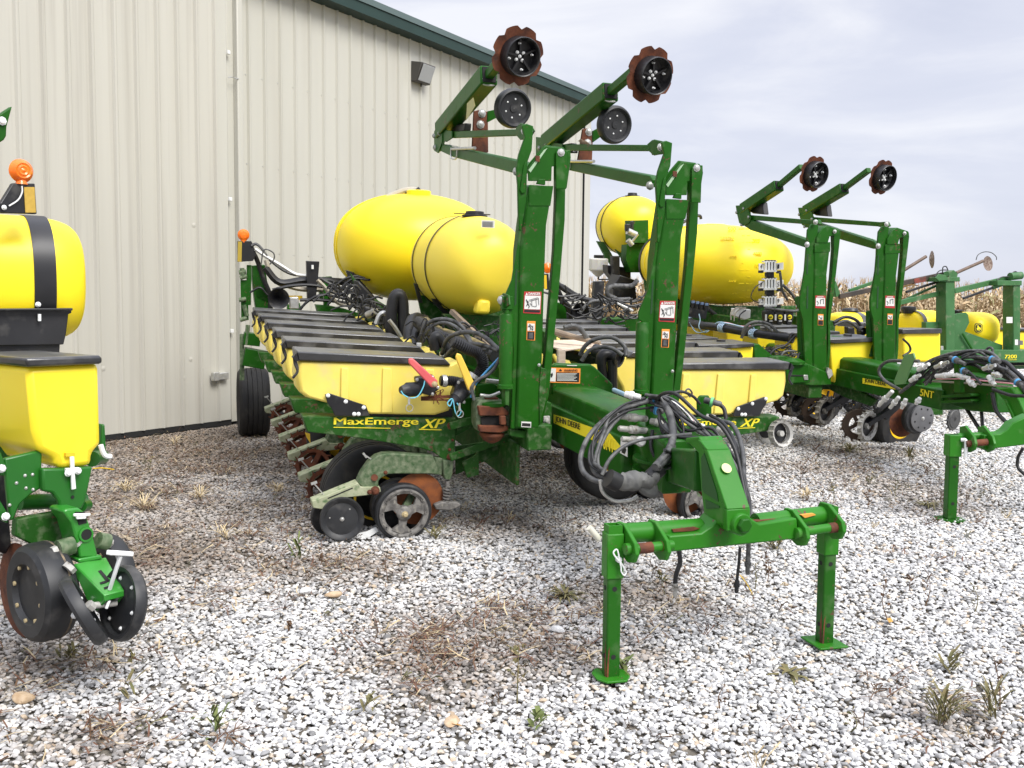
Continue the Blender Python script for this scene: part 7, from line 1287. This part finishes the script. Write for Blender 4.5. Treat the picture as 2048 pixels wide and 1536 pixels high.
# hopper: rear face wide at the top, chamfered below
h0 = MB(); rf = P2(F, 1, 0, (54, 734), (199, 726), (204, 890), (186, 906), (185, 932), (118, 939), (110, 917), (76, 901), (66, 860)); h0.prism(rf, F.y*.55); hp = h0.build('hopper', YB, p0_, bevel=.03, smooth=60)
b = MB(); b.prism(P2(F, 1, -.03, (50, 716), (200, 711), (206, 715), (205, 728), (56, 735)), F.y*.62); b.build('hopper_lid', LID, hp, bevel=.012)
b = MB(); b.slab(F, [(132, 906), (150, 905), (150, 912), (132, 913)], 1, -.02, .02); b.build('latch_slot', YP, hp)
b = MB(); b.slab(F, [(141, 914), (149, 913), (150, 945), (153, 978), (144, 980), (143, 946)], 1, -.035, .012); b.bolt(F.on(136, 946, 1, -.03), -F.y, .011, .012); b.bolt(F.on(156, 942, 1, -.03), -F.y, .011, .012); b.slab(F, [(133, 937), (160, 935), (160, 942), (133, 945)], 1, -.03, .02); b.build('hopper_latch', WHM, hp, bevel=.003)
b = MB(); b.tube(P2(F, 1, .02, (201, 890), (206, 905), (212, 912), (222, 913)), .012, 8); b.build('side_lever', WHM, p0_)
s0('rear_column', GL0, [(204, 850), (210, 848), (214, 925), (200, 928)], .5, .1); b = MB(); b.cyl(F.on(184, 918, 1, .1), F.on(204, 914, 1, .35), .035); b.build('cross_tube', GL0, p0_)
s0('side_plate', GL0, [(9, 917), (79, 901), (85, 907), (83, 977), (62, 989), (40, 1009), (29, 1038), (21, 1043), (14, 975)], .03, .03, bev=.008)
b = MB()
for u, v in ((50, 951), (65, 949), (33, 966), (52, 976), (66, 979), (19, 1010)): b.bolt(F.on(u, v, 1, .03), -F.y, .005, .006)
b.build('rivet', ST, p0_); b = MB()
for u, v in ((3, 937), (11, 1033)): b.bolt(F.on(u, v, 1, .0), -F.y, .012, .014)
b.build('pivot_bolt', WHM, p0_)
s0('lift_link', GL0, [(-30, 880), (2, 905), (12, 930), (10, 952), (-30, 950)], .02, .03); s0('lift_link', GL0, [(-30, 990), (0, 1000), (18, 1030), (16, 1048), (-30, 1020)], .02, .03)
s0('rear_plate', GL0, [(85, 937), (112, 937), (186, 933), (172, 1003), (164, 1020), (121, 1023), (118, 1003), (106, 986), (86, 983)], -.01, .04, bev=.01); b = MB(); b.lathe(F.on(145, 994, 1, -.012), -F.y, [(.008, 0), (.008, .002)], 12); b.build('bolt_hole', DARK, p0_)
b = MB(); b.cyl(F.on(40, 1005, 1, .2), F.on(170, 1000, 1, .2), .035); b.cyl(F.on(160, 1012, 1, .05), F.on(172, 1010, 1, .1), .03); b.build('cross_tube', GL0, p0_)
s0('inner_frame', MATS['green_paint_dusty'], [(34, 1038), (128, 1022), (150, 1084), (66, 1090), (31, 1072)], .08, .05, bev=.006)
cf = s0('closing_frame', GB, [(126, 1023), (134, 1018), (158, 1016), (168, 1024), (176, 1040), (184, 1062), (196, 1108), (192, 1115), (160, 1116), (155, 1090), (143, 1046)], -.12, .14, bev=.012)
b = MB(); b.lathe(F.on(172, 1069, 1, -.125), -F.y, [(.032, 0), (.032, .004), (.024, .005), (.024, -.0)], 24, close=True); b.build('hole_rim', GB, cf); b = MB(); b.lathe(F.on(172, 1069, 1, -.125), -F.y, [(.024, 0), (.024, .003)], 24); b.build('hole', DARK, cf); s0('slot', DARK, [(150, 1024), (170, 1024), (174, 1046), (158, 1050)], -.124, .004, cf, 0)
b = MB(); b.beam(F.on(147, 1030, 1, -.14), F.on(180, 1029, 1, -.14), .014, .012); b.slab(F, [(152, 1031), (174, 1030), (172, 1038), (154, 1039)], 1, -.145, .012); b.build('setting_lever', WHM, cf, bevel=.003)
b = MB(); b.cyl(F.on(116, 1098, 1, -.1), F.on(146, 1090, 1, -.1), .038); b.cyl(F.on(196, 1080, 1, -.08), F.on(216, 1084, 1, -.08), .036); b.build('pivot_tube', MATS['green_paint_muddy'], p0_); b = MB(); b.cyl(F.on(104, 1104, 1, -.1), F.on(114, 1100, 1, -.1), .022, seg=6); b.cyl(F.on(216, 1085, 1, -.08), F.on(222, 1087, 1, -.08), .022, seg=6); b.cyl(F.on(149, 1086, 1, -.1), F.on(152, 1090, 1, -.1), .03, seg=8); b.build('pivot_nut', AL, p0_)
# closing arm: top plate with sunlight put into its lighter green, sloping down toward the camera, with cheeks
b = MB(); A_, B_, C_, D_ = F.on(146, 1128, 1, -.14), F.on(212, 1114, 1, -.10), F.on(248, 1180, 1, -.46), F.on(208, 1190, 1, -.46)
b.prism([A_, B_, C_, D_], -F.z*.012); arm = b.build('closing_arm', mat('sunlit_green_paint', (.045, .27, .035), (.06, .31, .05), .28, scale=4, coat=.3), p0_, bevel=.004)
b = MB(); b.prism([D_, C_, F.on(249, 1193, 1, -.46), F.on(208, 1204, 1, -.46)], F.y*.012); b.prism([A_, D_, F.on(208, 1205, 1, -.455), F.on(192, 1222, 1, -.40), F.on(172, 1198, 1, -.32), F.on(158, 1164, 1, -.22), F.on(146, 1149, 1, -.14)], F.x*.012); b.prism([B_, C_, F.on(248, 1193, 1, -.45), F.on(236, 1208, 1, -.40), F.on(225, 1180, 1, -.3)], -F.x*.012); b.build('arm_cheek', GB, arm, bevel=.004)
b = MB(); b.slab(F, [(156, 1118), (203, 1110), (206, 1118), (158, 1127)], 1, -.13, .1); b.build('arm_step', GB, arm, bevel=.006)
def onarm(u, v):
    n = np.cross(B_-A_, D_-A_); r = CF+(u-CX)/FPX*CR+(CY-v)/FPX*CU; return EYE+r*(((A_-EYE)@n)/(r@n))
up = -np.cross(B_-A_, D_-A_); up /= np.linalg.norm(up); up = up if up[2] > 0 else -up
b = MB()
for px in (((196, 1143), (202, 1141), (220, 1162), (214, 1166)), ((199, 1166), (222, 1159), (224, 1163), (201, 1170)), ((207, 1176), (232, 1168), (232, 1172), (209, 1180))): b.prism([onarm(*q)+up*.002 for q in px], up*.001)
b.build('slot', DARK, arm)
b = MB(); b.beam(F.on(219, 1180, 1, -.43), F.on(241, 1112, 1, -.50), .014, .014); b.beam(F.on(217, 1105, 1, -.52), F.on(263, 1108, 1, -.48), .026, .02); b.beam(F.on(219, 1200, 1, -.45), F.on(212, 1218, 1, -.45), .012, .012); b.build('adjusting_handle', WHM, arm, bevel=.004)
b = MB(); b.cyl(F.on(180, 1212, 1, -.42), F.on(232, 1206, 1, -.42), .014); b.cyl(F.on(176, 1208, 1, -.42), F.on(186, 1216, 1, -.42), .02, seg=8); b.cyl(F.on(135, 1140, 1, -.2), F.on(143, 1132, 1, -.2), .03, seg=8); b.build('axle', AL, arm)
# wheels
def pw(cpx, y, tilt, r, flip, nm='press_wheel'):
    c = F.on(*cpx, 1, y); ax = V(F.x+F.y*tilt[0]+F.z*tilt[1]); ax /= np.linalg.norm(ax); b = MB(); s = -1 if flip else 1
    b.lathe(c, ax*s, [(.001, -.012), (r*.55, -.014), (r*.80, -.004), (r*.84, -.024), (r*.95, -.028), (r, -.012), (r*1.0, .012), (r*.93, .026), (r*.6, .028), (.001, .03)], 48, cap=False); o = b.build(nm, RBC, p0_)
    b = MB()
    u_ = np.cross((0, 0, 1), ax); u_ /= np.linalg.norm(u_); w_ = np.cross(ax, u_)
    for k in range(6): t = k*1.047+.2; b.bolt(c-ax*s*.012+(u_*math.cos(t)+w_*math.sin(t))*r*.66, -ax*s, .006, .006)
    b.build('wheel_rivet', WHM, o); return o
pw((247, 1206), -.42, (-.02, -.20), .155, False); pw((166, 1222), -.40, (-.40, .55), .155, True); b = MB(); b.bolt(F.on(149, 1230, 1, -.47), -F.y, .010, .014); b.build('wheel_bolt', WHM, p0_)
def gw0(cpx, y, r, wd, mud=True):
    c = F.on(*cpx, 1, y); ax = F.x; b = MB(); b.lathe(c, ax, [(.001, -wd*.35), (r*.55, -wd*.35), (r*.62, -wd*.5), (r*.86, -wd*.5), (r*.96, -wd*.40), (r, -wd*.2), (r, wd*.25), (r*.96, wd*.38), (r*.9, wd*.42), (r*.85, wd*.5), (r*.6, wd*.5), (.001, wd*.4)], 56, cap=False); o = b.build('gauge_wheel', RBC, p0_)
    b = MB()
    for k in range(8): t = k*.785+.2; b.lathe(c-ax*wd*.42+(F.y*math.cos(t)+F.z*math.sin(t))*r*.58, -ax, [(.010, 0), (.010, .008), (.001, .010)], 8, cap=False)
    b.build('wheel_stud', WOODB, o)
    if mud: b = MB(); b.lathe(c, ax, [(r*1.003, wd*.16), (r*1.003, wd*.22)], 56, cap=False); b.build('mud_line', mat('dried_mud', (.24, .18, .11), (.06, .055, .05), .9, scale=30), o)
gw0((86, 1182), -.02, .212, .15); gw0((218, 1150), .12, .19, .10, False)
b = MB(); c = F.on(40, 1180, 1, .30); b.lathe(c, F.x, [(.001, -.02), (.07, -.02), (.19, -.003), (.215, 0), (.19, .004), (.001, .02)], 48, cap=False); b.build('opener_disc', RU, p0_)
b = MB(); c = F.on(5, 1090, 1, .5); b.slab(F, [(-30, 940), (10, 950), (20, 1040), (24, 1090), (12, 1110), (-30, 1090)], 1, .35, .1); b.build('unit_shank', BK, p0_, bevel=.01)
# tank, cradle, lamp
R0 = Frame(F0.O, 80.8-58-90+90-60, 0)
FT = Frame(F0.O, 30.8-54, 0)   # its y axis runs along the tank, across the view
ct = FT.loc(EYE+4.9*(CF+(-84-CX)/FPX*CR+(CY-556)/FPX*CU)); hz_ = 130*4.9/FPX; hy_ = .555
t0 = etank(p0_, FT, ct, hz_*1.02, hy_, hz_, e1=2.4, e2=6.0, m=YE)
ys_ = FT.loc(EYE+4.9*(CF+(84-CX)/FPX*CR+(CY-556)/FPX*CU))[1]; strap(t0, FT, ct, hz_*1.02, hy_, hz_, ys_, .10, 2.4, 6.0, m=BK, gr=1.008)
xf_ = ct[0]+hz_*1.05+.0
q = lambda u, v, dx=0: P2(FT, 0, xf_+dx, (u, v))[0]
b = MB(); b.prism([q(-40, 619, -.02), q(142, 617, -.02), q(142, 626, -.02), q(136, 628, -.02), q(131, 668, -.02), q(126, 689, -.02), q(-40, 692, -.02)], -FT.x*.5 if False else FT.x*.012); cr0 = b.build('tank_cradle', BK, p0_, bevel=.004)
b = MB(); b.prism([q(-40, 690, -.03), q(120, 688, -.03), q(119, 709, -.03), q(-40, 712, -.03)], FT.x*-.3); b.prism([q(-40, 617, 0), q(143, 616, 0), q(143, 621, 0), q(-40, 622, 0)], FT.x*.03); b.build('cradle_rail', BK, cr0, bevel=.004)
b = MB(); b.bolt(q(76, 609, -.0), FT.x, .009, .012); b.build('strap_nut', WHM, cr0); b = MB(); b.cyl(q(79, 628, .014), q(79, 642, .014), .008); b.build('strap_bolt', WHM, cr0); b = MB(); b.bolt(q(66, 487, -.06), FT.x, .01, .006); b.build('strap_rivet', YP, cr0)
LB = MB(); pq = lambda u, v, y: F.on(u, v, 1, y)
LB.slab(F0, [(-40, 425), (-40, 400), (2, 405), (26, 366), (70, 367), (74, 428)], 1, .55, .03); lb = LB.build('lamp_bracket', BK, p0_, bevel=.004); b = MB(); b.slab(F0, [(48, 374), (69, 374), (72, 425), (51, 425)], 1, .545, .004); b.build('reflector', mat('amber_reflector', (.55, .36, .06), (.48, .31, .05), .4, scale=60), lb)
c = F0.on(42, 342, 1, .56); b = MB(); b.lathe(c, -F0.y, [(.001, -.035), (.035, -.03), (.052, -.012), (.056, 0), (.052, .012), (.035, .03), (.028, .026), (.02, .032), (.012, .028), (.001, .034)], 32, cap=False); b.cyl(c-F0.z*.062, c-F0.z*.04, .028, .02); b.build('amber_lamp', ORG, lb)
b = MB(); b.bolt(F0.on(8, 415, 1, .54), -F0.y, .008, .01); b.build('bracket_bolt', WHM, lb); b = MB(); b.tube(P2(F0, 1, .54, (44, 372), (44, 385), (36, 400), (18, 412)), .004, 5); b.build('lamp_wire', WH, lb)
mk0 = s0('marker_bracket', GR, [(-30, 234), (0, 228), (25, 212), (14, 253), (13, 272), (8, 280), (-8, 290), (-30, 292)], .7, .04); b = MB(); b.bolt(F0.on(4, 242, 1, .69), -F0.y, .014, .012); b.build('marker_pin', WHM, mk0)
# rest of the machine beyond the frame edge: tool bar that carries the unit
b = MB(); b.beam(F0.p(-.7, .75, .0), F0.p(-1.9, .75, .0), .18, .18, F0.z); b.beam(F0.p(.2, .75, .0), F0.p(-1.9, .75, .0), .16, .16, F0.z); b.build('toolbar', GL0, p0_, bevel=.01)
# ================================================================== SMALL THINGS
F = F1
def mesh_thing(b, nm, m, label, cat, group=None, **k):
    o = b.build(nm, m, None, **k); o['label'] = label; o['category'] = cat
    if group: o['group'] = group
    return o
# plywood offcuts and a pole lying on the near planter
b = MB(); z = F.loc(F.on(1130, 695, 1, .9))[2]
q = lambda u, v: F.on(u, v, 2, z)
b.prism([q(1100, 680), q(1165, 679), q(1190, 690), q(1163, 695), q(1130, 700), q(1100, 692)], F.z*-.012); mesh_thing(b, 'plywood_sheet', WOOD, 'larger pale plywood offcut lying on the planter, left of the arching hose', 'plywood', 'plywood offcuts on the planter', bevel=.002)
b = MB(); b.prism([q(1180, 682), q(1215, 692), q(1213, 694), q(1175, 698), q(1164, 694)], F.z*-.012); mesh_thing(b, 'plywood_sheet', WOOD, 'small pale plywood offcut right of the larger one, under the arching grey hose', 'plywood', 'plywood offcuts on the planter', bevel=.002)
b = MB(); a, e_ = F.on(1095, 659, 1, 1.3), F.on(1200, 686, 1, .9); b.tube([a, (a+e_)/2-F.z*.005, e_], .03, 10, rf=lambda i: .032-.0012*i); mesh_thing(b, 'wooden_pole', LOG, 'weathered wooden pole lying across the planter between its two masts', 'pole')
b = MB(); b.slab(F, [(1117, 700), (1121, 700), (1121, 728), (1117, 728)], 1, .7, .04); b.slab(F, [(1121, 700), (1131, 700), (1131, 728), (1121, 728)], 1, .72, .04); mesh_thing(b, 'wooden_block', WOOD, 'short upright wooden block under the plywood offcut', 'block')
# sparrow perched on the second upper link
c = F.on(1168, 286, 0, 2.44); s = .0036
A = lambda dx, dz, dy=0: c+(F.y*-dx*.0+CR*dx*s+V(0, 0, -dz*s))+CF*dy*s
b = MB(); b.tube([A(12, 3), A(6, 3), A(0, 1), A(-6, -2), A(-9, -5)], .02, 12, sub=5, rf=lambda i: np.interp(i/5, [0, 1, 2, 3, 4], [.010, .022, .026, .019, .009])); bird = mesh_thing(b, 'sparrow', BIRD, 'small brown sparrow perched on the upper marker link by the rusty bracket, facing left', 'bird', smooth=80)
b = MB(); hc = A(-7, -5); b.lathe(hc-CR*.017, CR, [(.001, 0), (.010, .004), (.0165, .012), (.0165, .022), (.010, .031), (.001, .034)], 14, cap=False); hd = b.build('head', BIRD, bird, smooth=80)
b = MB(); b.cyl(hc-CR*.030-V(0, 0, .002), hc-CR*.014, .001, .006, 8); b.build('beak', STRW, hd); b = MB(); b.lathe(hc-CF*.014-CR*.004+V(0, 0, .003), -CF, [(.003, 0), (.001, .003)], 8); b.build('eye', BD, hd)
b = MB(); b.beam(A(9, 3, 0), A(23, 6, 0), .022, .005); b.build('tail', mat('sparrow_tail', (.14, .09, .06), None, .9), bird); b = MB(); b.prism([A(-2, -2, -7), A(6, -1, -7), A(14, 5, -5), A(6, 5, -7), A(-1, 3, -7)], CF*.006); b.build('wing', mat('sparrow_wing', (.12, .075, .045), (.22, .16, .10), .9, scale=150), bird)
b = MB(); b.cyl(A(1, 7), A(1, 14), .0018, seg=5); b.cyl(A(4, 7), A(4, 14), .0018, seg=5); b.build('leg', STRW, bird)
# cobbles in the gravel
for i, (u, v, r, m_, lab) in enumerate([(48, 1400, .05, COB, 'tan cobble in the gravel near the lower left corner'), (666, 1192, .045, COB, 'rounded tan stone below the nearest planter\'s black press wheel'), (612, 1186, .045, STONE, 'large pale stone beside the tan one below the press wheels'), (1116, 1262, .04, STONE, 'pale pinkish stone left of the left jack stand foot'), (535, 1232, .035, STONE, 'smooth whitish stone left of the dark leaf clump'), (905, 1447, .04, COB, 'flat tan stone near the bottom centre of the yard')]):
    me = stone_mesh('cobble', 90+i, m_, 3); o = bpy.data.objects.new('cobble', me); COL.objects.link(o); c = W0.on(u, v, 2, .02); o.location = c+V(0, 0, .01); o.scale = (r, r*.9, r*.9); o.rotation_euler = (0, 0, i); o['label'] = lab; o['category'] = 'stone'; o['group'] = 'larger stones in the gravel'
# weeds: each plant a thing of its own
def stalk(u, v, h, seed, m_=WDB, nb=7, lean=.1, label='', leaves=False, cat='weed', grp='dead weed stalks in the gravel'):
    r = np.random.default_rng(seed); c = W0.on(u, v, 2, 0); b = MB(); top = c+V(r.normal(0, lean)*h, r.normal(0, lean)*h, h)
    mid = (c+top)/2+V(r.normal(0, .01), r.normal(0, .01), 0); b.tube([c, mid, top], .003, 5, sub=3, rf=lambda i: max(.0035-.0004*i, .001))
    for k in range(nb):
        t = r.uniform(.25, 1); a = c+(top-c)*t; d = V(r.normal(), r.normal(), r.uniform(.4, 1.3)); d /= np.linalg.norm(d); L = h*r.uniform(.12, .35); e_ = a+d*L; b.tube([a, a+d*L*.5+V(0, 0, .005), e_], .0013, 4, sub=2)
        for j in range(4):
            q = a+d*L*r.uniform(.4, 1); s = V(*r.normal(0, 1, 3)); s /= np.linalg.norm(s); t2 = np.cross(s, d); w_ = .006 if not leaves else .012; b.add([q-s*w_, q+t2*w_*.7, q+s*w_, q-t2*w_*.7], [(0, 1, 2, 3)])
    return mesh_thing(b, 'weed_stalk', m_, label, cat, grp)
def leafy(u, v, n, L, seed, m_=WDG, label='', wd=.012, up=.5, nm='leafy_weed', grp='low green weeds in the gravel', cat='weed'):
    r = np.random.default_rng(seed); c = W0.on(u, v, 2, 0); b = MB()
    for k in range(n):
        a = r.uniform(0, 6.28); d = V(math.cos(a), math.sin(a), r.uniform(up*.4, up*1.5)); d /= np.linalg.norm(d); s = V(-d[1], d[0], 0); s /= np.linalg.norm(s)+1e-6; l = L*r.uniform(.5, 1); w_ = wd*r.uniform(.6, 1.1); o_ = c+V(r.normal(0, .012), r.normal(0, .012), r.uniform(0, .04*up*2))
        m1 = o_+d*l*.4; m2_ = o_+d*l*.75-V(0, 0, l*.06); e_ = o_+d*l-V(0, 0, l*.28); b.add([o_-s*w_*.3, o_+s*w_*.3, m1+s*w_, m1-s*w_, m2_+s*w_*.8, m2_-s*w_*.8, e_], [(0, 1, 2, 3), (3, 2, 4, 5), (5, 4, 6)])
    return mesh_thing(b, nm, m_, label, cat, grp, smooth=60)
WGB = mat('weed_olive', (.12, .12, .045), (.20, .16, .07), .85, scale=25)
leafy(1577, 1352, 16, .13, 1, WGB, 'low olive rosette weed in front of the right jack stand', .014, .25)
leafy(1885, 1452, 60, .17, 2, WGB, 'large bushy green weed at lower right', .0055, 1.3); leafy(1985, 1442, 34, .17, 3, WGB, 'thin yellowing weed right of the bushy one at lower right', .005, 1.5)
leafy(432, 1482, 16, .12, 4, WDG, 'small upright green weed near the bottom edge, left of centre', .008, 1.4); leafy(1130, 1200, 40, .16, 5, WGB, 'matted olive weed just left of the left jack stand', .008, .5)
leafy(1550, 1100, 34, .16, 6, WGB, 'feathery green weed behind the crossbar', .007, .8); leafy(598, 1122, 18, .14, 7, WDG, 'small upright green weed left of the near press wheel', .008, 1.6); leafy(870, 1080, 20, .12, 8, WGB, 'olive weed beside the near wheel in its shade', .008, .8)
leafy(1700, 905, 40, .22, 9, WGB, 'green weed patch in the shade under the second planter', .010, .5); leafy(1855, 1015, 30, .18, 10, WGB, 'brownish green weed left of the far jack stand', .008, .4); leafy(1900, 1345, 20, .12, 11, WGB, 'sparse olive weed right of the right jack stand foot', .008, .9)
leafy(1075, 1458, 12, .08, 12, WDG, 'tiny yellow-green weed near the bottom centre', .012, .8); leafy(136, 1330, 24, .10, 13, WGB, 'dark green weed tuft below the left planter wheels', .008, .9); leafy(1245, 1350, 18, .10, 14, WDG, 'green tuft growing round the left jack stand foot', .010, .8)
leafy(735, 1428, 14, .09, 22, WGB, 'small dark weed between the bottom edge and centre', .008, .9); leafy(1820, 925, 30, .22, 23, WGB, 'weeds growing by the second planter\'s tyre', .006, 1.4); leafy(262, 1400, 12, .09, 24, WGB, 'thin dark weed at lower left beside the dry stems', .008, 1.2)
for i, (u, v, h, nb, lab) in enumerate([(1034, 1412, .27, 8, 'tall dead stalk standing alone in the centre foreground'), (1500, 1330, .05, 4, 'stub of a dead weed right of the left jack stand'), (1300, 960, .20, 6, 'brown stalk in front of the cloth-wrapped hoses'), (1510, 1180, .16, 10, 'dry seed-headed weed under the hanging hoses'), (1535, 1165, .18, 12, 'second dry seed-headed weed under the crossbar, right of the first'),
    (1600, 985, .26, 5, 'thin red-brown stalk behind the crossbar'), (1665, 1010, .20, 5, 'thin stalk behind the right jack stand'), (1850, 1215, .20, 9, 'dry weed with curled leaves at right of the jack stand'), (1775, 1240, .20, 7, 'dry weed with yellow leaves right of the right jack stand'), (1950, 1225, .14, 6, 'bent dry weed at far right of the open gravel'),
    (2000, 1420, .20, 7, 'dead stalk by the lower right corner'), (776, 1165, .14, 10, 'dark dry weed below the near gauge wheel'), (1330, 1190, .13, 9, 'dry weed between the two jack stands'), (1440, 1420, .10, 6, 'short dead stalk in the foreground below the crossbar'), (1370, 925, .16, 5, 'brown stem beside the right gauge wheel'),
    (950, 960, .18, 8, 'dark weed in shade right of the link plates'), (1820, 1185, .10, 8, 'low brown weed between stand and right edge'), (355, 920, .18, 4, 'short broken stalk near the building, left of the far tyre'), (298, 940, .12, 4, 'snapped brown stem on the gravel beside the left planter'), (1655, 905, .30, 5, 'red-brown dock stalk beneath the second planter'), (1735, 1020, .16, 10, 'clump of dry twigs left of the far stand'), (1790, 1000, .20, 10, 'dense clump of dry twigs beside the far stand'), (580, 1265, .05, 10, 'dark clump of dead leaves left of centre'), (1935, 1010, .14, 9, 'dry twigs right of the far jack stand'), (262, 1330, .07, 5, 'small dark twig below the left press wheels'), (180, 1480, .12, 8, 'dry reddish stems at the lower left'), (640, 1135, .12, 5, 'thin upright weed left of the gauge wheel'), (1700, 1465, .09, 6, 'dead sprig near the bottom right')]):
    stalk(u, v, h, 50+i, WDB if i % 3 else WGB, nb, .12, lab, leaves=i % 2 == 0)
for i, (u, v, n, L, lab) in enumerate([(288, 1020, 40, .26, 'tall straw tuft of dead grass left of the near planter'), (250, 985, 44, .22, 'flattened straw tuft beside the left planter'), (400, 1000, 36, .20, 'dead grass tuft between the two nearest planters'), (450, 1080, 30, .18, 'loose straw tuft near the spiked wheels'), (555, 985, 36, .16, 'straw tuft beside the rusty spiked wheels'), (1340, 985, 20, .12, 'straw in the shade under the gooseneck'), (1610, 1000, 44, .2, 'pale straw tuft behind the crossbar\'s right end'), (350, 890, 26, .16, 'dead grass near the shed wall'), (1560, 800, 30, .3, 'dead grass tuft beyond the right wing')]):
    leafy(u, v, n, L, 200+i, STRW, lab, .004, .7, 'straw_tuft', 'tufts of dead grass', 'dead grass')
# fallen leaves and a strip of tape
for i, (u, v, m_, lab) in enumerate([(1338, 1175, mat('leaf_orange', (.50, .26, .05), None, .8), 'orange fallen leaf under the hanging hydraulic hose'), (910, 1447, MATS['leaf_orange'], 'orange leaf at the bottom centre'), (1780, 1240, MATS['leaf_orange'], 'yellow-orange leaf on the dry weed at right'), (318, 1240, WDB, 'dark brown leaf right of the left press wheel')]):
    c = W0.on(u, v, 2, .03); r = np.random.default_rng(i); a = r.uniform(0, 6.28); d = V(math.cos(a), math.sin(a), .1); s = V(-d[1], d[0], .3); b = MB(); b.add([c-d*.035, c+s*.016, c+d*.035, c-s*.016], [(0, 1, 2, 3)]); b.add([c-d*.035+V(0, 0, -.001), c+s*.016+V(0, 0, -.001), c+d*.035+V(0, 0, -.001), c-s*.016+V(0, 0, -.001)], [(3, 2, 1, 0)]); mesh_thing(b, 'fallen_leaf', m_, lab, 'leaf', 'fallen leaves')
b = MB(); b.tube([W0.on(u, v, 2, z) for u, v, z in ((186, 937, .03), (205, 936, .02), (228, 939, .02))], .006, 5); mesh_thing(b, 'plastic_strip', YP, 'thin yellow plastic strip lying on the gravel behind the left planter', 'plastic strip')
b = MB(); b.tube([W0.on(u, v, 2, z) for u, v, z in ((228, 975, .02), (240, 972, .03), (248, 966, .07), (255, 966, .07), (262, 972, .02))], .004, 5); mesh_thing(b, 'wire_scrap', HB, 'bent black wire scrap on the gravel beside the left planter', 'wire')
b = MB(); b.tube([W0.on(u, v, 2, z) for u, v, z in ((1480, 1150, .05), (1492, 1165, .03), (1505, 1188, .02))], .003, 5); mesh_thing(b, 'tape_strip', YP, 'thin yellow tie lying under the hose tip by the crossbar', 'tape')
